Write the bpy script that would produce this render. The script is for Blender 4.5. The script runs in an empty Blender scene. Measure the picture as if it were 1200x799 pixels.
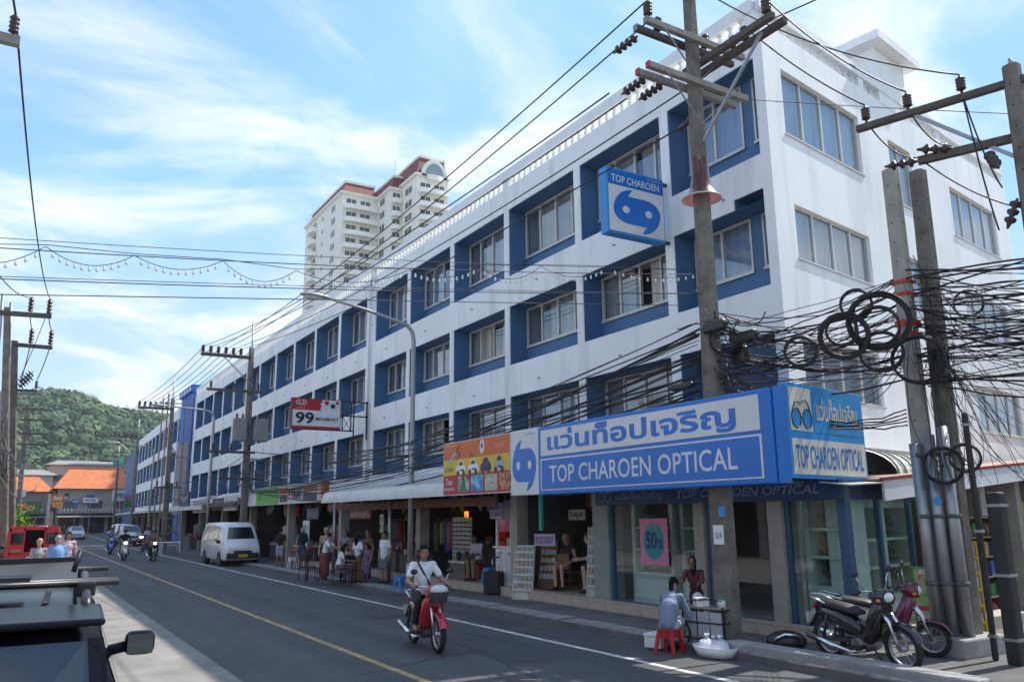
import bpy, bmesh, math, random
import numpy as np
from mathutils import Vector, Matrix, Euler
random.seed(7); np.random.seed(7)
R_ = math.radians
SC = bpy.context.scene
COL = SC.collection

# ------------------------------------------------------------------ camera
cam = bpy.data.cameras.new('camera'); cam.sensor_width = 36; cam.lens = 28.5
cam.clip_start = .05; cam.clip_end = 5000
camo = bpy.data.objects.new('camera', cam); COL.objects.link(camo)
_yaw, _pit, _rol = R_(31.37), R_(12.16), R_(-.62)
_f = Vector((math.sin(_yaw)*math.cos(_pit), math.cos(_yaw)*math.cos(_pit), math.sin(_pit)))
_r = Vector((math.cos(_yaw), -math.sin(_yaw), 0)); _u = _r.cross(_f)
_r2 = _r*math.cos(_rol)+_u*math.sin(_rol); _u2 = -_r*math.sin(_rol)+_u*math.cos(_rol)
_m = Matrix((_r2, _u2, -_f)).transposed().to_4x4(); _m.translation = (0, 0, 2.1)
camo.matrix_world = _m
SC.camera = camo

# ------------------------------------------------------------------ light
SUN = Vector((1, -.015, 1.31)).normalized()
sun_el = math.asin(SUN.z); sun_az = math.atan2(SUN.x, SUN.y)
world = bpy.data.worlds.new('World'); SC.world = world; world.use_nodes = True
nt = world.node_tree; nt.nodes.clear(); N = nt.nodes.new; L = nt.links.new
sky = N('ShaderNodeTexSky'); sky.sky_type = 'NISHITA'; sky.sun_disc = False
sky.sun_elevation = sun_el; sky.sun_rotation = sun_az
sky.air_density = 1.0; sky.dust_density = 1.2; sky.ozone_density = 2.0
tc = N('ShaderNodeTexCoord'); sep = N('ShaderNodeSeparateXYZ'); L(tc.outputs['Generated'], sep.inputs[0])
def mth(op, a, b=None, clamp=False):
    n = N('ShaderNodeMath'); n.operation = op; n.use_clamp = clamp
    for i, v in enumerate((a, b)):
        if v is None: continue
        if isinstance(v, (int, float)): n.inputs[i].default_value = v
        else: L(v, n.inputs[i])
    return n.outputs[0]
zc = mth('ADD', mth('MAXIMUM', sep.outputs[2], 0.0), .16)
cx = mth('DIVIDE', sep.outputs[0], zc); cy = mth('DIVIDE', sep.outputs[1], zc)
cmb = N('ShaderNodeCombineXYZ'); L(cx, cmb.inputs[0]); L(cy, cmb.inputs[1])
mp = N('ShaderNodeMapping'); mp.inputs['Rotation'].default_value = (0, 0, R_(35)); mp.inputs['Scale'].default_value = (.8, 1.15, 1)
mp.inputs['Location'].default_value = (3.1, 1.7, 0)
L(cmb.outputs[0], mp.inputs[0])
n1 = N('ShaderNodeTexNoise'); n1.inputs['Scale'].default_value = 1.7; n1.inputs['Detail'].default_value = 7; n1.inputs['Roughness'].default_value = .6; n1.inputs['Distortion'].default_value = .5
L(mp.outputs[0], n1.inputs['Vector'])
cr = N('ShaderNodeValToRGB'); cr.color_ramp.elements[0].position = .42; cr.color_ramp.elements[1].position = .70
cr.color_ramp.elements[0].color = (0, 0, 0, 1); cr.color_ramp.elements[1].color = (1, 1, 1, 1); cr.color_ramp.interpolation = 'EASE'
L(n1.outputs['Fac'], cr.inputs[0])
hz = N('ShaderNodeMapRange'); hz.inputs['From Min'].default_value = .02; hz.inputs['From Max'].default_value = .36
hz.inputs['To Min'].default_value = .52; hz.inputs['To Max'].default_value = .04; L(sep.outputs[2], hz.inputs['Value'])
amt = mth('ADD', mth('MULTIPLY', cr.outputs[0], .95), hz.outputs[0], True)
amt = mth('MINIMUM', amt, .93)
scl = N('ShaderNodeMix'); scl.data_type = 'RGBA'; scl.blend_type = 'MULTIPLY'; scl.inputs[0].default_value = 1
L(sky.outputs[0], scl.inputs[6]); scl.inputs[7].default_value = (1.35, 1.75, 2.15, 1)
mx = N('ShaderNodeMix'); mx.data_type = 'RGBA'
lim = N('ShaderNodeMix'); lim.data_type = 'RGBA'; lim.blend_type = 'DARKEN'; lim.inputs[0].default_value = 1; L(scl.outputs[2], lim.inputs[6]); lim.inputs[7].default_value = (2.3, 4.4, 7.4, 1)
L(amt, mx.inputs[0]); L(lim.outputs[2], mx.inputs[6]); mx.inputs[7].default_value = (6.7, 7.1, 7.4, 1)
bg = N('ShaderNodeBackground'); bg.inputs['Strength'].default_value = .115
L(mx.outputs[2], bg.inputs[0]); wo = N('ShaderNodeOutputWorld'); L(bg.outputs[0], wo.inputs[0])
sl = bpy.data.lights.new('sun', 'SUN'); sl.energy = 4.3; sl.angle = R_(.53); sl.color = (1, .955, .88)
slo = bpy.data.objects.new('sun', sl); COL.objects.link(slo)
slo.rotation_euler = SUN.to_track_quat('Z', 'Y').to_euler(); slo.location = (30, -10, 60)
SC.view_settings.view_transform = 'Standard'; SC.view_settings.look = 'None'
SC.view_settings.gamma = 1; SC.view_settings.use_curve_mapping = False
SC.view_settings.exposure = 0.52
SC.cycles.max_bounces = 6; SC.cycles.diffuse_bounces = 3; SC.cycles.glossy_bounces = 3; SC.cycles.transparent_max_bounces = 16

# ------------------------------------------------------------------ materials
MATS = {}
def M(name, col=(.5, .5, .5), rough=.6, metal=0., var=.10, scale=3., bump=0., bscale=30., spec=.5, streak=0., coat=0., detail=3, stain=None, aniso=None):
    if name in MATS: return MATS[name]
    m = bpy.data.materials.new(name); m.use_nodes = True; t = m.node_tree; b = t.nodes['Principled BSDF']
    b.inputs['Roughness'].default_value = rough; b.inputs['Metallic'].default_value = metal
    b.inputs['Specular IOR Level'].default_value = spec; b.inputs['Coat Weight'].default_value = coat
    c = (col[0], col[1], col[2], 1)
    tcn = t.nodes.new('ShaderNodeTexCoord'); src = tcn.outputs['Object']
    nz = t.nodes.new('ShaderNodeTexNoise'); nz.inputs['Scale'].default_value = scale; nz.inputs['Detail'].default_value = detail; nz.inputs['Roughness'].default_value = .6
    if aniso:
        mpn = t.nodes.new('ShaderNodeMapping'); mpn.inputs['Scale'].default_value = aniso; t.links.new(src, mpn.inputs[0]); t.links.new(mpn.outputs[0], nz.inputs['Vector'])
    else: t.links.new(src, nz.inputs['Vector'])
    mr = t.nodes.new('ShaderNodeMapRange'); mr.inputs['From Min'].default_value = .25; mr.inputs['From Max'].default_value = .75
    mr.inputs['To Min'].default_value = 1-var; mr.inputs['To Max'].default_value = 1+var; t.links.new(nz.outputs['Fac'], mr.inputs['Value'])
    mu = t.nodes.new('ShaderNodeMix'); mu.data_type = 'RGBA'; mu.blend_type = 'MULTIPLY'; mu.inputs[0].default_value = 1; mu.inputs[6].default_value = c
    t.links.new(mr.outputs[0], mu.inputs[7]); out = mu.outputs[2]
    if streak > 0:                                  # rain streaks: noise drawn out vertically
        mp2 = t.nodes.new('ShaderNodeMapping'); mp2.inputs['Scale'].default_value = (1.1, 1.1, .16); t.links.new(src, mp2.inputs[0])
        n2 = t.nodes.new('ShaderNodeTexNoise'); n2.inputs['Scale'].default_value = 1.6; n2.inputs['Detail'].default_value = 7; t.links.new(mp2.outputs[0], n2.inputs['Vector'])
        r2 = t.nodes.new('ShaderNodeMapRange'); r2.inputs['From Min'].default_value = .50; r2.inputs['From Max'].default_value = .80; r2.inputs['To Max'].default_value = streak; t.links.new(n2.outputs['Fac'], r2.inputs['Value'])
        m2 = t.nodes.new('ShaderNodeMix'); m2.data_type = 'RGBA'; t.links.new(r2.outputs[0], m2.inputs[0]); t.links.new(out, m2.inputs[6])
        s = stain or (.22, .21, .19); m2.inputs[7].default_value = (s[0], s[1], s[2], 1); out = m2.outputs[2]
    t.links.new(out, b.inputs['Base Color'])
    if bump > 0:
        n3 = t.nodes.new('ShaderNodeTexNoise'); n3.inputs['Scale'].default_value = bscale; n3.inputs['Detail'].default_value = 4; t.links.new(src, n3.inputs['Vector'])
        bp = t.nodes.new('ShaderNodeBump'); bp.inputs['Strength'].default_value = bump; bp.inputs['Distance'].default_value = .02; t.links.new(n3.outputs['Fac'], bp.inputs['Height']); t.links.new(bp.outputs[0], b.inputs['Normal'])
    MATS[name] = m; return m
def M_emit(name, col, s):
    m = bpy.data.materials.new(name); m.use_nodes = True; b = m.node_tree.nodes['Principled BSDF']
    b.inputs['Base Color'].default_value = (*col, 1); b.inputs['Emission Color'].default_value = (*col, 1); b.inputs['Emission Strength'].default_value = s
    MATS[name] = m; return m
def M_glass(name, tint=(.8, .86, .88), refl=.0, trans=1.0, rough=.02, ior=1.5):
    m = bpy.data.materials.new(name); m.use_nodes = True; t = m.node_tree; t.nodes.clear()
    o = t.nodes.new('ShaderNodeOutputMaterial'); tr = t.nodes.new('ShaderNodeBsdfTransparent'); gl = t.nodes.new('ShaderNodeBsdfGlossy')
    tr.inputs[0].default_value = (*tint, 1); gl.inputs['Roughness'].default_value = rough; gl.inputs['Color'].default_value = (.95, .97, 1, 1)
    lw = t.nodes.new('ShaderNodeLayerWeight'); pw = t.nodes.new('ShaderNodeMath'); pw.operation = 'POWER'; pw.inputs[1].default_value = 4.0; t.links.new(lw.outputs['Facing'], pw.inputs[0])
    fr = t.nodes.new('ShaderNodeMath'); fr.operation = 'MULTIPLY_ADD'; fr.inputs[1].default_value = .9; fr.inputs[2].default_value = .05; t.links.new(pw.outputs[0], fr.inputs[0])
    tcn = t.nodes.new('ShaderNodeTexCoord'); nz = t.nodes.new('ShaderNodeTexNoise'); nz.inputs['Scale'].default_value = 1.3; nz.inputs['Detail'].default_value = 1
    t.links.new(tcn.outputs['Object'], nz.inputs['Vector'])
    bp = t.nodes.new('ShaderNodeBump'); bp.inputs['Strength'].default_value = .05; bp.inputs['Distance'].default_value = .02
    t.links.new(nz.outputs['Fac'], bp.inputs['Height']); t.links.new(bp.outputs[0], gl.inputs['Normal'])
    ad = t.nodes.new('ShaderNodeMath'); ad.operation = 'ADD'; ad.use_clamp = True; ad.inputs[1].default_value = refl; t.links.new(fr.outputs[0], ad.inputs[0])
    mxs = t.nodes.new('ShaderNodeMixShader'); t.links.new(ad.outputs[0], mxs.inputs[0]); t.links.new(tr.outputs[0], mxs.inputs[1]); t.links.new(gl.outputs[0], mxs.inputs[2])
    t.links.new(mxs.outputs[0], o.inputs[0]); MATS[name] = m; return m

# ------------------------------------------------------------------ mesh helpers
class MB:
    def __init__(s): s.v = []; s.f = []; s.m = []; s.sm = []; s.cur = 0; s.smooth = False
    def mat(s, i): s.cur = i; return s
    def add(s, vs, fs):
        o = len(s.v); s.v += [tuple(v) for v in vs]
        for f in fs: s.f.append(tuple(i+o for i in f)); s.m.append(s.cur); s.sm.append(s.smooth)
        return s
    def quad(s, a, b, c, d): return s.add([a, b, c, d], [(0, 1, 2, 3)])
    def box(s, x0, x1, y0, y1, z0, z1):
        return s.add([(x0,y0,z0),(x1,y0,z0),(x1,y1,z0),(x0,y1,z0),(x0,y0,z1),(x1,y0,z1),(x1,y1,z1),(x0,y1,z1)],
            [(0,3,2,1),(4,5,6,7),(0,1,5,4),(1,2,6,5),(2,3,7,6),(3,0,4,7)])
    def beam(s, p0, p1, w, h, up=(0, 0, 1)):        # rectangular bar between two points
        p0 = Vector(p0); p1 = Vector(p1); d = (p1-p0).normalized(); u = Vector(up)
        if abs(d.dot(u)) > .97: u = Vector((1, 0, 0))
        sx = d.cross(u).normalized()*w/2; sy = sx.cross(d).normalized()*h/2
        vs = [p+a*sx+b*sy for p in (p0, p1) for a, b in ((-1,-1),(1,-1),(1,1),(-1,1))]
        return s.add(vs, [(0,1,2,3),(7,6,5,4),(0,4,5,1),(1,5,6,2),(2,6,7,3),(3,7,4,0)])
    def cyl(s, p0, p1, r0, r1=None, n=10, caps=True):
        if r1 is None: r1 = r0
        p0 = Vector(p0); p1 = Vector(p1); d = (p1-p0).normalized(); u = Vector((0,0,1)) if abs(d.z) < .9 else Vector((1,0,0))
        a = d.cross(u).normalized(); b = d.cross(a)
        vs = []
        for p, r in ((p0, r0), (p1, r1)):
            for i in range(n):
                t = 2*math.pi*i/n; vs.append(p+(a*math.cos(t)+b*math.sin(t))*r)
        fs = [(i, (i+1) % n, n+(i+1) % n, n+i) for i in range(n)]
        sm = s.smooth; s.smooth = True; s.add(vs, fs); s.smooth = False
        o = len(s.v)-2*n
        if caps:
            for f in (tuple(range(n-1, -1, -1)), tuple(range(n, 2*n))): s.f.append(tuple(i+o for i in f)); s.m.append(s.cur); s.sm.append(False)
        s.smooth = sm; return s
    def tube(s, pts, r, n=6, closed=False):
        pts = [Vector(p) for p in pts]; k = len(pts); vs = []
        prev = None
        for i, p in enumerate(pts):
            d = (pts[(i+1) % k if closed else min(i+1, k-1)]-pts[(i-1) % k if closed else max(i-1, 0)]).normalized()
            if prev is None:
                u = Vector((0,0,1)) if abs(d.z) < .9 else Vector((1,0,0)); a = d.cross(u).normalized()
            else: a = (prev-d*prev.dot(d)).normalized()
            prev = a; b = d.cross(a)
            rr = r[i] if isinstance(r, (list, tuple)) else r
            for j in range(n): t = 2*math.pi*j/n; vs.append(p+(a*math.cos(t)+b*math.sin(t))*rr)
        fs = []
        for i in range(k if closed else k-1):
            i2 = (i+1) % k
            for j in range(n): fs.append((i*n+j, i*n+(j+1) % n, i2*n+(j+1) % n, i2*n+j))
        sm = s.smooth; s.smooth = True; s.add(vs, fs); s.smooth = sm
        if not closed:
            o = len(s.v)-k*n
            s.f.append(tuple(o+j for j in range(n-1, -1, -1))); s.m.append(s.cur); s.sm.append(False)
            s.f.append(tuple(o+(k-1)*n+j for j in range(n))); s.m.append(s.cur); s.sm.append(False)
        return s
    def lathe(s, prof, c=(0,0,0), n=12, axis=(0,0,1)):
        ax = Vector(axis).normalized(); u = Vector((1,0,0)) if abs(ax.x) < .9 else Vector((0,1,0))
        a = (u-ax*u.dot(ax)).normalized(); b = ax.cross(a); c = Vector(c); vs = []
        for r, z in prof:
            for j in range(n): t = 2*math.pi*j/n; vs.append(c+ax*z+(a*math.cos(t)+b*math.sin(t))*max(r, 1e-4))
        fs = [(i*n+j, i*n+(j+1) % n, (i+1)*n+(j+1) % n, (i+1)*n+j) for i in range(len(prof)-1) for j in range(n)]
        sm = s.smooth; s.smooth = True; s.add(vs, fs); s.smooth = sm; return s
    def sphere(s, c, r, nu=10, nv=7):
        if isinstance(r, (int, float)): r = (r, r, r)
        c = Vector(c); vs = []; 
        for i in range(nv+1):
            ph = math.pi*i/nv
            for j in range(nu): t = 2*math.pi*j/nu; vs.append((c.x+r[0]*math.sin(ph)*math.cos(t), c.y+r[1]*math.sin(ph)*math.sin(t), c.z-r[2]*math.cos(ph)))
        fs = [(i*nu+j, i*nu+(j+1) % nu, (i+1)*nu+(j+1) % nu, (i+1)*nu+j) for i in range(nv) for j in range(nu)]
        sm = s.smooth; s.smooth = True; s.add(vs, fs); s.smooth = sm; return s
    def prism(s, poly, ext):                        # poly: list of 3D points, extruded by vector
        e = Vector(ext); n = len(poly); p = [Vector(q) for q in poly]
        vs = p+[q+e for q in p]
        fs = [tuple(range(n-1, -1, -1)), tuple(range(n, 2*n))]+[(i, (i+1) % n, n+(i+1) % n, n+i) for i in range(n)]
        return s.add(vs, fs)
    def loft(s, rings, cap=True, closed=True, smooth=True):
        n = len(rings[0]); vs = [v for r in rings for v in r]; fs = []
        for i in range(len(rings)-1):
            for j in range(n if closed else n-1): fs.append((i*n+j, i*n+(j+1) % n, (i+1)*n+(j+1) % n, (i+1)*n+j))
        sm = s.smooth; s.smooth = smooth; s.add(vs, fs); s.smooth = sm
        if cap:
            o = len(s.v)-len(vs)
            s.f.append(tuple(o+j for j in range(n-1, -1, -1))); s.m.append(s.cur); s.sm.append(False)
            s.f.append(tuple(o+(len(rings)-1)*n+j for j in range(n))); s.m.append(s.cur); s.sm.append(False)
        return s
    def xf(s, mtx, start=0):
        for i in range(start, len(s.v)): s.v[i] = tuple(mtx @ Vector(s.v[i]))
        return s
    def mesh(s, name, mats):
        me = bpy.data.meshes.new(name); me.from_pydata(s.v, [], s.f)
        if not isinstance(mats, (list, tuple)): mats = [mats]
        for m in mats: me.materials.append(m)
        me.polygons.foreach_set('material_index', [min(i, len(mats)-1) for i in s.m]); me.polygons.foreach_set('use_smooth', s.sm)
        bm = bmesh.new(); bm.from_mesh(me); bmesh.ops.recalc_face_normals(bm, faces=bm.faces); bm.to_mesh(me); bm.free()
        me.update(); return me
    def build(s, name, mats, parent=None, bevel=0, seg=2, loc=None):
        return link(name, s.mesh(name, mats), parent, bevel, seg, loc)
def link(name, me, parent=None, bevel=0, seg=2, loc=None):
    o = bpy.data.objects.new(name, me); COL.objects.link(o)
    if parent: o.parent = parent
    if loc is not None: o.location = loc
    elif parent is not None and parent.get('_w'):   # children of world-built things keep world coordinates
        o.location = -parent.location if parent.parent is None else (0, 0, 0)
    if bevel:
        b = o.modifiers.new('bevel', 'BEVEL'); b.width = bevel; b.segments = seg; b.limit_method = 'ANGLE'; b.angle_limit = R_(40); b.harden_normals = False
    return o
def thing(name, label, cat, loc=(0,0,0), rotz=0, group=None, world_=False):
    o = bpy.data.objects.new(name, None); COL.objects.link(o); o.empty_display_size = .2
    o.location = loc; o.rotation_euler = (0, 0, rotz); o['label'] = label; o['category'] = cat
    if group: o['group'] = group
    if world_: o['_w'] = 1
    return o
def tag(o, label, cat, group=None):
    o['label'] = label; o['category'] = cat
    if group: o['group'] = group
    return o
def struct(name, mb, mats):
    o = mb.build(name, mats); o['kind'] = 'structure'; return o
def dup(root, loc, rotz=None, label=None, group=None):
    def cp(o, par):
        c = o.copy(); COL.objects.link(c); c.parent = par
        for ch in o.children: cp(ch, c)
        return c
    r = cp(root, None); r.location = loc
    if rotz is not None: r.rotation_euler = (0, 0, rotz)
    if label: r['label'] = label
    if group: r['group'] = group
    return r
BOTTOM = {}
TMP = bpy.data.scenes.new('workbench_scene')       # small scene for evaluating text and remeshed bodies quickly
def evaluate(ob):
    TMP.collection.objects.link(ob)
    with bpy.context.temp_override(scene=TMP, view_layer=TMP.view_layers[0]):
        dg = bpy.context.evaluated_depsgraph_get(); dg.update(); me = bpy.data.meshes.new_from_object(ob.evaluated_get(dg))
    bpy.data.objects.remove(ob); return me
def text_mesh(body, w, h, mat, bold=0., thick=.003, shear=0., sp=1.):
    cu = bpy.data.curves.new('t', 'FONT'); cu.body = body; cu.offset = bold; cu.resolution_u = 3; cu.shear = shear; cu.space_character = sp
    ob = bpy.data.objects.new('t', cu); me = evaluate(ob); bpy.data.curves.remove(cu)
    a = np.empty(len(me.vertices)*3); me.vertices.foreach_get('co', a); a = a.reshape(-1, 3)
    mn = a.min(0); mxx = a.max(0); a[:, 0] = (a[:, 0]-mn[0])/(mxx[0]-mn[0])*w; a[:, 2] = (a[:, 1]-mn[1])/(mxx[1]-mn[1])*h; a[:, 1] = 0
    me.vertices.foreach_set('co', a.ravel()); me.materials.clear(); me.materials.append(mat); me.update(); return me
def put_text(body, w, h, mat, parent, origin, right, up=(0,0,1), name='lettering', **k):
    me = text_mesh(body, w, h, mat, **k); right = Vector(right).normalized(); up = Vector(up).normalized(); nrm = right.cross(up)
    mt = Matrix((right, -nrm, up)).transposed().to_4x4(); mt.translation = Vector(origin); me.transform(mt); me.name = name
    return link(name, me, parent)
# ------------------------------------------------------------------ shared materials
white_wall = M('white_wall_paint', (.84, .84, .83), .7, var=.06, scale=.5, streak=.36, bump=.08, bscale=14)
side_wall_m = M('side_wall_paint', (.85, .85, .84), .72, var=.07, scale=.6, streak=.26, bump=.12, bscale=9)
blue_paint = M('blue_recess_paint', (.062, .150, .295), .6, var=.10, scale=1.5, streak=.10, stain=(.1, .13, .2))
alu = M('window_frame_aluminium', (.58, .56, .52), .45, metal=.3, var=.1)
curtain_m = M('pale_curtain', (.42, .45, .52), .9, var=.22, scale=2.2, aniso=(1, 3, .2))
curtain_w = M('beige_curtain', (.50, .47, .42), .9, var=.2, scale=2.2, aniso=(1, 3, .2))
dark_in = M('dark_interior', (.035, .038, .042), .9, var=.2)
pane_m = M_glass('window_glass', (.72, .78, .82), .10)
pane_d = M_glass('shop_glass', (.82, .90, .88), .05)
rail_m = M('balustrade_white', (.80, .81, .80), .65, var=.06, scale=2, streak=.12)
concrete = M('grey_concrete', (.30, .29, .27), .85, var=.25, scale=2.5, bump=.3, bscale=30)
black_rub = M('black_rubber', (.012, .012, .013), .55, var=.15)
black_pl = M('black_plastic', (.018, .018, .02), .4, var=.1)
chrome = M('chrome', (.72, .72, .72), .18, metal=1, var=.06)
steel = M('galvanised_steel', (.34, .35, .36), .45, metal=.75, var=.15, scale=5)
white_pl = M('white_plastic', (.75, .75, .74), .45, var=.04)

# ------------------------------------------------------------------ ground, road, pavements
def road_mat():
    m = M('asphalt', (.082, .081, .080), .82, var=.18, scale=1.1, bump=.35, bscale=160, spec=.4)
    t = m.node_tree; b = t.nodes['Principled BSDF']; src = b.inputs['Base Color'].links[0].from_socket
    tcn = t.nodes.new('ShaderNodeTexCoord'); mp_ = t.nodes.new('ShaderNodeMapping'); mp_.inputs['Scale'].default_value = (1.0, .035, 1)
    t.links.new(tcn.outputs['Object'], mp_.inputs[0]); nz = t.nodes.new('ShaderNodeTexNoise'); nz.inputs['Scale'].default_value = 1.3; nz.inputs['Detail'].default_value = 6
    t.links.new(mp_.outputs[0], nz.inputs['Vector']); r = t.nodes.new('ShaderNodeMapRange'); r.inputs['From Min'].default_value = .3; r.inputs['From Max'].default_value = .7
    r.inputs['To Min'].default_value = .78; r.inputs['To Max'].default_value = 1.22; t.links.new(nz.outputs['Fac'], r.inputs['Value'])
    n2 = t.nodes.new('ShaderNodeTexNoise'); n2.inputs['Scale'].default_value = 300; n2.inputs['Detail'].default_value = 1; t.links.new(tcn.outputs['Object'], n2.inputs['Vector'])
    r2 = t.nodes.new('ShaderNodeMapRange'); r2.inputs['From Min'].default_value = .3; r2.inputs['From Max'].default_value = .7; r2.inputs['To Min'].default_value = .8; r2.inputs['To Max'].default_value = 1.25; t.links.new(n2.outputs['Fac'], r2.inputs['Value'])
    mm = t.nodes.new('ShaderNodeMath'); mm.operation = 'MULTIPLY'; t.links.new(r.outputs[0], mm.inputs[0]); t.links.new(r2.outputs[0], mm.inputs[1])
    mu = t.nodes.new('ShaderNodeMix'); mu.data_type = 'RGBA'; mu.blend_type = 'MULTIPLY'; mu.inputs[0].default_value = 1
    t.links.new(src, mu.inputs[6]); t.links.new(mm.outputs[0], mu.inputs[7]); t.links.new(mu.outputs[2], b.inputs['Base Color']); return m
asphalt = road_mat()
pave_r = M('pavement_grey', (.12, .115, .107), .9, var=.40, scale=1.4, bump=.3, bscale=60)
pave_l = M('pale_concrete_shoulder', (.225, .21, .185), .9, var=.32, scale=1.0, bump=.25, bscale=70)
line_w = M('white_road_paint', (.56, .56, .54), .7, var=.6, scale=5)
line_y = M('yellow_road_paint', (.40, .27, .11), .7, var=.6, scale=4)
def cx_road(y):                                     # the street bends gently past the long block
    return 0 if y < 72 else (y-72)*.032
ground_m = M('ground_earth', (.26, .24, .20), .95, var=.25, scale=.4)
mb = MB(); S = 2500; mb.quad((-S, -S, -.03), (S, -S, -.03), (S, S, -.03), (-S, S, -.03)); struct('ground', mb, ground_m)
def strip(name, x0, x1, z, ma, y0=-25, y1=190, thick=0, step=None):
    mb = MB(); ys = [y0, 72, 100, 140, y1] if y1 > 72 else [y0, y1]
    for a, b in zip(ys[:-1], ys[1:]):
        ca, cb = cx_road(a), cx_road(b)
        mb.quad((x0+ca, a, z), (x1+ca, a, z), (x1+cb, b, z), (x0+cb, b, z))
        if thick:
            mb.quad((x0+ca, a, z), (x0+cb, b, z), (x0+cb, b, z-thick), (x0+ca, a, z-thick))
            mb.quad((x1+ca, a, z), (x1+ca, a, z-thick), (x1+cb, b, z-thick), (x1+cb, b, z))
    return struct(name, mb, ma)
strip('road', 2.85, 9.35, 0, asphalt)
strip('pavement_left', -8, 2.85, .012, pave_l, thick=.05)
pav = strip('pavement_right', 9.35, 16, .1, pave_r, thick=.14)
strip('edge_line', 8.06, 8.18, .004, line_w)
strip('centre_line', 4.80, 4.92, .004, line_y)
mb = MB(); mb.quad((2.9, 74, .005), (5.2, 74, .005), (5.2, 74.6, .005), (2.9, 74.6, .005)); struct('stop_line', mb, line_w)
# patched and tarred repairs on the shoulder
patch_m = M('tar_patch', (.055, .057, .06), .75, var=.2, scale=3)
mb = MB()
for (x, y, w, l, a) in ((8.75, 15.2, .5, 2.1, .05), (6.6, 20.5, .7, 1.6, -.03), (8.8, 24, .5, 3, .02), (3.9, 26, .8, 2.2, .04), (6.9, 11.2, .9, 1.2, .1), (5.6, 33, .6, 4, .0), (8.7, 19.5, .4, 2.6, .0)):
    pts = []
    for k in range(9):
        t = 2*math.pi*k/9; pts.append((x+w/2*math.copysign(abs(math.cos(t))**.5, math.cos(t))+random.uniform(-.05, .05), y+l/2*math.copysign(abs(math.sin(t))**.5, math.sin(t)), .003))
    mb.add(pts, [tuple(range(9))])
struct('road_patch', mb, patch_m)
mb = MB()                                           # tarred cracks
for (x, y, n, dx, dy) in ((6.2, 9.6, 16, .03, .35), (7.4, 13, 14, -.02, .4), (3.8, 14, 18, .02, .45), (5.5, 18, 9, .28, .06), (7.9, 10.2, 10, .06, .3), (3.4, 22, 20, .03, .6), (6.8, 24, 16, -.03, .6), (5.0, 30, 8, .35, .1), (8.6, 12, 12, .01, .3), (4.2, 11.2, 8, .3, .12)):
    pts = [(x, y)]
    for k in range(n): pts.append((pts[-1][0]+dx+random.uniform(-.09, .09), pts[-1][1]+dy+random.uniform(-.1, .1)))
    for a, b in zip(pts[:-1], pts[1:]):
        d = Vector((b[0]-a[0], b[1]-a[1], 0)); w = Vector((-d.y, d.x, 0)).normalized()*random.uniform(.006, .016); A = Vector((*a, .0035)); B = Vector((*b, .0035)); mb.quad(A-w, A+w, B+w, B-w)
struct('road_crack', mb, M('tar_seam', (.03, .031, .034), .6, var=.2))
# drain covers along the kerb
kerb_m = M('kerb_concrete', (.27, .26, .24), .9, var=.35, scale=3, bump=.35, bscale=45)
slab = MB().box(-.24, .24, -.47, .47, -.05, .03).mesh('drain_cover', kerb_m)
for i in range(44):
    y = 5.5+i*.97
    o = link('drain_cover', slab, pav); o.location = (9.62+random.uniform(-.015, .015), y, .085+random.uniform(-.006, .012)); o.rotation_euler = (random.uniform(-.012, .012), random.uniform(-.02, .02), random.uniform(-.012, .012))
# tiled forecourt step of the shops
plinth_m = M('cream_step', (.44, .37, .29), .6, var=.12, scale=3)
mb = MB().box(11.02, 16, 8.3, 35, .1, .30); mb.box(11.0, 11.3, 8.28, 35, .285, .325)
o = struct('shop_step', mb, plinth_m)
gm = M('dark_grout', (.12, .10, .09), .8)
for i in range(44):
    y = 8.4+i*.6
    o2 = link('step_tile', BOTTOM.setdefault('st', MB().box(-.012, 0, 0, .585, .112, .28).mesh('step_tile', plinth_m)), o, bevel=.004, seg=1); o2.location = (11.02, y, 0)

# ------------------------------------------------------------------ the long hotel block
XF, XB = 12.2, 12.8
A2 = R_(9.5); D2 = Vector((math.cos(A2), math.sin(A2), 0)); N2 = Vector((math.sin(A2), -math.cos(A2), 0)); C0 = Vector((12.2, 10.08, 0))
def sp(u, off, z):                                  # point on the side wall: along, outwards, up
    p = C0+D2*u+N2*off; return (p.x, p.y, z)
hotel = thing('hotel_building', 'long white four storey hotel block with rows of deep blue window recesses', 'building', (18, 40, 0), world_=True)
ROWS = [(9.17, 11.30, 9.80), (6.44, 8.22, 7.02), (3.72, 5.50, 4.30)]
BAYS = [(10.33, 12.96), (13.24, 16.44), (16.72, 20.14), (20.42, 23.80), (24.08, 27.40), (27.68, 30.85)]
y = 31.85
for i in range(11):
    p = 3.57 if i < 5 else 3.35
    BAYS.append((y, y+p-.26)); y += p
YEND = y
BANDS = [(11.30, 12.03), (8.22, 9.17), (5.50, 6.44), (2.9, 3.72)]
for k, (z0, z1) in enumerate(BANDS):
    mb = MB()
    if k == 1: mb.box(XF, 13.3, 11.12, 30.85, z0, z1); mb.box(XF, 13.3, 10.33, 11.12, z0+.22, z1)
    else: mb.box(XF, 13.3, 10.33, 30.85, z0, z1)
    mb.box(XF, 13.3, 31.85, YEND+.0, z0, z1)
    mb.build('spandrel_band', white_wall, hotel)
for i in range(len(BAYS)):
    a = BAYS[i][1]; b = BAYS[i+1][0] if i+1 < len(BAYS) else YEND+.3
    if i == 5: continue
    for j, (z0, z1, _) in enumerate(ROWS): MB().box(XF+.001, 13.3, a, b, z0, z1).build('pier', white_wall, hotel)
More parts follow.
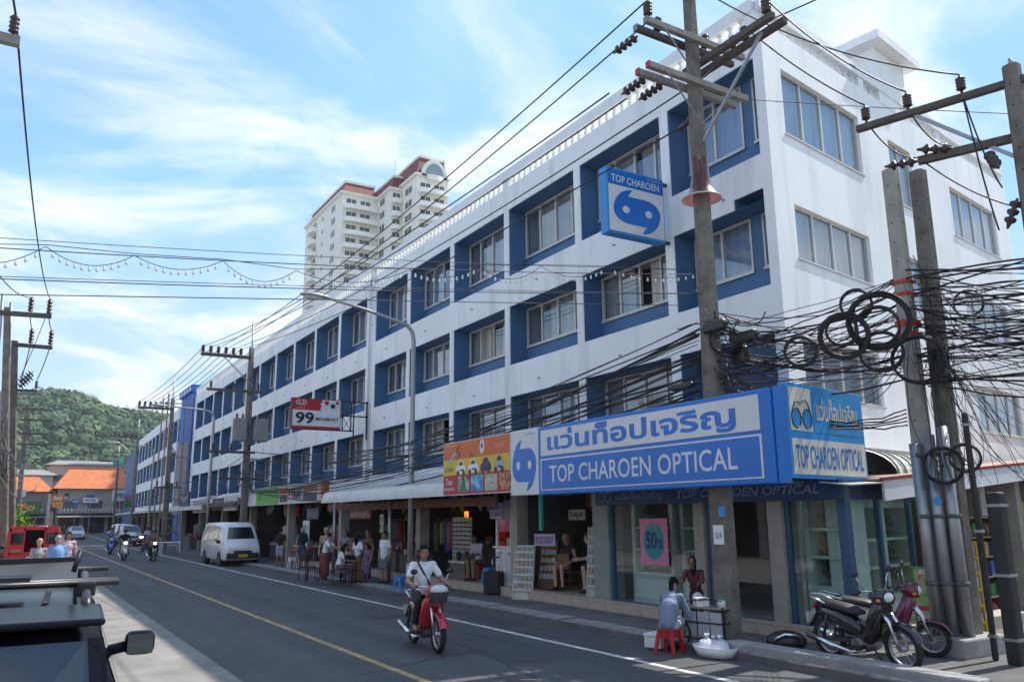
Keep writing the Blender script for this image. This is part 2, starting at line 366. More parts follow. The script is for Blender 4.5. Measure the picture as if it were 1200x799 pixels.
# corner column and joint pier
mb = MB().prism([(12.2, 10.08, 0), (12.8, 10.18, 0), (12.8, 10.33, 0), (12.2, 10.33, 0)], (0, 0, 12.03)); mb.build('corner_column', white_wall, hotel)
mb = MB().box(XF-.01, 13.3, 30.85, 31.12, 2.9, 12.03).box(XF-.01, 13.3, 31.58, 31.85, 2.9, 12.03); mb.build('joint_pier', white_wall, hotel)
grey_joint = M('grey_joint_paint', (.46, .50, .58), .6, var=.08)
MB().box(XF+.12, 13.3, 31.12, 31.58, 2.9, 12.03).build('joint_infill', grey_joint, hotel)
mb = MB().cyl((XF+.06, 31.35, 2.6), (XF+.06, 31.35, 12.0), .055)
for z in (4, 6, 8, 10): mb.cyl((XF+.06, 31.35, z), (XF+.06, 31.35, z+.1), .068)
mb.build('drain_pipe', white_pl, hotel)
# body and roof
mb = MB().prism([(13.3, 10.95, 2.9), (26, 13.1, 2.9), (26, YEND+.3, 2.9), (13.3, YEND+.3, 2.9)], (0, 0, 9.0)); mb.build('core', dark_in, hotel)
roof_m = M('roof_slab', (.45, .45, .43), .9, var=.2)
p = [sp(.02, -.02, 12.03), sp(13.6, -.02, 12.03), (25.6, YEND+.3, 12.03), (12.22, YEND+.3, 12.03)]
MB().prism([(q[0], q[1], 11.9) for q in p], (0, 0, .125)).build('roof', roof_m, hotel)
MB().box(12.2, 26, YEND+.3, YEND+.5, 2.9, 12.03).build('end_wall', white_wall, hotel)
def window(y0, y1, z0, z1, npane, xw=XB, opened=None, cur=None):
    fr = MB(); t = .05
    fr.box(xw-.03, xw+.05, y0, y1, z0, z0+t).box(xw-.03, xw+.05, y0, y1, z1-t, z1)
    fr.box(xw-.03, xw+.05, y0, y0+t, z0+t, z1-t).box(xw-.03, xw+.05, y1-t, y1, z0+t, z1-t)
    fr.box(xw-.055, xw-.031, y0-.02, y1+.02, z0-.035, z0+.02)
    w = (y1-y0)/npane
    for k in range(1, npane): fr.box(xw-.032, xw+.045, y0+k*w-.03, y0+k*w+.03, z0+t, z1-t)
    o = fr.build('window', alu, hotel)
    for k in range(npane):
        if k == opened: continue
        a, b = y0+k*w+.03, y0+(k+1)*w-.03
        off = .012*(k % 2)
        MB().quad((xw+off, a, z0+t), (xw+off, b, z0+t), (xw+off+random.uniform(-.004, .004), b, z1-t), (xw+off, a, z1-t)).build('pane', pane_m, o)
    # curtains hang in one or two drops with a gap
    spans = random.choice([[(0, 1)], [(0, .46), (.56, 1)], [(0, .7)], [(0, .5), (.52, 1)], [(.0, .36), (.62, 1)], [(0, .85)]])
    if opened is not None: spans = [(0, .42), (.62, 1)]
    for s0, s1 in spans:
        a, b = y0+(y1-y0)*s0, y0+(y1-y0)*s1; n = max(6, int((b-a)/.07)); vs = []; fs = []
        for k in range(n+1):
            yy = a+(b-a)*k/n; xx = xw+.16+(.035 if k % 2 else -.02)+random.uniform(-.015, .015)
            vs += [(xx, yy, z0-.1), (xx, yy, z1+.05)]
        for k in range(n): fs.append((2*k, 2*k+2, 2*k+3, 2*k+1))
        cb = MB(); cb.smooth = True; cb.add(vs, fs); cb.build('curtain', cur or curtain_m, o)
    return o
for i, (y0, y1) in enumerate(BAYS):
    for j, (z0, z1, zs) in enumerate(ROWS):
        e = .004; mb = MB()
        top = z1+.22 if (i == 0 and j == 1) else z1
        mb.box(XF+.03, XB+.0, y0-.0, y0+e, z0, z1).box(XF+.03, XB, y1-e, y1, z0, z1)          # cheeks
        mb.box(XF+.03, XB, y0+e, y1-e, z1-e, z1)                                                # soffit
        if top > z1: mb.box(XF+.03, XB, y0+e, 11.11, top-e, top).box(XF+.03, XB, 11.11, 11.12, z1-e, top)
        mb.box(XF+.03, XB, y0+e, y1-e, z0, z0+e)                                                # floor
        wy0, wy1 = y0+.06, y1-.06
        if i == 0:
            wy0 = 11.22
            mb.box(XB, XB+.12, y0, 10.42, z0, z1+.2).box(XB, XB+.12, 10.92, wy0, z0, z1+.2)
            mb.box(XB, XB+.12, 10.42, 10.92, z0, zs).box(XB, XB+.12, wy0, y1, z0, zs)
            mb.box(XB, XB+.12, wy1, y1, zs, z1)
        else:
            mb.box(XB, XB+.12, y0, y1, z0, zs).box(XB, XB+.12, y0, wy0, zs, z1).box(XB, XB+.12, wy1, y1, zs, z1)
        mb.build('window_recess', blue_paint, hotel)
        np_ = 4 if y1-y0 > 3 else 2
        window(wy0, wy1, zs, z1-.03, np_, opened=(1 if (i, j) in ((1, 1), (4, 2), (8, 0), (10, 1)) else (2 if (i, j) in ((3, 1), (7, 2)) else None)), cur=random.choice([curtain_m, curtain_m, curtain_w]))
        if i == 0: window(10.42, 10.92, zs, z1-.03, 1)
# side wall with its windows
def grid_wall(u0, u1, z0, z1, holes, th=.2):
    us = sorted({u0, u1, *[h[0] for h in holes], *[h[1] for h in holes]}); zs = sorted({z0, z1, *[h[2] for h in holes], *[h[3] for h in holes]}); mb = MB()
    for a, b in zip(us[:-1], us[1:]):
        run = None
        for c, d in zip(zs[:-1], zs[1:]):
            inh = any(h[0] <= a and b <= h[1] and h[2] <= c and d <= h[3] for h in holes)
            if not inh:
                run = (run[0], d) if run else (c, d)
            if inh or d == z1:
                if run: mb.prism([sp(a, 0, run[0]), sp(b, 0, run[0]), sp(b, -th, run[0]), sp(a, -th, run[0])], (0, 0, run[1]-run[0]))
                run = None
    return mb
SW = [(.66, 4.0, 9.72, 11.18), (.74, 3.92, 7.06, 8.2), (.6, 3.8, 4.3, 5.46), (5.5, 6.75, 9.5, 11.1), (5.5, 6.75, 6.9, 8.15),
      (9.1, 12.4, 9.42, 10.84), (9.2, 12.35, 6.75, 7.9), (9.15, 12.3, 4.1, 5.3)]
grid_wall(.608, 13.6, 2.9, 12.03, SW).build('side_wall', side_wall_m, hotel)
MB().prism([sp(13.6, 0, 2.9), sp(13.6, -3, 2.9), sp(13.4, -3, 2.9), sp(13.4, -.2, 2.9)], (0, 0, 9.13)).build('side_return', side_wall_m, hotel)
for (u0, u1, z0, z1) in SW:
    fr = MB(); t = .05
    def bx(a, b, c, d, o0=-.14, o1=-.06): fr.prism([sp(a, o1, c), sp(b, o1, c), sp(b, o0, c), sp(a, o0, c)], (0, 0, d-c))
    bx(u0, u1, z0, z0+t); bx(u0, u1, z1-t, z1); bx(u0, u0+t, z0+t, z1-t); bx(u1-t, u1, z0+t, z1-t)
    n = 4 if u1-u0 > 2 else 2; w = (u1-u0)/n
    for k in range(1, n): bx(u0+k*w-.03, u0+k*w+.03, z0+t, z1-t, -.142, -.065)
    bx(u0-.03, u1+.03, z0-.04, z0-.001, -.13, .03)
    o = fr.build('window', alu, hotel)
    for k in range(n):
        a, b = u0+k*w+.03, u0+(k+1)*w-.03
        MB().add([sp(a, -.1, z0+t), sp(b, -.1, z0+t), sp(b, -.1, z1-t), sp(a, -.1, z1-t)], [(0, 1, 2, 3)]).build('pane', pane_m, o)
    nn = int((u1-u0)/.07); vs = []; fs = []
    for k in range(nn+1):
        uu = u0+(u1-u0)*k/nn; off = -.24+(.03 if k % 2 else -.02)+random.uniform(-.012, .012); vs += [sp(uu, off, z0-.05), sp(uu, off, z1+.05)]
    for k in range(nn): fs.append((2*k, 2*k+2, 2*k+3, 2*k+1))
    cb = MB(); cb.smooth = True; cb.add(vs, fs); cb.build('curtain', curtain_m, o)
# balustrade
prof = [(.07, 0), (.07, .025), (.04, .045), (.036, .07), (.066, .13), (.062, .165), (.034, .225), (.04, .255), (.065, .275), (.065, .31)]
bal = MB().lathe(prof, n=8).mesh('baluster', rail_m)
bal_n = 0
y = 10.35
while y < YEND+.2:
    if bal_n < 215: o = link('baluster', bal, hotel); o.location = Vector((12.32, y, 12.05))-hotel.location
    bal_n += 1; y += .31
u = .35
while u < 13.5:
    o = link('baluster', bal, hotel); p = sp(u, -.13, 12.05); o.location = Vector(p)-hotel.location; u += .32
mb = MB().box(12.18, 12.46, 10.3, YEND+.3, 12.355, 12.64).box(12.21, 12.43, 10.3, YEND+.3, 12.03, 12.06)
mb.build('handrail', rail_m, hotel)
mb = MB().prism([sp(.0, .02, 12.355), sp(13.6, .02, 12.355), sp(13.6, -.27, 12.355), sp(.25, -.27, 12.355)], (0, 0, .285)); mb.prism([sp(.0, -.01, 12.03), sp(13.6, -.01, 12.03), sp(13.6, -.24, 12.03), sp(.25, -.24, 12.03)], (0, 0, .03))
mb.build('handrail', rail_m, hotel)
for yy in (10.36, 31.35, YEND+.15, 20.3, 42, 52, 62): MB().box(12.21, 12.43, yy-.14, yy+.14, 12.06, 12.355).build('balustrade_post', rail_m, hotel)
for uu in (4.4, 8.8, 13.4): MB().prism([sp(uu-.13, -.01, 12.06), sp(uu+.13, -.01, 12.06), sp(uu+.13, -.24, 12.06), sp(uu-.13, -.24, 12.06)], (0, 0, .295)).build('balustrade_post', rail_m, hotel)
# stair tower on the roof
mb = MB().prism([sp(5.34, 0, 12.0), sp(6.95, 0, 12.0), sp(6.95, -4, 12.0), sp(5.34, -4, 12.0)], (0, 0, 1.55)); mb.build('stair_tower', side_wall_m, hotel)
mb = MB().prism([sp(4.95, .3, 13.55), sp(7.3, .3, 13.55), sp(7.3, -4.4, 13.55), sp(4.95, -4.4, 13.55)], (0, 0, .22)); mb.build('tower_roof', side_wall_m, hotel)
# weep pipes on the bands
weep = MB().cyl((0, 0, 0), (-.07, 0, 0), .022, n=8).mesh('weep_pipe', M('grey_pvc', (.3, .3, .3), .5))
for yy in np.arange(11.5, YEND, 3.6):
    for z0 in (8.5, 5.8):
        o = link('weep_pipe', weep, hotel); o.location = Vector((XF, yy+random.uniform(-.2, .2), z0+random.uniform(0, .2)))-hotel.location
# ------------------------------------------------------------------ ground floor shops
sign_blue = M('sign_blue', (.006, .150, .52), .35, var=.06, scale=.8)
sign_blue2 = M('sign_blue_light', (.03, .27, .62), .4, var=.12, scale=1.5)
sign_white = M('sign_white', (.66, .66, .68), .4, var=.05, scale=1.2)
sign_cream = M('aged_sign_white', (.60, .58, .50), .55, var=.14, scale=2, streak=.25, stain=(.35, .3, .2))
navy = M('navy_fascia', (.012, .035, .10), .45, var=.15)
grey_let = M('grey_lettering', (.22, .24, .27), .5)
red_s = M('sign_red', (.42, .012, .02), .45, var=.06)
orange_s = M('sign_orange', (.62, .13, .02), .45, var=.06)
yellow_s = M('sign_yellow', (.70, .45, .02), .45, var=.06)
green_s = M('sign_green', (.10, .42, .06), .45, var=.08)
wood_b = M('brown_wood', (.14, .07, .04), .6, var=.3, scale=3, aniso=(1, 1, 6))
cream_wall = M('cream_wall', (.34, .315, .265), .7, var=.15, streak=.2)
teal_wall = M('pale_green_panel', (.50, .60, .56), .5, var=.08)
greyg = M('grey_green_column', (.24, .27, .25), .6, var=.1)
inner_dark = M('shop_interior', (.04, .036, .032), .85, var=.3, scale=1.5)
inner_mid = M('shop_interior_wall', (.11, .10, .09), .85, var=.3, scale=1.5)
purple_l = M('purple_print', (.15, .05, .22), .5)
pink_s = M('pink_print', (.62, .20, .34), .5, var=.1, scale=20)
teal_s = M('teal_print', (.02, .26, .30), .5, var=.1, scale=20)
indigo = M('indigo_print', (.03, .02, .16), .5)
tube_e = M_emit('lit_fluorescent_tube', (.75, 1, .92), 7.0)
lit_sign = M_emit('lit_pink_sign', (1, .35, .4), .9)
lit_amber = M_emit('lit_amber_sign', (1, .32, .06), .9)
def pic_mat(name, cols, scale=6, seed=0.):         # printed photograph: voronoi/noise patches of a few inks
    m = bpy.data.materials.new(name); m.use_nodes = True; t = m.node_tree; b = t.nodes['Principled BSDF']; b.inputs['Roughness'].default_value = .45
    tcn = t.nodes.new('ShaderNodeTexCoord'); mp_ = t.nodes.new('ShaderNodeMapping'); mp_.inputs['Location'].default_value = (seed, seed*1.7, seed*.6); t.links.new(tcn.outputs['Object'], mp_.inputs[0])
    nz = t.nodes.new('ShaderNodeTexNoise'); nz.inputs['Scale'].default_value = scale; nz.inputs['Detail'].default_value = 5; nz.inputs['Distortion'].default_value = .8; t.links.new(mp_.outputs[0], nz.inputs['Vector'])
    r = t.nodes.new('ShaderNodeValToRGB'); el = r.color_ramp.elements
    while len(el) < len(cols): el.new(.5)
    for i, c in enumerate(cols): el[i].position = .3+.4*i/max(1, len(cols)-1); el[i].color = (*c, 1)
    t.links.new(nz.outputs['Fac'], r.inputs[0]); t.links.new(r.outputs[0], b.inputs['Base Color']); MATS[name] = m; return m
PICS = [pic_mat('photo_print_forest', [(.02, .06, .04), (.05, .12, .05), (.3, .4, .35), (.5, .55, .6)], 3, 1), pic_mat('photo_print_sea', [(.01, .08, .30), (.02, .2, .55), (.1, .45, .6), (.6, .65, .6)], 3, 2),
        pic_mat('photo_print_beach', [(.1, .12, .05), (.35, .38, .25), (.5, .5, .38), (.15, .2, .1)], 4, 3), pic_mat('photo_print_dancers', [(.05, .02, .02), (.4, .06, .06), (.55, .3, .12), (.5, .4, .4)], 9, 4)]
CARDS = [pic_mat('brochure_%s' % n, c, 22, i) for i, (n, c) in enumerate((('blue', [(.02, .06, .2), (.3, .4, .5), (.5, .45, .4)]), ('red', [(.25, .03, .04), (.5, .4, .35), (.1, .05, .06)]), ('green', [(.04, .12, .04), (.4, .42, .3), (.15, .12, .3)]), ('pale', [(.5, .48, .42), (.3, .25, .3), (.1, .1, .16)])))]
GOODS = [M('goods_red', (.30, .03, .03), .6, var=.4, scale=20), M('goods_blue', (.04, .08, .25), .6, var=.4, scale=20), M('goods_yellow', (.42, .30, .06), .6, var=.4, scale=20), M('goods_white', (.5, .5, .5), .6, var=.3, scale=20),
         M('goods_black', (.02, .02, .022), .5, var=.3), M('goods_green', (.05, .18, .07), .6, var=.4, scale=20), M('goods_brown', (.16, .09, .05), .6, var=.4, scale=20), M('goods_pink', (.42, .12, .22), .6, var=.4, scale=20)]
# shell of the ground floor
shell = thing('shop_row', 'ground floor row of open shop units with columns beneath the hotel', 'shop row', (13.5, 40, 0), world_=True)
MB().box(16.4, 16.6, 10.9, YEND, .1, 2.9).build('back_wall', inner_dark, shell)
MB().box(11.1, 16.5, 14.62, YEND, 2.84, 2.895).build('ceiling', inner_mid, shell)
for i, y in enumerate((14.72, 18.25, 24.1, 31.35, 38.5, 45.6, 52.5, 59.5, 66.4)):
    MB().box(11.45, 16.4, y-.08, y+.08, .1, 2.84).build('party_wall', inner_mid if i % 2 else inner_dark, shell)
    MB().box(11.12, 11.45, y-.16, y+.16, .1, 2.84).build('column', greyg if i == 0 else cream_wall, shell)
# floor-level frontage past the raised step
def goods_unit(name, label, loc, rotz, w, h, d, rows, cols, frame_m, cat='shelf', fill=.8, group=None, mats=GOODS, board=.02):
    t = thing(name, label, cat, loc, rotz, group); fr = MB()
    fr.box(-w/2, -w/2+.03, -d/2, d/2, 0, h).box(w/2-.03, w/2, -d/2, d/2, 0, h)
    for r in range(rows+1): z = .08+(h-.1)*r/rows; fr.box(-w/2+.03, w/2-.03, -d/2, d/2, z-board, z)
    fr.box(-w/2+.03, w/2-.03, d/2-.015, d/2, 0, h-.001); fr.build('shelving', frame_m, t)
    g = MB(); ch = (h-.1)/rows
    for r in range(rows):
        z = .08+ch*r
        for c in range(cols):
            if random.random() > fill: continue
            x = -w/2+.04+(w-.08)*(c+.5)/cols; ww = (w-.08)/cols*random.uniform(.6, .95)/2; hh = ch*random.uniform(.4, .85); yy = random.uniform(-.2, .05)*d
            g.mat(random.randrange(len(mats)))
            if random.random() < .6: g.box(x-ww, x+ww, yy-d*.25, yy+d*.25, z+.001, z+hh)
            else: g.lathe([(ww*.2, 0), (ww, .02), (ww*.9, hh*.7), (ww*.4, hh*.9), (.01, hh)], (x, yy, z+.001), 7)
    g.build('goods', mats, t); return t
# street face is -x: units face the street with rotz = -90 deg (local -y to world -x)
FACE = -math.pi/2
goods_unit('souvenir_shelf', 'dark souvenir shelves at the back of the shop left of the exchange kiosk', (14.6, 22.0, .30), FACE, 3.2, 2.1, .4, 6, 16, wood_b)
goods_unit('souvenir_shelf', 'tall shelves of brown carvings behind the standing man in shorts', (13.2, 26.3, .30), FACE, 3.0, 2.2, .4, 5, 12, wood_b, mats=[GOODS[6], GOODS[4], GOODS[2], GOODS[6]])
goods_unit('souvenir_shelf', 'cluttered counter shelves beyond the group of women', (13.4, 29.2, .30), FACE, 2.6, 2.0, .4, 5, 12, wood_b)
goods_unit('minimart_shelf', 'shop shelves of coloured packets under the green and white sign', (13.6, 35.0, .1), FACE, 4.5, 2.2, .4, 6, 20, cream_wall)
goods_unit('minimart_shelf', 'packed shop shelves seen past the roof of the white van', (13.6, 41.6, .1), FACE, 4.5, 2.2, .4, 6, 20, cream_wall)
goods_unit('clothes_display', 'dim display of clothes and bags behind the parked white van', (12.6, 48.5, .1), FACE, 4.5, 2.2, .5, 3, 14, wood_b)
goods_unit('clothes_display', 'dim display of goods in the unit beside the far street lamp', (12.6, 56, .1), FACE, 5, 2.2, .5, 4, 14, wood_b)
goods_unit('clothes_display', 'dim display in the last unit of the long block', (12.6, 63, .1), FACE, 5, 2.2, .5, 4, 14, wood_b)
# optical shop -----------------------------------------------------
opt = thing('optical_shop', 'glass fronted optical shop with pale display cabinets on the corner', 'shop', (12.2, 11, 0), world_=True)
XG = 11.2
frame_b = M('blue_door_frame', (.03, .09, .17), .4, var=.1)
for (a, b, m_, nm) in ((14.3, 14.62, greyg, 'column'), (11.42, 11.68, cream_wall, 'column'), (9.58, 9.88, cream_wall, 'column')):
    MB().box(XG-.1, XG+.3, a, b, .30, 2.60).build(nm, m_, opt)
for a in (14.26, 11.72, 11.36, 9.92, 9.52): MB().box(XG-.03, XG+.05, a-.035, a+.035, .30, 2.55).build('mullion', frame_b, opt)
YC = 8.42                                          # shop corner; the glass turns along the side street here
MB().box(XG-.05, XG+.09, YC-.07, YC+.09, .1, 2.6).build('corner_post', frame_b, opt)
for a, b in ((11.755, 14.225), (9.955, 11.325), (8.51, 9.485)):
    MB().quad((XG, a, .34), (XG, b, .34), (XG, b, 2.5), (XG, a, 2.5)).build('shop_window', pane_d, opt)
    MB().box(XG-.03, XG+.05, a, b, .30, .34).build('window_sill', frame_b, opt)
def gs(u, off, z):                                  # ground floor side frontage, from the shop corner
    p = Vector((XG, YC, 0))+D2*u+N2*off; return (p.x, p.y, z)
def gbox(mb, u0, u1, o0, o1, z0, z1): return mb.prism([gs(u0, o1, z0), gs(u1, o1, z0), gs(u1, o0, z0), gs(u0, o0, z0)], (0, 0, z1-z0))
for u in (1.15, 2.3, 3.6): gbox(MB(), u-.035, u+.035, -.06, .03, .1, 2.6).build('mullion', frame_b, opt)
for a, b in ((.1, 1.11), (1.19, 2.26), (2.34, 3.56)):
    MB().add([gs(a, 0, .2), gs(b, 0, .2), gs(b, 0, 2.5), gs(a, 0, 2.5)], [(0, 1, 2, 3)]).build('shop_window', pane_d, opt)
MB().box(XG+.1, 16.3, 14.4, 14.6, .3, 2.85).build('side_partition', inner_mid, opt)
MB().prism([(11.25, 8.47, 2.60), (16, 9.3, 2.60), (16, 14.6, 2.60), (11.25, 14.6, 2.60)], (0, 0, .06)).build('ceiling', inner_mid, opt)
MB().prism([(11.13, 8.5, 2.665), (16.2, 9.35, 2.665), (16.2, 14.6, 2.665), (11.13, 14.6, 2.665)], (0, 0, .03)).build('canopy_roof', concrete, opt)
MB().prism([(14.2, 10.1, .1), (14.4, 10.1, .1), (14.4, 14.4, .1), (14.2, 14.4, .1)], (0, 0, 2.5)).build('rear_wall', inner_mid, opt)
fas = MB().box(11.02, 11.12, 8.32, 14.62, 2.30, 2.61); fas.prism([gs(-.12, .06, 2.3), gs(3.7, .06, 2.3), gs(3.7, .0, 2.3), gs(-.02, .0, 2.3)], (0, 0, .31))
fa = fas.build('fascia', navy, opt)
put_text('TOP CHAROEN OPTICAL', 3.3, .15, grey_let, fa, (11.012, 12.0, 2.40), (0, -1, 0), shear=.25, bold=.01)
put_text('แว่นท็อปเจริญ', 1.5, .19, grey_let, fa, (11.012, 13.9, 2.38), (0, -1, 0), shear=.25, bold=.01)
mbl = MB()
for yy in (14.38, 14.16): mbl.lathe([(.085, 0), (.105, 0), (.105, .004), (.085, .004), (.085, 0)], (11.012, yy, 2.46), 16, (-1, 0, 0))
mbl.build('glasses_emblem', grey_let, fa)
def cabinet(name, label, loc, rotz, w, lit=False):
    t = thing(name, label, 'cabinet', loc, rotz, 'display cabinets in the optical shop'); h = 2.05; d = .42
    fr = MB(); fr.box(-w/2, w/2, -d/2, d/2, 0, .62)
    for x in (-w/2, w/2-.1): fr.box(x, x+.1, -d/2, d/2, .62, h)
    fr.box(-w/2, w/2, -d/2, d/2, h, h+.14)
    for z in (1.05, 1.5): fr.box(-w/2+.1, w/2-.1, -d/2+.01, d/2, z, z+.05)
    fr.build('carcass', teal_wall, t, bevel=.006)
    MB().box(-w/2+.1, w/2-.1, d/2-.03, d/2-.002, .62, h).build('back_panel', M('cabinet_back', (.05, .05, .055), .6, var=.3, scale=6), t)
    MB().box(-w/2+.08, w/2-.08, -d/2-.004, -d/2, .12, .5).build('drawer', white_pl, t)
    g = MB()
    for z in (.63, 1.11, 1.56):
        for k in range(int(w/.16)):
            x = -w/2+.18+k*.155
            if x > w/2-.16: continue
            for dz in (.06, .2, .32):
                g.mat(random.choice((0, 0, 1, 2, 3)))
                for s in (-.032, .032): g.lathe([(.022, 0), (.03, 0), (.03, .006), (.022, .006), (.022, 0)], (x+s, -.02+dz*.2, z+dz), 8, (0, -1, .2))
                g.beam((x-.01, -.02+dz*.2, z+dz), (x+.01, -.02+dz*.2, z+dz), .006, .006)
                g.box(x-.065, x+.065, .0+dz*.2, .012+dz*.2, z+dz-.05, z+dz-.042)
    g.build('spectacles', [black_pl, chrome, GOODS[6], GOODS[0]], t); return t
cabinet('display_cabinet', 'pale display cabinet of spectacles behind the pink half price poster', (11.75, 13.4, .30), FACE, 1.3)
cabinet('display_cabinet', 'pale display cabinet right of the pink half price poster', (11.75, 12.1, .30), FACE, .85)
cabinet('display_cabinet', 'pale display cabinet between the thick pole and the blue corner post', (11.75, 9.05, .30), FACE, .9)
cabinet('display_cabinet', 'pale display cabinet just right of the blue corner post', (12.1, 8.95, .12), A2, .95)
cabinet('display_cabinet', 'pale display cabinet behind the map boards on the side street', (13.35, 9.2, .12), A2, 1.1)
for i, (p, a, l) in enumerate((((11.95, 9.3, 2.5), 0, 'lit fluorescent tube behind the glass left of the corner post'), ((12.45, 9.1, 2.5), 0, 'lit fluorescent tube behind the glass right of the corner post'))):
    tag(MB().cyl((p[0], p[1]-.3, p[2]), (p[0]+.02, p[1]+.3, p[2]), .018, n=8).build('fluorescent_tube', tube_e), l, 'lamp')
# poster on the glass
po = thing('sale_poster', 'pink poster with teal disc reading fifty percent on the optical shop window', 'poster', (11.17, 12.9, 1.1), 0)
MB().box(-.012, -.004, -.42, .42, 0, .92).build('sheet', pink_s, po)
MB().lathe([(0, 0), (.36, 0)], (-.016, 0, .47), 28, (-1, 0, 0)).xf(Matrix.Diagonal((1, .88, 1, 1))).xf(Matrix.Translation((0, 0, 0))).build('disc', teal_s, po)
put_text('50', .34, .34, indigo, po, (-.022, .24, .32), (0, -1, 0), bold=.03)
put_text('%', .16, .2, indigo, po, (-.022, -.12, .32), (0, -1, 0), bold=.02)
put_text('SALE', .3, .1, M('pale_teal_print', (.25, .42, .42), .5), po, (-.022, .17, .71), (0, -1, 0), bold=.01)
put_text('RN', .26, .13, M('graffiti_black', (.02, .02, .02), .7), o, (11.004, 9.38, .14), (0, -1, 0), name='graffiti', shear=.4)
# ------------------------------------------------------------------ signs
def logo(parent, ctr, right, w, h, mat_blue, mat_hole, nrm):
    # two round heads joined, one tail curling up, one curling down
    right = Vector(right); nrm = Vector(nrm); c = Vector(ctr)
    P = lambda x, z: c+right*(x*w)+Vector((0, 0, z*h))
    pts = []
    # outline drawn clockwise, unit box about -.5 to .5
    half = [(-.085, .5), (-.2, .475), (-.32, .40), (-.42, .27), (-.48, .12), (-.5, -.02), (-.49, -.10), (-.45, -.19), (-.38, -.265), (-.29, -.31), (-.19, -.325)]
    pts += half+[(.19, -.325)]+[(-a, -b) for a, b in half]+[(-.19, .325)]
    seen = []; 
    for q in pts:
        if not seen or (abs(q[0]-seen[-1][0])+abs(q[1]-seen[-1][1])) > .004: seen.append(q)
    me = bpy.data.meshes.new('emblem'); bm = bmesh.new(); vs = [bm.verts.new(P(*q)) for q in seen]; es = [bm.edges.new((vs[i], vs[(i+1) % len(vs)])) for i in range(len(vs))]
    bmesh.ops.triangle_fill(bm, edges=es, use_beauty=True); bm.to_mesh(me); bm.free(); me.materials.append(mat_blue)
    e = link('emblem', me, parent)
    mbh = MB()
    for s in (-1, 1):
        mbh.add([P(.24*s+.075*math.cos(t), -.0+.085*math.sin(t))+nrm*.003 for t in np.linspace(0, 2*math.pi, 18, endpoint=False)], [tuple(range(18))])
    mbh.build('emblem_eye', mat_hole, e); return e
RL = (0, -1, 0)
# the big fascia sign hangs at the pavement edge, in front of the thick pole; local: x outwards from the face, y from its right end, z from its foot
ms = thing('shop_sign', 'huge blue and white fascia sign TOP CHAROEN OPTICAL with Thai lettering', 'sign', (9.55, 8.30, 2.52))
MB().box(0, .21, 0, 6.34, 0, 1.43).build('sign_box', sign_blue, ms, bevel=.025)
MB().box(-.008, -.001, .20, 6.22, .81, 1.35).build('white_panel', sign_white, ms)
MB().box(-.006, -.001, .19, 6.24, .09, .75).build('white_border', sign_white, ms)
MB().box(-.010, -.0065, .23, 6.20, .115, .72).build('blue_panel', sign_blue, ms)
put_text('แว่นท็อปเจริญ', 5.3, .50, sign_blue, ms, (-.011, 5.97, .832), RL, bold=.03)
put_text('TOP CHAROEN OPTICAL', 5.21, .35, sign_white, ms, (-.013, 5.90, .245), RL, bold=.008, sp=1.02)
MB().box(0, .21, 6.342, 7.48, .015, 1.445).build('logo_panel', sign_white, ms, bevel=.018)
logo(ms, (-.004, 6.91, .66), RL, .98, 1.12, sign_blue, sign_white, (-1, 0, 0))
put_text('แว่นท็อปเจริญ', .37, .06, sign_blue, ms, (-.004, 6.83, 1.30), RL)
for yy in (.7, 3.1, 5.7, 7.4): MB().beam((.21, yy, 1.38), (2.65, yy, 1.9), .05, .05).build('bracket', steel, ms); MB().beam((.21, yy, .06), (1.6, yy, .06), .05, .05).build('bracket', steel, ms)
rs = thing('rental_sign', 'orange, yellow and red car rental and tour board left of the blue sign', 'sign', (9.57, 15.82, 2.62))
MB().box(0, .12, 0, 3.38, 0, 1.335).build('sign_box', sign_white, rs)
y0, y1, H = .025, 3.355, 1.295
for a, b, m_ in ((0, .33, orange_s), (.33, .63, yellow_s), (.63, 1, red_s)): MB().box(-.008, -.001, y0, y1, 1.317-H*b, 1.317-H*a).build('colour_strip', m_, rs)
put_text('Car For Rent', .49, .13, indigo, rs, (-.010, 3.29, .596), RL, bold=.01)
put_text('Tour', .37, .165, sign_white, rs, (-.010, 3.21, .263), RL, bold=.015)
put_text('Information', .58, .095, sign_white, rs, (-.010, 3.31, .123), RL, bold=.01)
put_text('Phuket', .48, .14, M('pale_pink_print', (.6, .3, .28), .5), rs, (-.010, .735, 1.034), RL, shear=.4)
put_text('TICKETS & TOURS', .61, .045, sign_white, rs, (-.010, 3.28, 1.226), RL)
put_text('AIR  BUS  BOAT', .53, .05, M('pale_pink_print2', (.6, .3, .28), .5), rs, (-.010, 3.28, 1.113), RL)
for k in range(4):
    yy = 2.53-k*.683; MB().box(-.0115, -.0085, yy-.578, yy, .07, .455).build('photo_print', PICS[k], rs)
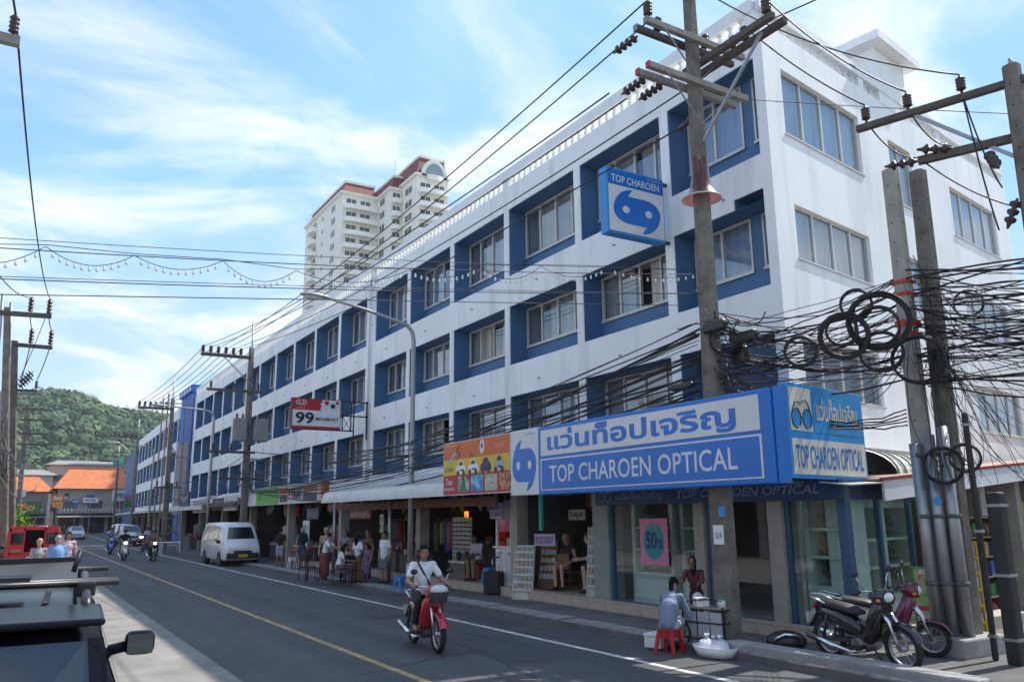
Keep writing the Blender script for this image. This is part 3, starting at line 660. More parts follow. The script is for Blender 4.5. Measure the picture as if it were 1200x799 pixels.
for k, cm in enumerate((white_pl, white_pl, M('print_navy', (.03, .05, .14), .5), M('print_silver', (.36, .38, .36), .5))):   # printed cars
    yc = 2.38-k*.63; zc_ = .675; hh = 1.15 if k == 3 else 1.
    def pl(pts, x, m_, nm, par): return MB().add([(x, yc-px*.54, zc_+pz*.37*hh) for px, pz in pts], [tuple(range(len(pts)))]).build(nm, m_, par)
    b = pl([(-.5, -.25), (-.48, .05), (-.3, .12), (-.22, .42), (.12, .5), (.3, .18), (.48, .02), (.5, -.3), (.3, -.42), (-.3, -.42)], -.011, cm, 'printed_car', rs)
    pl([(-.2, .14), (-.15, .36), (.09, .42), (.22, .15)], -.0125, black_pl, 'printed_windscreen', b)
    for s in (-.3, .26): pl([(s+.13*math.cos(t), -.36+.2*math.sin(t)) for t in np.linspace(0, 6.28, 10, endpoint=False)], -.013, black_pl, 'printed_wheel', b)
    pl([(-.1, -.12), (.3, -.14), (.3, -.24), (-.1, -.22)], -.0128, black_pl, 'printed_grille', b)
MB().add([(-.010, 1.305-.114*math.cos(t), 1.121+.175*math.sin(t)) for t in np.linspace(0, 6.28, 16, endpoint=False)], [tuple(range(16))]).build('oval_badge', sign_white, rs)
MB().add([(-.012, 1.305-.044*math.cos(t), 1.14+.07*math.sin(t)) for t in np.linspace(0, 6.28, 10, endpoint=False)], [tuple(range(10))]).build('badge_mark', indigo, rs)
MB().add([(-.011, 3.10, .806), (-.011, 3.01, .79), (-.011, 2.68, 1.0), (-.011, 2.66, 1.095), (-.011, 2.75, 1.08)], [(0, 1, 2, 3, 4)]).build('printed_aeroplane', M('print_sky_blue', (.25, .45, .6), .5), rs)
MB().tube([(-.011, 2.53+.09*math.cos(t*1.3), .894+t*.048) for t in np.linspace(0, 7, 22)], .011, 4).build('printed_swirl', wood_b, rs)
MB().tube([(-.011, 1.92-.0175*k, .964+.044*math.sin(k*1.9)) for k in range(12)], .010, 4).build('printed_squiggle', M('pale_pink_print3', (.6, .3, .28), .5), rs)
# the board round the corner
ss = thing('corner_sign', 'sun faded blue and cream sign board facing the side street', 'sign', (10.9, 8.5, 2.6), world_=True)
OF = 1.5
def sq(u0, u1, z0, z1, off, th): return MB().prism([sp(u0, off, z0), sp(u1, off, z0), sp(u1, off-th, z0), sp(u0, off-th, z0)], (0, 0, z1-z0))
sq(-2.72, -.38, 2.60, 4.03, OF, .14).build('sign_box', sign_blue2, ss, bevel=.01)
MB().prism([(9.62, 8.28, 2.53), sp(-2.74, OF, 2.53), sp(-2.74, OF-.2, 2.53), (9.9, 8.5, 2.53)], (0, 0, 1.44)).build('end_panel', sign_blue, ss)
sq(-2.66, -2.03, 3.31, 3.97, OF+.006, .006).build('glasses_panel', sign_cream, ss)
sq(-1.99, -.43, 3.31, 3.97, OF+.004, .004).build('blue_panel', sign_blue2, ss)
sq(-2.66, -.43, 2.66, 3.19, OF+.006, .006).build('cream_panel', sign_cream, ss)
put_text('TOP CHAROEN OPTICAL', 2.06, .35, sign_blue, ss, sp(-2.58, OF+.01, 2.75), D2, bold=.012)
put_text('แว่นท็อปเจริญ', 1.3, .43, sign_cream, ss, sp(-1.90, OF+.01, 3.43), D2, bold=.02)
mbg = MB()
for uu in (-2.50, -2.19): mbg.tube([sp(uu+.13*math.cos(t), OF+.012, 3.50+.15*math.sin(t)) for t in np.linspace(0, 6.28, 20, endpoint=False)], .010, 5, True)
mbg.tube([sp(-2.37, OF+.012, 3.51), sp(-2.345, OF+.012, 3.535), sp(-2.32, OF+.012, 3.51)], .010, 5)
mbg.tube([sp(-2.6, OF+.012, 3.6), sp(-2.52, OF+.012, 3.73), sp(-2.43, OF+.012, 3.76), sp(-2.36, OF+.012, 3.71)], .008, 5); mbg.tube([sp(-2.08, OF+.012, 3.6), sp(-2.15, OF+.012, 3.74), sp(-2.23, OF+.012, 3.8), sp(-2.34, OF+.012, 3.74)], .008, 5)
mbg.build('drawn_glasses', black_pl, ss)
mbg = MB()
for uu in (-2.50, -2.19): mbg.add([sp(uu+.125*math.cos(t), OF+.009, 3.50+.14*math.sin(t)) for t in np.linspace(0, 6.28, 20, endpoint=False)], [tuple(range(20))])
mbg.build('drawn_lenses', sign_blue2, ss)
# blade sign on the facade
bs = thing('blade_sign', 'square blue and white TOP CHAROEN sign hung out from the facade', 'sign', (11.2, 13.1, 8.03), world_=True)
MB().box(10.37, 12.02, 13.0, 13.26, 8.03, 9.56).build('sign_box', sign_blue2, bs, bevel=.03)
MB().box(10.42, 11.97, 12.990, 12.999, 9.18, 9.51).build('blue_strip', sign_blue, bs)
MB().box(10.42, 11.97, 12.990, 12.999, 8.09, 9.15).build('white_panel', sign_white, bs)
put_text('TOP CHAROEN', 1.36, .17, sign_white, bs, (10.5, 12.986, 9.22), (1, 0, 0), bold=.015)
put_text('แว่นท็อปเจริญ', .42, .06, sign_white, bs, (11.5, 12.986, 9.43), (1, 0, 0))
logo(bs, (11.2, 12.985, 8.62), (1, 0, 0), 1.34, .98, sign_blue, sign_white, (0, -1, 0))
for z in (8.1, 9.5): MB().box(12.02, 12.2, 13.08, 13.16, z-.03, z+.03).build('bracket', black_pl, bs)
# minimart blade sign
m9 = thing('blade_sign', 'white and red 99 MINIMART sign on a dark steel truss', 'sign', (10, 31.4, 5.5), world_=True)
MB().box(9.02, 11.02, 31.38, 31.56, 5.50, 6.73).build('sign_box', M('dark_red_frame', (.10, .02, .03), .5), m9)
MB().box(9.06, 10.99, 31.372, 31.379, 5.54, 6.70).build('white_panel', sign_white, m9)
MB().box(9.06, 10.99, 31.366, 31.3715, 5.54, 5.64).build('red_strip', red_s, m9)
rp = MB().add([(9.06, 31.369, 6.26), (10.2, 31.369, 6.26), (10.16, 31.369, 6.36), (10.24, 31.369, 6.44), (10.15, 31.369, 6.52), (10.26, 31.369, 6.62), (10.22, 31.369, 6.70), (9.06, 31.369, 6.70)], [tuple(range(8))]); rp.build('red_panel', red_s, m9)
put_text('99', .74, .46, black_pl, m9, (9.18, 31.36, 5.72), (1, 0, 0), bold=.03)
put_text('MINIMART', .95, .14, black_pl, m9, (9.98, 31.36, 5.86), (1, 0, 0), shear=.15, bold=.005)
put_text('วอลล์', .36, .09, M('pale_pink_print4', (.65, .4, .4), .5), m9, (9.2, 31.36, 6.30), (1, 0, 0))
mbs = MB()
for s in (1, .55): mbs.tube([(9.39+.21*s*math.sin(t)*(1 if abs(math.sin(t)) < .99 else 1), 31.362, 6.56+.10*s*math.cos(t)) for t in np.linspace(.15, 6.0, 26)], .016, 4)
mbs.build('swirl_emblem', sign_white, m9)
for (x, z, rx, rz, m_, n_) in ((10.42, 6.58, .10, .09, red_s, 'printed_berry'), (10.68, 6.46, .10, .10, black_pl, 'printed_berry'), (10.86, 6.60, .08, .06, red_s, 'printed_berry')):
    MB().add([(x+rx*math.cos(t)*(1+.15*math.sin(3*t)), 31.366, z+rz*math.sin(t)) for t in np.linspace(0, 6.28, 14, endpoint=False)], [tuple(range(14))]).build(n_, m_, m9)
tr = MB()
for z in (5.52, 6.12, 6.7): tr.beam((11.02, 31.47, z), (12.2 if z > 5.6 else 11.6, 31.47, z), .05, .05)
for x in (11.12, 11.48, 11.6): tr.beam((x, 31.47, 5.2 if x > 11.5 else 5.52), (x, 31.47, 6.7), .045, .045)
tr.beam((11.12, 31.47, 5.52), (11.48, 31.47, 6.12), .02, .02); tr.beam((11.48, 31.47, 5.52), (11.12, 31.47, 6.12), .02, .02); tr.beam((11.12, 31.47, 6.12), (11.48, 31.47, 6.7), .02, .02)
tr.beam((12.15, 31.47, 5.2), (12.15, 31.47, 6.75), .05, .05); tr.build('truss', black_pl, m9)
# minimart fascia
mf = thing('fascia_sign', 'green and white fascia sign with red 99 lettering above the parked van', 'sign', (10.4, 37, 2.7), world_=True)
MB().box(10.4, 10.62, 31.6, 44.0, 2.72, 3.55).build('sign_box', sign_white, mf)
MB().box(10.392, 10.399, 37.6, 41.6, 2.74, 3.52).build('green_panel', green_s, mf)
for a, b in ((36.2, 37.4), (32.1, 33.9)):
    MB().box(10.392, 10.399, a, b, 3.16, 3.44).build('orange_panel', orange_s, mf); MB().box(10.392, 10.399, a, b, 2.8, 3.1).build('dark_panel', navy, mf)
MB().box(10.39, 10.63, 31.3, 31.6, 2.72, 3.57).build('end_cap', orange_s, mf)
put_text('99', .8, .5, red_s, mf, (10.39, 36.1, 2.88), RL, bold=.01); put_text('MINIMART', 1.25, .5, navy, mf, (10.39, 35.25, 2.88), RL, bold=.01)
put_text('7:00', .7, .35, M('dark_green_print', (.02, .10, .03), .5), mf, (10.39, 41.3, 2.95), RL); put_text('RUAM', .9, .26, M('pale_green_print', (.3, .5, .3), .5), mf, (10.39, 38.9, 3.2), RL)
put_text('T', .4, .4, grey_let, mf, (10.39, 43.2, 2.9), RL)
# boards further along
for (y0_, y1_, z0, z1, m_, lab, tx, tm, x) in ((45.4, 48.4, 2.55, 3.35, sign_white, 'white board with violet band above the street lamp base', 'THAI FOOD', purple_l, 10.3), (49, 52, 2.6, 3.3, M('brown_board', (.10, .07, .06), .6), 'brown board on the dark awning past the minimart sign', 'MASSAGE', sign_cream, 10.4),
        (54, 58, 2.5, 3.2, cream_wall, 'pale cream shop board midway down the long block', 'TAILOR', red_s, 10.4), (61, 64.5, 3.0, 4.0, navy, 'dark blue board with white mark near the end of the block', 'V', sign_white, 10.6)):
    t = thing('shop_board', lab, 'sign', (x, y0_, z0), world_=True); MB().box(x, x+.12, y0_, y1_, z0, z1).build('board', m_, t)
    put_text(tx, (y1_-y0_)*.7, (z1-z0)*.4, tm, t, (x-.006, y1_-(y1_-y0_)*.15, z0+(z1-z0)*.3), RL, bold=.01)
# awnings
awn_m = M('white_corrugated_sheet', (.62, .62, .58), .5, var=.1, scale=1.5, streak=.18)
awn_d = M('dark_awning_sheet', (.10, .09, .085), .7, var=.25)
def awning(name, label, x0, y0_, y1_, zlow, zmid, zwall, ma, pitch=.14, drop=.42):
    t = thing(name, label, 'awning', (x0, y0_, zlow), world_=True); n = int((y1_-y0_)/(pitch/2)); rows = []
    prof = [(x0, zlow), (x0+.01, zlow+.12), (x0+.05, zlow+.24), (x0+.14, zmid-.05), (x0+.3, zmid), (12.19, zwall)]
    for k in range(n+1):
        yy = y0_+(y1_-y0_)*k/n; dd = .018 if k % 2 else -.018
        rows.append([(px+dd*(1 if i < 3 else .2), yy, pz+dd*(0 if i < 2 else 1)) for i, (px, pz) in enumerate(prof)])
    mb = MB(); mb.loft(rows, cap=False, closed=False, smooth=False); mb.build('sheet', ma, t)
    fr = MB()
    for yy in np.arange(y0_+.3, y1_, 2.2): fr.beam((x0+.12, yy, zlow+.2), (12.15, yy, zwall-.12), .05, .05)
    fr.beam((x0+.1, y0_, zlow+.12), (x0+.1, y1_, zlow+.12), .05, .05); fr.build('frame', steel, t); return t
awning('corrugated_awning', 'white corrugated awning with rounded edge left of the rental board', 9.62, 18.9, 29.2, 2.62, 3.02, 3.55, awn_m)
awning('corrugated_awning', 'dark awning sheet beyond the minimart sign', 10.0, 44.3, 53, 2.75, 3.0, 3.4, awn_d)
awning('corrugated_awning', 'grey awning sheet at the far end of the long block', 10.2, 53.4, 69, 2.7, 2.95, 3.4, awn_m)
brown_red = M('red_brown_beam', (.16, .045, .03), .6, var=.25)
tag(MB().box(10.55, 10.62, 18.2, 31.2, 2.36, 2.60).build('awning_beam', brown_red), 'red brown timber beam slung under the white corrugated awning', 'beam')
for yy, l in ((29.6, 'steel awning post right of the minimart sign'), (24.4, 'steel awning post behind the white shirted man')): tag(MB().cyl((10.3, yy, .1), (10.3, yy, 2.9), .06).build('awning_post', steel), l, 'post')
# side street awnings: curved plastic roof and white fascia
sa = thing('barrel_awning', 'ribbed barrel awning on the side street below the corner sign', 'awning', sp(2.6, .5, 2.7), world_=True)
mb = MB(); rows = []
for k in range(40):
    uu = 1.62+k*.11; dd = .02 if k % 2 else 0
    rows.append([sp(uu, .10+1.0*math.cos(t), 2.75+dd+.55*math.sin(t)) for t in np.linspace(0, math.pi*.6, 9)])
mb.loft(rows, cap=False, closed=False, smooth=False); mb.build('sheet', M('plastic_sheet', (.62, .60, .52), .4, var=.2, scale=3), sa)
mb = MB()
for k in range(0, 40, 3):
    uu = 1.62+k*.11; mb.tube([sp(uu, .12+1.0*math.cos(t), 2.79+.55*math.sin(t)) for t in np.linspace(0, math.pi*.6, 9)], .022, 5)
mb.build('rib', concrete, sa)
wf = thing('canopy_fascia', 'long white canopy edge with red trim on the side street', 'canopy', gs(3, 1.2, 2.5), world_=True)
def slope_box(u0, u1, o0, o1, za, zb, th): 
    k = .07; return MB().add([gs(u0, o1, za), gs(u1, o1, za+k*(u1-u0)), gs(u1, o0, za+k*(u1-u0)), gs(u0, o0, za), gs(u0, o1, za+th), gs(u1, o1, za+th+k*(u1-u0)), gs(u1, o0, za+th+k*(u1-u0)), gs(u0, o0, za+th)], [(0, 3, 2, 1), (4, 5, 6, 7), (0, 1, 5, 4), (1, 2, 6, 5), (2, 3, 7, 6), (3, 0, 4, 7)])
slope_box(.73, 13, -1.3, .29, 2.60, 0, .03).build('roof_sheet', M('rusty_sheet', (.35, .24, .18), .7, var=.3, scale=2), wf)
slope_box(.73, 13, .3, .34, 2.27, 0, .32).build('fascia_board', sign_white, wf)
slope_box(.70, 13, .29, .36, 2.592, 0, .05).build('trim', M('red_trim', (.25, .03, .03), .5), wf)
MB().prism([gs(-.3, .3, 2.5), gs(.75, .34, 2.55), gs(.75, -.2, 2.58), gs(-.3, -.2, 2.56)], (0, 0, .02)).build('cream_flap', sign_cream, wf)
for a, b, m_ in ((3.6, 8.0, inner_dark), (8.0, 15.0, wood_b)): gbox(MB(), a, b, -1.6, -1.5, .1, 2.9).build('back_wall', m_, wf)
for u in (3.75, 5.6, 7.6, 9.8, 12): gbox(MB(), u-.14, u+.14, -1.5, .05, .1, 2.75).build('pillar', cream_wall, wf)
gbox(MB(), 3.6, 15, -1.6, 0, 2.75, 2.85).build('ceiling', inner_mid, wf)
for k, (u, m_) in enumerate(((4.6, GOODS[0]), (6.5, GOODS[1]), (8.6, GOODS[2]), (11, GOODS[3]))): gbox(MB(), u-.7, u+.7, -.35, -.3, 1.95, 2.3).build('hanging_board', m_, wf)
# ------------------------------------------------------------------ poles, lamps and cables
pole_m = M('weathered_concrete_pole', (.17, .15, .125), .9, var=.40, scale=3, bump=.35, bscale=35, streak=.4, stain=(.10, .085, .07))
pole_l = M('pale_concrete_pole', (.36, .34, .29), .9, var=.2, scale=4, bump=.2, bscale=40)
arm_m = M('grey_crossarm', (.27, .25, .22), .9, var=.3, scale=5, bump=.2)
arm_d = M('dark_crossarm', (.10, .085, .07), .9, var=.3, scale=5)
ins_m = M('brown_insulator', (.055, .025, .02), .25, var=.15)
wire_m = M('black_cable', (.016, .016, .018), .55, var=.1)
wire_g = M('grey_cable', (.10, .10, .105), .6, var=.1)
hole_m = M('dark_hole', (.02, .02, .02), .9)
def add_pole(t, base, top, w0, w1, ma=pole_m, holes=True, n=8):
    base, top = Vector(base), Vector(top); mb = MB()
    rings = []
    for p, w in ((base, w0), (top, w1)):
        c = w*.5; k = c*.62
        rings.append([p+Vector(q) for q in ((-c, -k, 0), (-k, -c, 0), (k, -c, 0), (c, -k, 0), (c, k, 0), (k, c, 0), (-k, c, 0), (-c, k, 0))])
    mb.loft(rings, smooth=False); o = mb.build('shaft', ma, t)
    if holes:
        mh = MB(); d = top-base; L_ = d.length
        for k in range(int(L_/.32)):
            q = base+d*((k+.5)*.32/L_); w = w0+(w1-w0)*(k+.5)*.32/L_
            mh.cyl(q+Vector((0, -w*.5-.002, 0)), q+Vector((0, -w*.5+.003, 0)), .014, n=6); mh.cyl(q+Vector((-w*.5-.002, 0, 0)), q+Vector((-w*.5+.003, 0, 0)), .014, n=6)
        mh.build('bolt_holes', hole_m, t)['kind'] = 'stuff'
    return o
def pin_insulator(t, p, h=.34, r=.085, up=(0, 0, 1)):
    pr = [(.02, 0), (.02, .05)]
    for k in range(4): z = .05+k*(h-.08)/4; pr += [(r*.55, z), (r, z+.02), (r*.95, z+.035), (r*.55, z+(h-.08)/4)]
    pr += [(r*.4, h-.02), (.02, h)]
    return MB().lathe(pr, p, 10, up).build('insulator', ins_m, t)
def strain_insulator(t, p, d, n=4, r=.09):
    d = Vector(d).normalized(); pr = [(.015, 0)]
    for k in range(n): z = .06+k*.125; pr += [(.03, z), (r, z+.02), (r*.9, z+.05), (.035, z+.08)]
    pr += [(.015, n*.125+.1)]
    return MB().lathe(pr, p, 10, d).build('insulator', ins_m, t)
def cable_pts(a, b, sag, n=16, jit=0):
    a, b = Vector(a), Vector(b); o = []
    for k in range(n+1):
        s = k/n; p = a.lerp(b, s); p.z -= sag*4*s*(1-s)
        if jit and 0 < k < n: p += Vector((random.uniform(-jit, jit), random.uniform(-jit, jit), random.uniform(-jit, jit)))
        o.append(p)
    return o
def cable(a, b, sag, r, label, group=None, ma=wire_m, n=16, jit=0, name='overhead_cable'):
    o = MB().tube(cable_pts(a, b, sag, n, jit), r, 5).build(name, ma); return tag(o, label, 'cable', group)
# main pole in front of the optical shop
mp_t = thing('utility_pole', 'thick weathered concrete utility pole in front of the optical shop', 'utility pole', (9.95, 9.8, .1), world_=True)
add_pole(mp_t, (9.95, 9.8, .1), (9.93, 9.78, 12.3), .36, .19, pole_m)
for (y, z, m_) in ((9.66, 9.75, arm_m), (9.94, 9.75, arm_m), (9.66, 10.62, arm_m), (9.94, 10.62, arm_d)):
    MB().beam((8.72, y, z), (11.15, y, z), .10, .115).build('crossarm', m_, mp_t, bevel=.008)
    MB().box(8.71, 8.73, y-.052, y+.052, z-.06, z+.06).build('arm_end', red_s if z < 10 else arm_m, mp_t)
for x in (10.06, 10.36): MB().beam((x, 10.15, 10.22), (x, 8.02, 10.22), .11, .12).build('crossarm', arm_d, mp_t, bevel=.008)
for x, z, s in ((9.1, 9.7, -1), (10.7, 9.7, 1), (9.1, 10.55, -1), (10.7, 10.55, 1)):
    MB().beam((x, 9.6, z), (9.95, 9.68, z-.75), .03, .008).build('brace', steel, mp_t)
MB().beam((10.2, 8.4, 10.15), (9.95, 9.68, 8.6), .045, .045).build('brace', steel, mp_t)
for p in ((8.78, 9.66, 10.68), (9.25, 9.94, 10.68), (10.4, 9.9, 10.68), (10.06, 8.15, 10.28), (10.36, 8.9, 10.28), (10.9, 9.66, 10.68)): pin_insulator(mp_t, p)
for p, d in (((8.95, 9.98, 9.72), (-.15, 1, -.12)), ((9.35, 9.98, 9.72), (-.15, 1, -.12)), ((8.8, 9.98, 10.5), (-.15, 1, -.1))): strain_insulator(mp_t, p, d)
MB().cyl((9.95, 9.9, 9.15), (9.95, 10.25, 9.1), .05).build('spool_insulator', ins_m, mp_t)
# flared pink guard round the pole
guard = M_glass('pink_plastic', (.72, .26, .22), .0, rough=.3)
MB().lathe([(.15, .78), (.155, .45), (.19, .22), (.26, .08), (.34, 0)], (9.945, 9.79, 7.55), 20).build('animal_guard', guard, mp_t)
MB().tube([(9.945+.34*math.cos(t), 9.79+.34*math.sin(t), 7.55) for t in np.linspace(0, 6.28, 24, endpoint=False)], .012, 5, True).build('guard_rim', M('pale_rim', (.5, .46, .44), .5), mp_t)
npl = thing('number_plate_board', 'white number plate on the thick pole', 'plate', (9.76, 9.72, 1.62), world_=True)
MB().box(9.755, 9.765, 9.60, 9.82, 1.62, 1.92).build('plate', white_pl, npl); put_text('324', .15, .1, black_pl, npl, (9.752, 9.785, 1.71), RL)
tag(MB().box(9.762, 9.772, 9.55, 9.68, 2.05, 2.22).build('blue_sticker', sign_blue2), 'small blue sticker above the plate on the thick pole', 'sticker')
# splice boxes and cable mess on the main pole
for (p, s, l) in (((9.75, 9.5, 5.15), (.12, .5, .17), 'black splice case nearest the top of the cable tangle on the thick pole'), ((10.1, 9.2, 4.95), (.14, .55, .18), 'black splice case in the middle of the tangle right of the thick pole'), ((10.25, 9.45, 4.7), (.16, .3, .3), 'square black junction box right of the thick pole'), ((9.7, 10.3, 4.25), (.12, .5, .12), 'black splice case left of the thick pole above the blue sign')):
    t = thing('splice_case', l, 'junction box', p); MB().box(-s[0]/2, s[0]/2, -s[1]/2, s[1]/2, -s[2]/2, s[2]/2).build('case', black_pl, t, bevel=.04, seg=3); MB().cyl((0, -s[1]/2-.04, 0), (0, s[1]/2+.04, 0), .03).build('gland', black_rub, t)
for y0, l in ((10.6, 'dark blue steel board fixed behind the thick pole'),): tag(MB().box(11.3, 11.34, 9.6, 10.9, 4.25, 5.1).build('equipment_board', navy), l, 'board')
# poles by the side street
pa = thing('utility_pole', 'pale square concrete pole with red tape, left one of the pair by the side street', 'utility pole', (11.86, 7.41, .1), world_=True)
add_pole(pa, (11.86, 7.41, .1), (11.86, 7.41, 7.6), .27, .22, pole_l)
for z in (5.65, 5.45, 4.95, 4.8, 5.0): MB().box(11.86-.135, 11.86+.135, 7.41-.135, 7.41+.135, z, z+.05).build('red_tape', M('red_tape', (.55, .05, .02), .6), pa)
pb = thing('utility_pole', 'darker concrete pole standing right behind the pale one', 'utility pole', (12.15, 7.2, .1), world_=True)
add_pole(pb, (12.15, 7.2, .1), (12.08, 7.08, 7.5), .30, .22, pole_m)
pc = thing('utility_pole', 'pole at the right edge carrying two crossarms with insulators', 'utility pole', (11.5, 5.2, .1), world_=True)
add_pole(pc, (11.5, 5.2, .1), (11.5, 5.2, 8.25), .34, .2, pole_m)
MB().beam((10.84, 7.25, 8.0), (11.56, 5.0, 8.0), .11, .11).build('crossarm', arm_d, pc, bevel=.02); MB().beam((11.06, 6.45, 7.2), (11.56, 5.2, 7.2), .1, .11).build('crossarm', arm_d, pc)
MB().beam((11.1, 6.45, 7.96), (11.5, 5.3, 6.9), .05, .05).build('brace', steel, pc)
for p in ((10.86, 7.08, 8.05), (11.05, 6.5, 8.05), (11.27, 5.8, 8.05)): pin_insulator(pc, p, .28, .07)
for p, d in (((11.06, 6.45, 7.2), (-.3, .9, .1)), ((11.2, 6.0, 7.25), (-.4, .8, .2)), ((11.35, 5.6, 7.05), (-.3, -.3, -.5)), ((11.45, 5.35, 6.3), (-.3, .2, -.8))): strain_insulator(pc, p, d, 3, .08)
MB().cyl((11.5, 5.2, 8.25), (11.5, 5.2, 8.36), .03).build('cap', steel, pc)
tag(MB().box(11.42, 12.5, 6.85, 7.62, .09, .36).build('concrete_block', concrete, bevel=.03), 'rough concrete block at the foot of the grey conduits', 'concrete block')
RV = Vector((.53, -.85, 0))
for k in range(3):
    p = Vector((11.64, 7.27, 0))+RV*(-.07+.19*k)
    t = thing('conduit_pipe', ('left', 'middle', 'right')[k]+' one of three grey steel conduits strapped to the pale pole', 'pipe', (p.x, p.y, .3), group='conduits on the pole', world_=True)
    mb = MB().cyl((p.x, p.y, .3), (p.x-.02, p.y+.02, 3.1+.12*k), .085, n=14); mb.build('tube', steel, t)
    for z in (1.05, 2.0, 2.9): MB().cyl((p.x, p.y, z), (p.x, p.y, z+.06), .098, n=14).build('strap', M('dark_strap', (.1, .1, .1), .6), t)
    if k == 1: MB().cyl((p.x-.08, p.y-.045, 2.25), (p.x-.092, p.y-.053, 2.25), .06).build('round_sticker', sign_blue2, t)
for (x, y, h, w, l) in ((11.62, 6.28, 2.25, .19, 'black cable cover box at the far right of the pavement'), (11.72, 6.62, 3.4, .08, 'thin black cable riser beside the black cover box')):
    t = thing('cable_riser', l, 'cable duct', (x, y, .1)); MB().box(-w/2, w/2, -w/2, w/2, 0, h).build('cover', M('black_cover', (.022, .022, .022), .6, var=.3, scale=4), t, bevel=.03)
    for z in (.3, h*.5, h-.2): MB().box(-w/2-.008, w/2+.008, -w/2-.008, w/2+.008, z, z+.04).build('band', steel, t)
tag(MB().prism([(9.42, 9.4, .0), (9.72, 9.4, .0), (9.82, 5.6, .0), (9.5, 5.6, .0)], (0, 0, .23)).build('low_kerb_wall', concrete, bevel=.025), 'low concrete kerb wall in front of the parked black motorbike', 'kerb wall')
# left street poles
pl_ = thing('utility_pole', 'tall pole with two crossarms at the left edge of the street', 'utility pole', (.05, 40, 0), world_=True)
add_pole(pl_, (.0, 40, 0), (-.95, 40, 11.05), .42, .26, pole_m)
MB().beam((-1.9, 39.9, 10.75), (.72, 39.9, 10.85), .14, .2).build('crossarm', arm_d, pl_)
for x in (.6, -.1): pin_insulator(pl_, (x, 39.9, 10.92), .7, .12)
pl2 = thing('utility_pole', 'shorter pole with one short crossarm beside the left edge pole', 'utility pole', (.3, 40.6, 0), world_=True)
add_pole(pl2, (.25, 40.6, 0), (-.55, 40.6, 9.75), .4, .26, pole_m)
MB().beam((-.55, 40.5, 9.57), (.90, 40.5, 9.57), .14, .16).build('crossarm', arm_d, pl2); pin_insulator(pl2, (.8, 40.5, 9.65), .7, .11); pin_insulator(pl2, (.05, 40.5, 9.65), .7, .11)
MB().beam((-.4, 40.5, 7.6), (.5, 40.5, 7.62), .08, .1).build('crossarm', arm_d, pl2); pin_insulator(pl2, (.45, 40.5, 7.68), .4, .07)
for z in (7.7, 7.9): strain_insulator(pl2, (-.2, 40.4, z), (.6, 0, .7), 5, .16)
for x, z, l in ((-1.2, 11.85, 'thin steel pipe mast left of the left edge poles'), (-.85, 11.5, 'thin steel pipe mast between the left edge poles')): tag(MB().cyl((x+.3, 40.9, 0), (x, 40.9, z), .07, n=8).build('pipe_mast', steel), l, 'mast')
pl3 = thing('utility_pole', 'far left pole with four ladder like crossarms against the forest', 'utility pole', (.6, 62, 0), world_=True)
add_pole(pl3, (.55, 62, 0), (.3, 62, 9.6), .34, .24, pole_m, holes=False)
for z in (9.3, 8.6, 7.7, 7.0): MB().beam((.0, 61.9, z), (1.7, 61.9, z), .1, .12).build('crossarm', arm_d, pl3)
tln = thing('utility_pole', 'crossarm tip of a near pole poking into the top left corner', 'utility pole', (-1.6, 13, 0), world_=True)
add_pole(tln, (-1.6, 13, 0), (-1.6, 13, 9.6), .34, .24); MB().beam((-2.6, 12.9, 8.98), (-.56, 12.9, 8.98), .12, .14).build('crossarm', arm_m, tln); pin_insulator(tln, (-.66, 12.9, 9.05), .36, .07); pin_insulator(tln, (-2.3, 12.9, 9.05), .36, .07)
# poles down the right pavement
def street_pole(x, y, h, armz, x0, x1, lab, boxes=False, lower=None):
    t = thing('utility_pole', lab, 'utility pole', (x, y, .1), world_=True); add_pole(t, (x, y, .1), (x-.12, y, h), .40, .24, pole_m, holes=False)
    MB().cyl((x-.12, y-.2, h-1.6), (x-.16, y-.2, h+1.35), .045, n=8).build('lightning_spike', steel, t)
    MB().beam((x0, y-.2, armz), (x1, y-.2, armz), .12, .16).build('crossarm', arm_d, t); k = 0
    for xx in np.linspace(x0+.1, x1-.5, 6): pin_insulator(t, (xx, y-.2, armz+.06), .42, .11)
    MB().beam((x0+1.1, y-.2, armz), (x, y-.2, armz-1.5), .05, .05).build('brace', steel, t)
    for z, a, b in lower or ():
        MB().beam((a, y-.2, z), (b, y-.2, z), .1, .13).build('crossarm', arm_d, t)
        for xx in np.linspace(a+.2, b-.3, 3): pin_insulator(t, (xx, y-.2, z+.05), .4, .07)
    if boxes:
        for s in (-1, 1):
            tb = MB().box(x-.02+s*.55-.35, x-.02+s*.55+.35, y-.5, y-.22, 6.0, 7.2).build('transformer', M('transformer_grey', (.24, .24, .23), .6, var=.15), t, bevel=.08)
            for q in (-.2, .1): MB().lathe([(.03, 0), (.07, .06), (.04, .1), (.07, .16), (.03, .22)], (x+s*.55+q, y-.36, 7.2), 8).build('bushing', ins_m, tb)
    return t
street_pole(10.3, 43.4, 11.0, 10.42, 7.6, 10.1, 'pole with transformer boxes and long crossarms in front of the long block', True, [(8.62, 8.0, 10.9), (5.45, 8.3, 10.6), (4.1, 8.9, 11.0)])
street_pole(9.35, 62, 10.6, 9.8, 6.95, 9.3, 'second pole down the street beside the scaffold', False, [(4.3, 8.4, 10.2)])
street_pole(11.2, 96, 11.4, 10.8, 8.3, 11.0, 'third pole down the street before the second blue block')
street_pole(12.6, 128, 11.0, 10.2, 10.0, 12.4, 'most distant pole on the right side of the street')
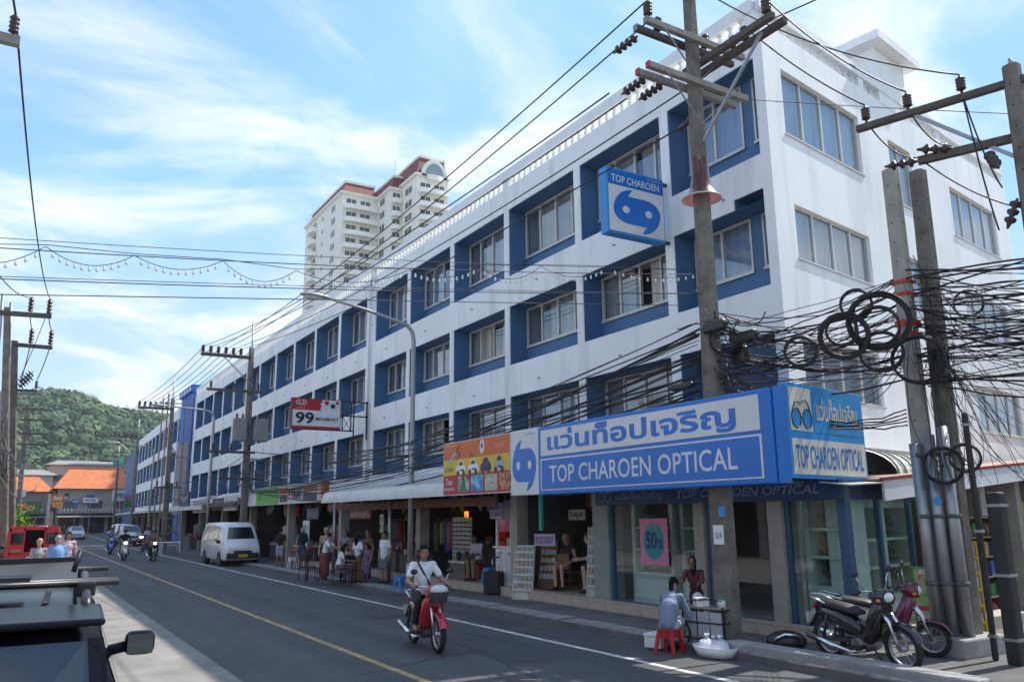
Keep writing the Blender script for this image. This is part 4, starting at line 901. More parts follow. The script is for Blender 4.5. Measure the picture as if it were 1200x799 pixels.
# street lamps
lamp_m = M('lamp_pole_grey', (.36, .36, .35), .5, metal=.4, var=.12)
lens_m = M('lamp_lens', (.62, .60, .52), .25, var=.05)
def street_lamp(x, y, h, reach, rise, lab, r=.075):
    t = thing('street_lamp', lab, 'street lamp', (x, y, .1), world_=True)
    pts = [(x, y, .1), (x, y, h*.5), (x, y, h-.15), (x-.05, y, h+.12), (x-.22, y, h+.3), (x-.5, y, h+.38), (x-reach*.6, y, h+.38+rise*.6), (x-reach, y, h+.38+rise)]
    MB().tube(pts, [r*1.25, r, r*.9, r*.85, r*.8, r*.75, r*.6, r*.5], 10).build('post', lamp_m, t)
    MB().cyl((x, y, .1), (x, y, .8), r*1.6, r*1.5).build('base', lamp_m, t)
    hx = x-reach; hz = h+.38+rise
    hd = MB(); rings = []
    for s, a, b in ((0, .05, .05), (.12, .1, .07), (.35, .16, .1), (.6, .17, .1), (.8, .1, .06), (.88, .02, .02)):
        rings.append([(hx+.1-s, y+a*math.cos(q), hz+.02*s+b*math.sin(q)*(1 if math.sin(q) > 0 else .55)) for q in np.linspace(0, 6.283, 12, endpoint=False)])
    hd.loft(rings); hd.build('lamp_head', lamp_m, t)
    MB().sphere((hx-.38, y, hz-.035), (.3, .13, .07), 12, 6).build('lens', lens_m, t); return t
street_lamp(9.93, 22.0, 7.45, 2.75, .45, 'curved arm street lamp in front of the white awning')
street_lamp(9.4, 48.0, 7.75, 2.6, .10, 'second street lamp behind the white van')
street_lamp(9.6, 72.0, 7.5, 2.7, .25, 'third street lamp near the far end of the long block')
# ------------------------------------------------------------------ cables
G1 = 'low telecom cables along the facade'; L1 = 'black telecom cable in the sagging bundle between the thick pole and the transformer pole'
for k in range(24):
    z0 = random.uniform(3.95, 5.35); a = (9.78+random.uniform(-.05, .1), 9.95, z0); b = (10.1+random.uniform(-.1, .1), 43.2, random.uniform(3.4, 5.6))
    cable(a, b, random.uniform(.5, 1.3), random.choice((.008, .011, .014, .022)), L1, G1, jit=.012, n=22)
G2 = 'cables between thick pole and pale pole'; L2 = 'black cable strung between the thick pole and the pale square pole'
for k in range(40):
    a = (9.95+random.uniform(-.1, .2), 9.7, random.uniform(3.95, 5.5)); b = (11.8+random.uniform(-.1, .2), 7.5, random.uniform(4.1, 5.9))
    cable(a, b, random.uniform(.02, .32), random.choice((.007, .009, .012, .018)), L2, G2, jit=.015, n=12)
G3 = 'cables right of the pale pole'; L3 = 'black cable leaving the pale square pole towards the right edge'
for k in range(62):
    a = (11.86+random.uniform(-.1, .3), 7.3, random.uniform(4.0, 5.9)); s = random.random()
    b = (12.2+random.uniform(-1.4, 1.2), 1.5+random.uniform(-1, 1.0), 3.2+2.2*s+random.uniform(-.5, .9))
    cable(a, b, random.uniform(-.05, .45), random.choice((.006, .008, .011, .016)), L3, G3, jit=.02, n=12)
G4 = 'cables on the far poles'; 
for k in range(8):
    cable((10.1, 43.2, random.uniform(3.5, 5.5)), (9.25, 62, random.uniform(3.4, 4.8)), random.uniform(.2, .7), .016, 'black cable between the transformer pole and the next pole', G4)
    cable((9.25, 62, random.uniform(3.4, 4.8)), (11.1, 96, random.uniform(3.6, 5)), random.uniform(.3, .9), .018, 'black cable between the two farther poles', 'cables between the farther poles')
G5 = 'high voltage wires over the pavement'
far_ins = [7.75, 8.15, 8.55, 8.95, 9.3, 9.6]
for k, p in enumerate(((8.6, 10.6, 9.62), (9.0, 10.6, 9.62), (8.78, 9.7, 11.02), (9.2, 10.0, 11.02), (10.45, 9.95, 10.2), (9.95, 10.25, 9.12))):
    cable(p, (far_ins[k], 43.2, 10.85), .55, .016, 'high voltage wire from the thick pole along the roofline of the hotel', G5, n=20)
for k in range(6):
    cable((far_ins[k], 43.2, 10.85), (7.05+k*.4, 61.8, 10.2), .25, .02, 'high voltage wire between the transformer pole and the next pole', 'high voltage wires farther down the street', ma=wire_g)
    cable((7.05+k*.4, 61.8, 10.2), (8.4+k*.4, 95.8, 11.2), .4, .022, 'high voltage wire between the two farther poles', 'high voltage wires in the distance', ma=wire_g)
for a, b, sg in (((9.93, 9.78, 11.9), (11.27, 5.8, 8.35), .35), ((10.06, 8.15, 10.6), (11.05, 6.5, 8.35), .2), ((10.36, 8.9, 10.6), (10.86, 7.08, 8.35), .12)):
    cable(a, b, sg, .014, 'thick wire running from the thick pole to the crossarm pole on the right', 'wires between the thick pole and the crossarm pole')
cable((10.9, 9.66, 11.0), (16, -6, 12.5), .3, .014, 'bare wire crossing the sky above the stair tower')
cable((9.93, 9.78, 11.95), (2, -4, 9.8), .3, .014, 'bare wire leaving the top of the thick pole towards the viewer')
cable((11.15, 9.66, 9.75), (12.3, 5.0, 7.6), .02, .008, 'thin stay wire right of the thick pole crossing the upper windows', ma=wire_g)
for (a, b) in (((10.86, 7.08, 8.06), (11.06, 6.45, 7.26)), ((11.05, 6.5, 8.06), (11.2, 6.0, 7.3)), ((11.27, 5.8, 8.06), (11.4, 5.5, 6.5)), ((11.06, 6.4, 7.2), (11.5, 5.0, 6.0)), ((11.27, 5.8, 8.06), (11.35, 5.6, 5.9))):
    cable(a, b, .18, .012, 'jumper wire hanging between the insulators of the crossarm pole', 'jumper wires on the crossarm pole', name='jumper_wire')
# left street wires
cable((-.66, 12.9, 9.42), (.6, 39.9, 11.6), .7, .018, 'wire from the top left crossarm down to the left edge pole', n=20)
cable((-.66, 12.9, 9.42), (-2, -6, 9.6), .3, .018, 'wire leaving the top left crossarm upwards out of the frame')
cable((-2.3, 12.9, 9.42), (-.1, 39.9, 11.6), 1.2, .018, 'second wire sagging to the left edge pole', n=20)
for a, b, r in (((.6, 39.9, 10.9), (.8, 40.5, 10.35), .02), ((.8, 40.5, 9.6), (.45, 40.5, 8.1), .02), ((-.1, 39.9, 10.9), (.05, 40.5, 10.3), .02), ((.05, 40.5, 9.6), (-.15, 40.4, 8.0), .02), ((.5, 39.9, 10.8), (-.2, 40.4, 8.1), .015)):
    cable(a, b, .12, r, 'jumper wire between the crossarms of the left edge poles', 'jumper wires on the left edge poles', name='jumper_wire')
for k in range(14): cable((-.5+random.uniform(-.4, .3), 39.7, random.uniform(4.5, 6.8)), (random.uniform(-1.6, .9), 39.2, random.uniform(3.2, 5.2)), random.uniform(.3, 1.2), .022, 'tangled grey cable hanging on the left edge poles', 'tangled cables on the left edge poles', ma=wire_g, jit=.06, name='tangled_cable')
for k in range(8): cable((-.3, 40, random.uniform(4.2, 6)), (.45, 62, random.uniform(4, 6)), random.uniform(.3, .8), .02, 'cable from the left edge poles down the left side of the street', 'left side cables', ma=wire_g)
# festoon of bulbs across the road
fx = [9.95, 7.87, 6.6, 5.52, 4.41, 2.83, 1.93, .94, .05, -1.0]; fz = [6.24, 6.02, 5.84, 5.67, 5.45, 5.2, 5.19, 5.1, 5.06, 4.9]
fl = thing('string_lights', 'string of small white bulbs swagged across the street', 'string lights', (4.4, 9.95, 5), world_=True)
sup = MB().tube([(x, 9.95, z+.02) for x, z in zip(fx, fz)], .005, 5).build('support_wire', wire_m, fl)
bulb = MB().lathe([(.006, .02), (.009, .012), (.010, 0), (.017, -.02), (.014, -.037), (.002, -.043)], (0, 0, 0), 8).mesh('bulb', white_pl)
for i in range(len(fx)-1):
    pts = cable_pts((fx[i], 9.95, fz[i]), (fx[i+1], 9.95, fz[i+1]), .14+.03*(i % 3), 12); MB().tube(pts, .0045, 4).build('flex', wire_m, fl)
    for k in range(1, 12):
        o = link('bulb', bulb, fl); o.location = pts[k]+Vector((0, 0, -.03))-fl.location
for k, (dz, sg, yy) in enumerate(((.1, .12, 10.0), (-.22, .05, 10.1), (-.3, .08, 9.8), (.28, .1, 10.3), (-.42, .0, 10.2))):
    cable((9.8, yy, 6.1+dz), (-3, yy+.3, 4.75+dz*1.1), sg, .005 if k % 2 else .007, 'thin wire crossing the street beside the string of bulbs', 'wires across the street', ma=wire_g, n=18)
# coils of spare cable
def coil(c, r, label, turns=6, th=.012, tilt=0, ax=None):
    c = Vector(c); v = Vector(ax) if ax else (Vector((0, 0, 2.1))-c); v.normalize(); a = v.cross(Vector((0, 0, 1))).normalized(); b = v.cross(a); pts = []
    n = turns*18
    for k in range(n):
        q = 2*math.pi*k/18; rr = r*(1+random.uniform(-.012, .012)+.07*math.sin(k*.37)); p = c+a*rr*math.cos(q)+b*rr*math.sin(q)*(.97)+v*(.05*math.sin(k*.21))
        pts.append(p)
    return tag(MB().tube(pts, th, 5).build('cable_coil', wire_m), label, 'cable coil')
coil((10.82, 7.21, 4.88), .42, 'largest coil of black cable just left of the pale square pole', 12, 0.019)
coil((10.80, 7.22, 4.80), .30, 'loose coil inside the largest black coil', 8, 0.013)
coil((10.52, 7.61, 4.70), .34, 'dense dark coil of cable left of the largest coil', 13, 0.018)
coil((10.50, 7.62, 4.78), .22, 'small inner coil within the dense dark coil', 9, 0.013)
coil((10.14, 8.11, 4.52), .23, 'leftmost single ring coil of thick black cable', 8, 0.019)
coil((10.66, 7.44, 5.18), .22, 'small ring of cable above the dense dark coil', 7, 0.016)
coil((10.95, 7.3, 4.45), .3, 'hanging coil below the largest coil', 7, 0.014)
coil((11.55, 7.1, 4.35), .36, 'coil looped around the pale square pole', 7, 0.016)
coil((11.6, 6.95, 2.75), .26, 'tangled loop of cable above the grey conduits', 9, 0.014)
coil((11.75, 6.7, 2.85), .2, 'tangled loop of cable right of the conduits', 8, 0.013)
coil((12.2, 6.6, 5.2), .2, 'faint loop of thin wire right of the pole pair', 6, 0.008)
coil((9.95, 9.5, 4.95), .22, 'coil of thin black wire behind the splice cases on the thick pole', 9, 0.010)
GL = 'loose dangling wires at the pole pair'
for k in range(70):
    p = Vector((11.7+random.uniform(-.15, .55), 7.2+random.uniform(-.3, .1), random.uniform(4.2, 6.0))); q = p+Vector((random.uniform(-.6, 1.2), random.uniform(-1.0, .3), random.uniform(-2.6, -.6)))
    q.z = max(q.z, 2.5); m1 = p.lerp(q, .35)+Vector((random.uniform(-.35, .35), random.uniform(-.3, .3), random.uniform(-.3, .2))); m2 = p.lerp(q, .7)+Vector((random.uniform(-.4, .4), random.uniform(-.3, .3), random.uniform(-.3, .1)))
    pts = [((1-s)**3)*p+3*s*(1-s)**2*m1+3*s*s*(1-s)*m2+s**3*q for s in np.linspace(0, 1, 14)]
    tag(MB().tube(pts, random.choice((.004, .005, .007)), 4).build('loose_wire', wire_m), 'loose wire dangling in the tangle around the pole pair', 'cable', GL)
GL = 'loose wires on the thick pole'
for k in range(26):
    p = Vector((9.95+random.uniform(-.3, .35), 9.65+random.uniform(-.4, .3), random.uniform(4.3, 5.5))); q = p+Vector((random.uniform(-.4, .6), random.uniform(-.8, .7), random.uniform(-.9, .2)))
    m1 = p.lerp(q, .3)+Vector((random.uniform(-.3, .3), random.uniform(-.3, .3), random.uniform(-.4, .3))); m2 = p.lerp(q, .7)+Vector((random.uniform(-.3, .3), random.uniform(-.3, .3), random.uniform(-.4, .2)))
    pts = [((1-s)**3)*p+3*s*(1-s)**2*m1+3*s*s*(1-s)*m2+s**3*q for s in np.linspace(0, 1, 12)]
    tag(MB().tube(pts, random.choice((.006, .008, .012)), 4).build('loose_wire', wire_m), 'loose wire knotted around the thick pole above the blue sign', 'cable', GL)
for k in range(5):
    cable((11.8, 7.35, 4.6+k*.15), (13.3, 9.6, 4.1+k*.1), .3, .008, 'cable dropping from the pale pole to the corner sign', 'service drops to the corner sign')
    cable((9.9, 9.6, 4.2+k*.1), (11.7, 7.5, 3.4+k*.06), .32+.05*k, .012, 'low cable drooping across the corner sign', 'low cables across the corner sign', jit=.02)
# ------------------------------------------------------------------ background: tower, second block, scaffold, far houses, forest, other side of the street
cream_t = M('tower_cream', (.86, .83, .72), .7, var=.05, scale=.3, streak=.08)
tile_r = M('tower_red_tiles', (.20, .045, .035), .7, var=.2, scale=1.2)
win_dk = M('tower_window', (.09, .11, .12), .2, var=.25, scale=.4)
tw = thing('apartment_tower', 'cream high rise apartment tower with red mansard roofs and curved balconies', 'building', (62, 160, 0), world_=True)
# plan: stepped volumes, left faces towards the street; nearer volume to the right is taller
def vol(x0, x1, y0, y1, z1): return MB().box(x0, x1, y0, y1, 0, z1)
V1 = (55.2, 63.2, 161.0, 187.0, 71.8); V2 = (63.2, 65.6, 153.0, 180, 71.2); V3 = (65.6, 72.8, 145.0, 174, 72.2)
for v in (V1, V2, V3): vol(*v).build('wall', cream_t, tw)
def mansard(x0, x1, y0, y1, z0, h, ins, nm='roof', ma=tile_r):
    a = [(x0, y0, z0), (x1, y0, z0), (x1, y1, z0), (x0, y1, z0)]; b = [(x0+ins, y0+ins, z0+h), (x1-ins*.3, y0+ins, z0+h), (x1-ins*.3, y1-ins, z0+h), (x0+ins, y1-ins, z0+h)]
    o = MB().loft([a, b], smooth=False).build(nm, ma, tw)
    MB().box(x0-.5, x1+.3, y0-.5, y1+.3, z0-.5, z0+.0).build('cornice', cream_t, tw); MB().box(x0+ins-.3, x1-ins*.3+.3, y0+ins-.3, y1-ins+.3, z0+h, z0+h+.5).build('roof_cap', cream_t, tw)
    return o
mansard(V1[0], V1[1], V1[2], V1[3], 71.8, 2.6, 1.2); mansard(V2[0]-.0, V2[1]+1, V2[2], V2[3], 71.4, 3.0, 1.2); mansard(V3[0], V3[1], V3[2], V3[3], 72.2, 4.2, 1.2)
# round gable window on the tall volume
gx = (V3[0]+V3[1])/2+.3
MB().prism([(gx+3.0*math.cos(t), V3[2]-.5, 71.6+4.2*math.sin(t)) for t in np.linspace(0, math.pi, 14)], (0, 1.4, 0)).build('gable_arch', cream_t, tw)
MB().prism([(gx+2.2*math.cos(t), V3[2]-.6, 71.7+3.2*math.sin(t)) for t in np.linspace(0, math.pi, 14)], (0, .2, 0)).build('arch_window', M('tower_arch_glass', (.25, .32, .32), .15), tw)
rail_t = M('tower_rail', (.88, .86, .78), .6, var=.05)
bal_mesh = {}
def balcony(x0, x1, y, z, d, nm='balcony'):          # rounded slab with a parapet, facing -y
    key = (round(x1-x0, 2), d)
    if key not in bal_mesh:
        w = x1-x0; n = 8; out = [(0, 0)]+[(w*k/n, -d*(.75+.25*math.sin(math.pi*k/n))) for k in range(n+1)]+[(w, 0)]
        mb = MB().prism([(a, b, 0) for a, b in out], (0, 0, .35)); inn = [(a*.96+w*.02, b*.94) for a, b in out]
        vs = [(a, b, .35) for a, b in out]+[(a, b, 1.05) for a, b in out]; k = len(out)
        mb.add(vs, [(i, i+1, k+i+1, k+i) for i in range(k-1)]); mb.add([(a, b, .35) for a, b in inn]+[(a, b, 1.05) for a, b in inn], [(i, i+1, k+i+1, k+i) for i in range(k-1)])
        mb.add([(a, b, 1.05) for a, b in out]+[(a, b, 1.05) for a, b in inn], [(i, i+1, k+i+1, k+i) for i in range(k-1)])
        bal_mesh[key] = mb.mesh(nm, rail_t)
    o = link(nm, bal_mesh[key], tw); o.location = Vector((x0, y, z))-tw.location; return o
def twin(x0, x1, y0, y1, z0, z1):
    if x0 == x1: mb = MB().box(x0-.06, x0+.05, y0, y1, z0, z1)
    else: mb = MB().box(x0, x1, y0-.06, y0+.05, z0, z1)
    o = mb.build('window', win_dk, tw)
    if x0 == x1: MB().box(x0-.09, x0-.061, (y0+y1)/2-.06, (y0+y1)/2+.06, z0, z1).build('window_bar', rail_t, o)
    else: MB().box((x0+x1)/2-.05, (x0+x1)/2+.05, y0-.09, y0-.061, z0, z1).build('window_bar', rail_t, o)
for f in range(13):
    z = 68.0-f*2.98
    balcony(V1[0]+.3, V1[1]-.1, V1[2], z-.2, 1.5); twin(V1[0]+1, V1[0]+3.2, V1[2], V1[2], z+.2, z+2.3); twin(V1[0]+4.2, V1[0]+6.4, V1[2], V1[2], z+.2, z+2.3)
    twin(V1[0], V1[0], V1[2]+4.5, V1[2]+6.8, z+.9, z+2.3); twin(V1[0], V1[0], V1[2]+12.5, V1[2]+13.4, z+1.1, z+1.9)
    o = balcony(0, 4.5, 0, z-.2, 1.3); o.rotation_euler = (0, 0, -math.pi/2); o.location = Vector((V1[0], V1[2]+21.5, z-.2))-tw.location
    twin(V1[0], V1[0], V1[2]+17.6, V1[2]+20.5, z+.2, z+2.3)
    balcony(V2[0]+.1, V2[1]-.1, V2[2], z-.2, 1.3); twin(V2[0]+.5, V2[0]+2.1, V2[2], V2[2], z+.2, z+2.3); twin(V2[0], V2[0], V2[2]+3.4, V2[2]+5.8, z+.9, z+2.3)
    for q in (z,):
        balcony(V3[0]+.4, V3[1]-.2, V3[2], q-.2+(.6 if q > z else 0), 1.6); twin(V3[0]+.9, V3[0]+3.1, V3[2], V3[2], q+.2, q+2.3); twin(V3[0]+4.1, V3[0]+6.3, V3[2], V3[2], q+.2, q+2.3)
        twin(V3[0], V3[0], V3[2]+2.4, V3[2]+5.6, q+.9, q+2.3)
balcony(gx-1.8, gx+1.8, V3[2], 71.0, 1.3)
MB().cyl((67, 160, 76.5), (67, 160, 84), .06, n=5).build('lightning_rod', steel, tw)
# second blue and white block past the gap
b2 = thing('hotel_building', 'second blue and white block farther down the street past the scaffold', 'building', (13, 96, 0), R_(-1.7))
# local: x inwards, y along street
MB().box(.7, 12, 0, 46, 0, 12.0).build('core', blue_paint, b2)
for z0, z1 in ((11.2, 12.2), (8.3, 9.1), (5.4, 6.4), (3.0, 3.6)): MB().box(0, .8, -16, 24, z0, z1).build('spandrel_band', white_wall, b2)
MB().box(.7, 12, -16, 0, 2.9, 12.0).build('core', blue_paint, b2)
for k in range(12):
    y = -16+k*3.5
    for z0, z1 in ((9.1, 11.2), (6.4, 8.3), (3.6, 5.4)):
        MB().box(.002, .05, y-.13, y+.13, z0, z1).build('pier', white_wall, b2); MB().box(.05, .72, y-.1, y+.1, z0, z1).build('fin', blue_paint, b2)
        if k < 11: 
            w = MB().box(.62, .69, y+1.6, y+3.2, z0+.6, z1-.2).build('window', win_dk, b2)
MB().box(.6, 12, -16, 24, .1, 2.9).build('shopfront', M('pale_shopfront', (.34, .30, .22), .7, var=.3, scale=.5), b2)
for k in range(6): MB().box(-.2, .6, -15.5+k*6.5, -11.5+k*6.5, .3, 2.4).build('shop_bay', M('shop_bay_dark', (.05, .05, .045), .6, var=.4, scale=1), b2)
MB().box(-1.8, .6, -16, 24, 2.75, 2.95).build('awning', sign_cream, b2)
# gap: blue gabled wall with scaffold
gp = thing('blue_building', 'narrow bright blue house behind the scaffold in the gap', 'building', (14.5, 72.5, 0), world_=True)
MB().box(12.25, 22, 71.6, 77.2, 0, 12.6).build('wall', M('bright_blue_paint', (.03, .14, .50), .6, var=.15), gp); MB().box(12.05, 22, 71.5, 77.3, 12.6, 13.2).build('parapet', M('bright_blue_paint2', (.03, .14, .50), .6), gp)
for k in range(4): MB().box(12.02, 12.045, 71.9+k*1.3, 72.5+k*1.3, 12.7, 13.1).build('vent', white_pl, gp)
MB().box(12.10, 12.24, 71.8, 77, 2.5, 8.4).build('brick_panel', M('grey_brick', (.24, .24, .26), .8, var=.3, scale=6), gp)
sc = thing('scaffold', 'timber scaffold poles in the gap between the two blue blocks', 'scaffold', (11, 72, 0), world_=True)
tim = M('scaffold_timber', (.32, .24, .15), .8, var=.3)
for x, y in ((10.2, 70.8), (12.0, 70.8), (12.0, 73.6), (10.2, 73.6)): MB().beam((x, y, 0), (x, y, 12.2), .1, .1).build('upright', tim, sc)
for z in (2.2, 4.6, 7.0, 9.4, 11.4): MB().beam((10.1, 70.75, z), (12.9, 70.75, z), .08, .08).build('ledger', tim, sc)
MB().beam((10.2, 70.7, 8.8), (12.2, 70.7, 5.2), .08, .08).build('diagonal', tim, sc); MB().beam((10.2, 70.7, .2), (12.2, 70.7, 2.4), .08, .08).build('diagonal', tim, sc); MB().beam((12.2, 70.7, .2), (10.2, 70.7, 2.4), .08, .08).build('diagonal', tim, sc)
# houses closing the street
orange_t = M('orange_roof_tiles', (.50, .15, .05), .8, var=.3, scale=1.6)
def far_house(lab, x0, x1, y0, y1, h, rh, wm, rm, shop=True, hip=1.5, ov=.9):
    t = thing('shop_house', lab, 'house', ((x0+x1)/2, (y0+y1)/2, 0), world_=True)
    MB().box(x0, x1, y0, y1, 0, h).build('wall', wm, t)
    a = [(x0-ov, y0-ov, h), (x1+ov, y0-ov, h), (x1+ov, y1+ov, h), (x0-ov, y1+ov, h)]; ym = (y0+y1)/2
    b = [(x0+hip, ym-.1, h+rh), (x1-hip, ym-.1, h+rh), (x1-hip, ym+.1, h+rh), (x0+hip, ym+.1, h+rh)]
    rf = MB().loft([a, b], smooth=False).build('roof', rm, t); MB().beam((x0+hip, ym, h+rh+.08), (x1-hip, ym, h+rh+.08), .3, .2).build('ridge', rm, rf)
    n = max(2, int((x1-x0)/3))
    for k in range(n):
        xa = x0+(x1-x0)*(k+.22)/n; xb = x0+(x1-x0)*(k+.78)/n
        for zz in np.arange(3.9, h-1.4, 2.9):
            w = MB().box(xa, xb, y0-.05, y0+.04, zz, zz+1.3).build('window', win_dk, t); MB().box(xa-.08, xb+.08, y0-.12, y0-.051, zz-.1, zz-.01).build('sill', cream_t, w)
        if shop: MB().box(x0+(x1-x0)*(k+.08)/n, x0+(x1-x0)*(k+.92)/n, y0-.06, y0+.04, .1, 2.7).build('shop_opening', M('far_shop_dark', (.05, .042, .04), .7, var=.5, scale=1), t)
    if shop:
        for k in range(n*2):
            xa = x0+(x1-x0)*random.random()*.9; zz = random.uniform(3.2, max(3.6, h-1.2)); w_ = random.uniform(.5, 1.6); MB().box(xa, xa+w_, y0-.5, y0-.42, zz, zz+random.uniform(.4, .9)).build('shop_panel', random.choice(GOODS), t)
        MB().box(x0, x1, y0-1.2, y0, 3.25, 3.4).build('balcony_slab', greyw, t)
        for k in range(int((x1-x0)/.5)): MB().box(x0+k*.5, x0+k*.5+.06, y0-1.2, y0-1.14, 3.4, 4.2).build('railing_bar', rail_t, t)
    if shop: MB().prism([(x0, y0, 3.1), (x0, y0-1.8, 2.7), (x0, y0-1.8, 2.62), (x0, y0, 3.0)], (x1-x0, 0, 0)).build('awning', random.choice([M('far_awning_green', (.12, .26, .2), .7), M('far_awning_grey', (.3, .3, .3), .7), M('far_awning_tan', (.4, .33, .24), .7)]), t)
    return t
pinkw = M('peach_wall', (.58, .40, .30), .8, var=.1); greyw = M('grey_house_wall', (.26, .24, .22), .8, var=.15); whw = M('far_white_wall', (.36, .33, .29), .8, var=.1)
far_house('long shop house with a wide orange tiled roof closing the street', 6.5, 17.5, 152, 163, 7.2, 3.4, whw, orange_t)
far_house('shop house with smaller orange roof left of the street end', -2.5, 5.2, 156, 166, 6.8, 2.6, greyw, orange_t)
far_house('peach painted house rising behind the orange roofs', 6, 19, 186, 198, 13.0, 1.2, pinkw, greyw, False)
far_house('pale house with low grey roof behind the left orange roof', -3, 6.5, 180, 190, 10.6, 1.3, M('pinkish_wall', (.50, .40, .38), .8, var=.1), greyw, False)
far_house('red roofed house half hidden behind the second block', 16.5, 24, 140, 150, 7.0, 3.4, whw, M('dark_red_tiles', (.34, .08, .04), .8, var=.2))
far_house('grey house at the bend on the left side', -9, -2, 120, 150, 6, 1.5, greyw, M('rust_roof', (.25, .14, .09), .8, var=.2))
tag(MB().box(16.0, 19.5, 118, 130, 0, 12.5).build('green_wall_house', M('pale_green_wall', (.30, .36, .16), .8, var=.1)), 'pale green house wall beyond the second block', 'house')
tag(MB().box(17.2, 19.2, 186, 187, 13.2, 14.4).build('water_tank', M('tank_green', (.05, .38, .28), .5), bevel=.3), 'green water tank on the peach house', 'water tank')
for (x0, x1, y, z0, z1, m_, tx, tm, lab) in ((5.6, 7.2, 148.8, 5.0, 6.2, orange_s, 'BAR', sign_white, 'small orange board above a smaller yellow one at the street end'), (5.7, 7.1, 148.8, 4.2, 4.9, yellow_s, 'PUB', red_s, 'small yellow board below the orange one'),
        (13.2, 15.4, 140, 5.0, 6.6, sign_white, 'OPEN', navy, 'white hanging board with dark letters near the far poles'), (10.0, 12.2, 150, 4.9, 5.7, sign_white, 'HOTEL', navy, 'pale board under the wide orange roof'), (8.4, 9.6, 150, 4.8, 5.4, sign_blue, 'SPA', sign_white, 'small blue board under the wide orange roof'),
        (-1.5, 4.2, 153, 3.2, 5.0, M('dark_green_board', (.06, .12, .05), .6), 'TAILOR SHOP', yellow_s, 'long green and yellow shop board on the left street end')):
    t = thing('street_sign', lab, 'sign', (x0, y, z0), world_=True); MB().box(x0, x1, y, y+.15, z0, z1).build('board', m_, t); put_text(tx, (x1-x0)*.75, (z1-z0)*.5, tm, t, (x0+(x1-x0)*.12, y-.02, z0+(z1-z0)*.25), (1, 0, 0), bold=.02)
    MB().beam(((x0+x1)/2, y+.1, z0), ((x0+x1)/2, y+.1, 0), .1, .1).build('post', steel, t)
# row of shop fronts along the right pavement beyond the second block
far_house('dark shop row under awnings at the right bend of the street', 15.6, 19, 131, 139, 5.5, 1.0, M('brown_house_wall', (.2, .15, .12), .8), M('rust_roof2', (.25, .14, .09), .8))
brw = M('bright_white_render', (.74, .72, .68), .8, var=.08); brp = M('bright_peach_render', (.70, .60, .50), .8, var=.08)  # wall colours raised so the opposite row bounces more fill onto the hotel
# the other side of the street, outside the frame, as the window reflections imply
for k, (y0, y1, h, m_) in enumerate(((-26, -8, 9.5, brw), (-8, 9, 8.0, brp), (9, 24, 9.5, brw), (24, 40, 9.0, brw), (40, 58, 8.0, brp), (58, 80, 9.0, brw), (80, 118, 8.5, brw))):
    t = thing('shop_house', ('white', 'peach', 'tall grey', 'second white', 'cream', 'long grey', 'far white')[k]+' shop house on the opposite pavement outside the picture', 'house', (-13, (y0+y1)/2, 0), world_=True)
    MB().box(-20, -8.5, y0+.1, y1-.1, 0, h).build('wall', m_, t); MB().box(-20.2, -8.0, y0, y1, h, h+.3).build('roof', concrete, t)
    for yy in np.arange(y0+1.5, y1-1.8, 3.2):
        for z in (3.9, 6.6):
            if z+1.5 < h: MB().box(-8.52, -8.44, yy, yy+1.8, z, z+1.4).build('window', win_dk, t)
        MB().box(-8.54, -8.42, yy-.6, yy+2.0, .1, 2.7).build('shop_opening', M('far_shop_dark'), t)
    MB().prism([(-8.5, y0+.2, 3.3), (-6.3, y0+.2, 2.8), (-6.3, y0+.2, 2.74), (-8.5, y0+.2, 3.2)], (0, y1-y0-.4, 0)).build('awning', M('far_awning_grey', (.3, .3, .3), .7), t)
# ------------------------------------------------------------------ forested hill
def leaf_mat(name, c1, c2, c3, sc=.35):
    m = bpy.data.materials.new(name); m.use_nodes = True; t = m.node_tree; b = t.nodes['Principled BSDF']; b.inputs['Roughness'].default_value = .75; b.inputs['Specular IOR Level'].default_value = .25
    tcn = t.nodes.new('ShaderNodeTexCoord'); nz = t.nodes.new('ShaderNodeTexNoise'); nz.inputs['Scale'].default_value = sc; nz.inputs['Detail'].default_value = 3; t.links.new(tcn.outputs['Object'], nz.inputs['Vector'])
    r = t.nodes.new('ShaderNodeValToRGB'); el = r.color_ramp.elements; el[0].position = .32; el[1].position = .7; el.new(.5); el[0].color = (*c1, 1); el[1].color = (*c2, 1); el[2].color = (*c3, 1)
    t.links.new(nz.outputs['Fac'], r.inputs[0]); t.links.new(r.outputs[0], b.inputs['Base Color']); MATS[name] = m; return m
hill_leaf = leaf_mat('forest_canopy', (.025, .050, .025), (.065, .115, .045), (.15, .20, .085), .09)
def hill_h(x, y):
    # ridge running across, highest left of centre and falling to the right
    base = (79-.09*max(0, x-10))/(1+math.exp((x-270)/40))
    d = (y-330)/290; d = max(0, min(1, d)); d = d*d*(3-2*d)
    return base*d*(.93+.045*math.sin(x*.045+1)+.03*math.sin(x*.11+y*.02)+.025*math.sin(x*.023-y*.031))
mb = MB(); nx, ny = 70, 36; vs = []; fs = []
for j in range(ny+1):
    for i in range(nx+1):
        x = -420+900*i/nx; y = 320+700*j/ny; vs.append((x, y, hill_h(x, y)-.5))
for j in range(ny):
    for i in range(nx): a = j*(nx+1)+i; fs.append((a, a+1, a+nx+2, a+nx+1))
mb.smooth = True; mb.add(vs, fs); struct('hill', mb, hill_leaf)
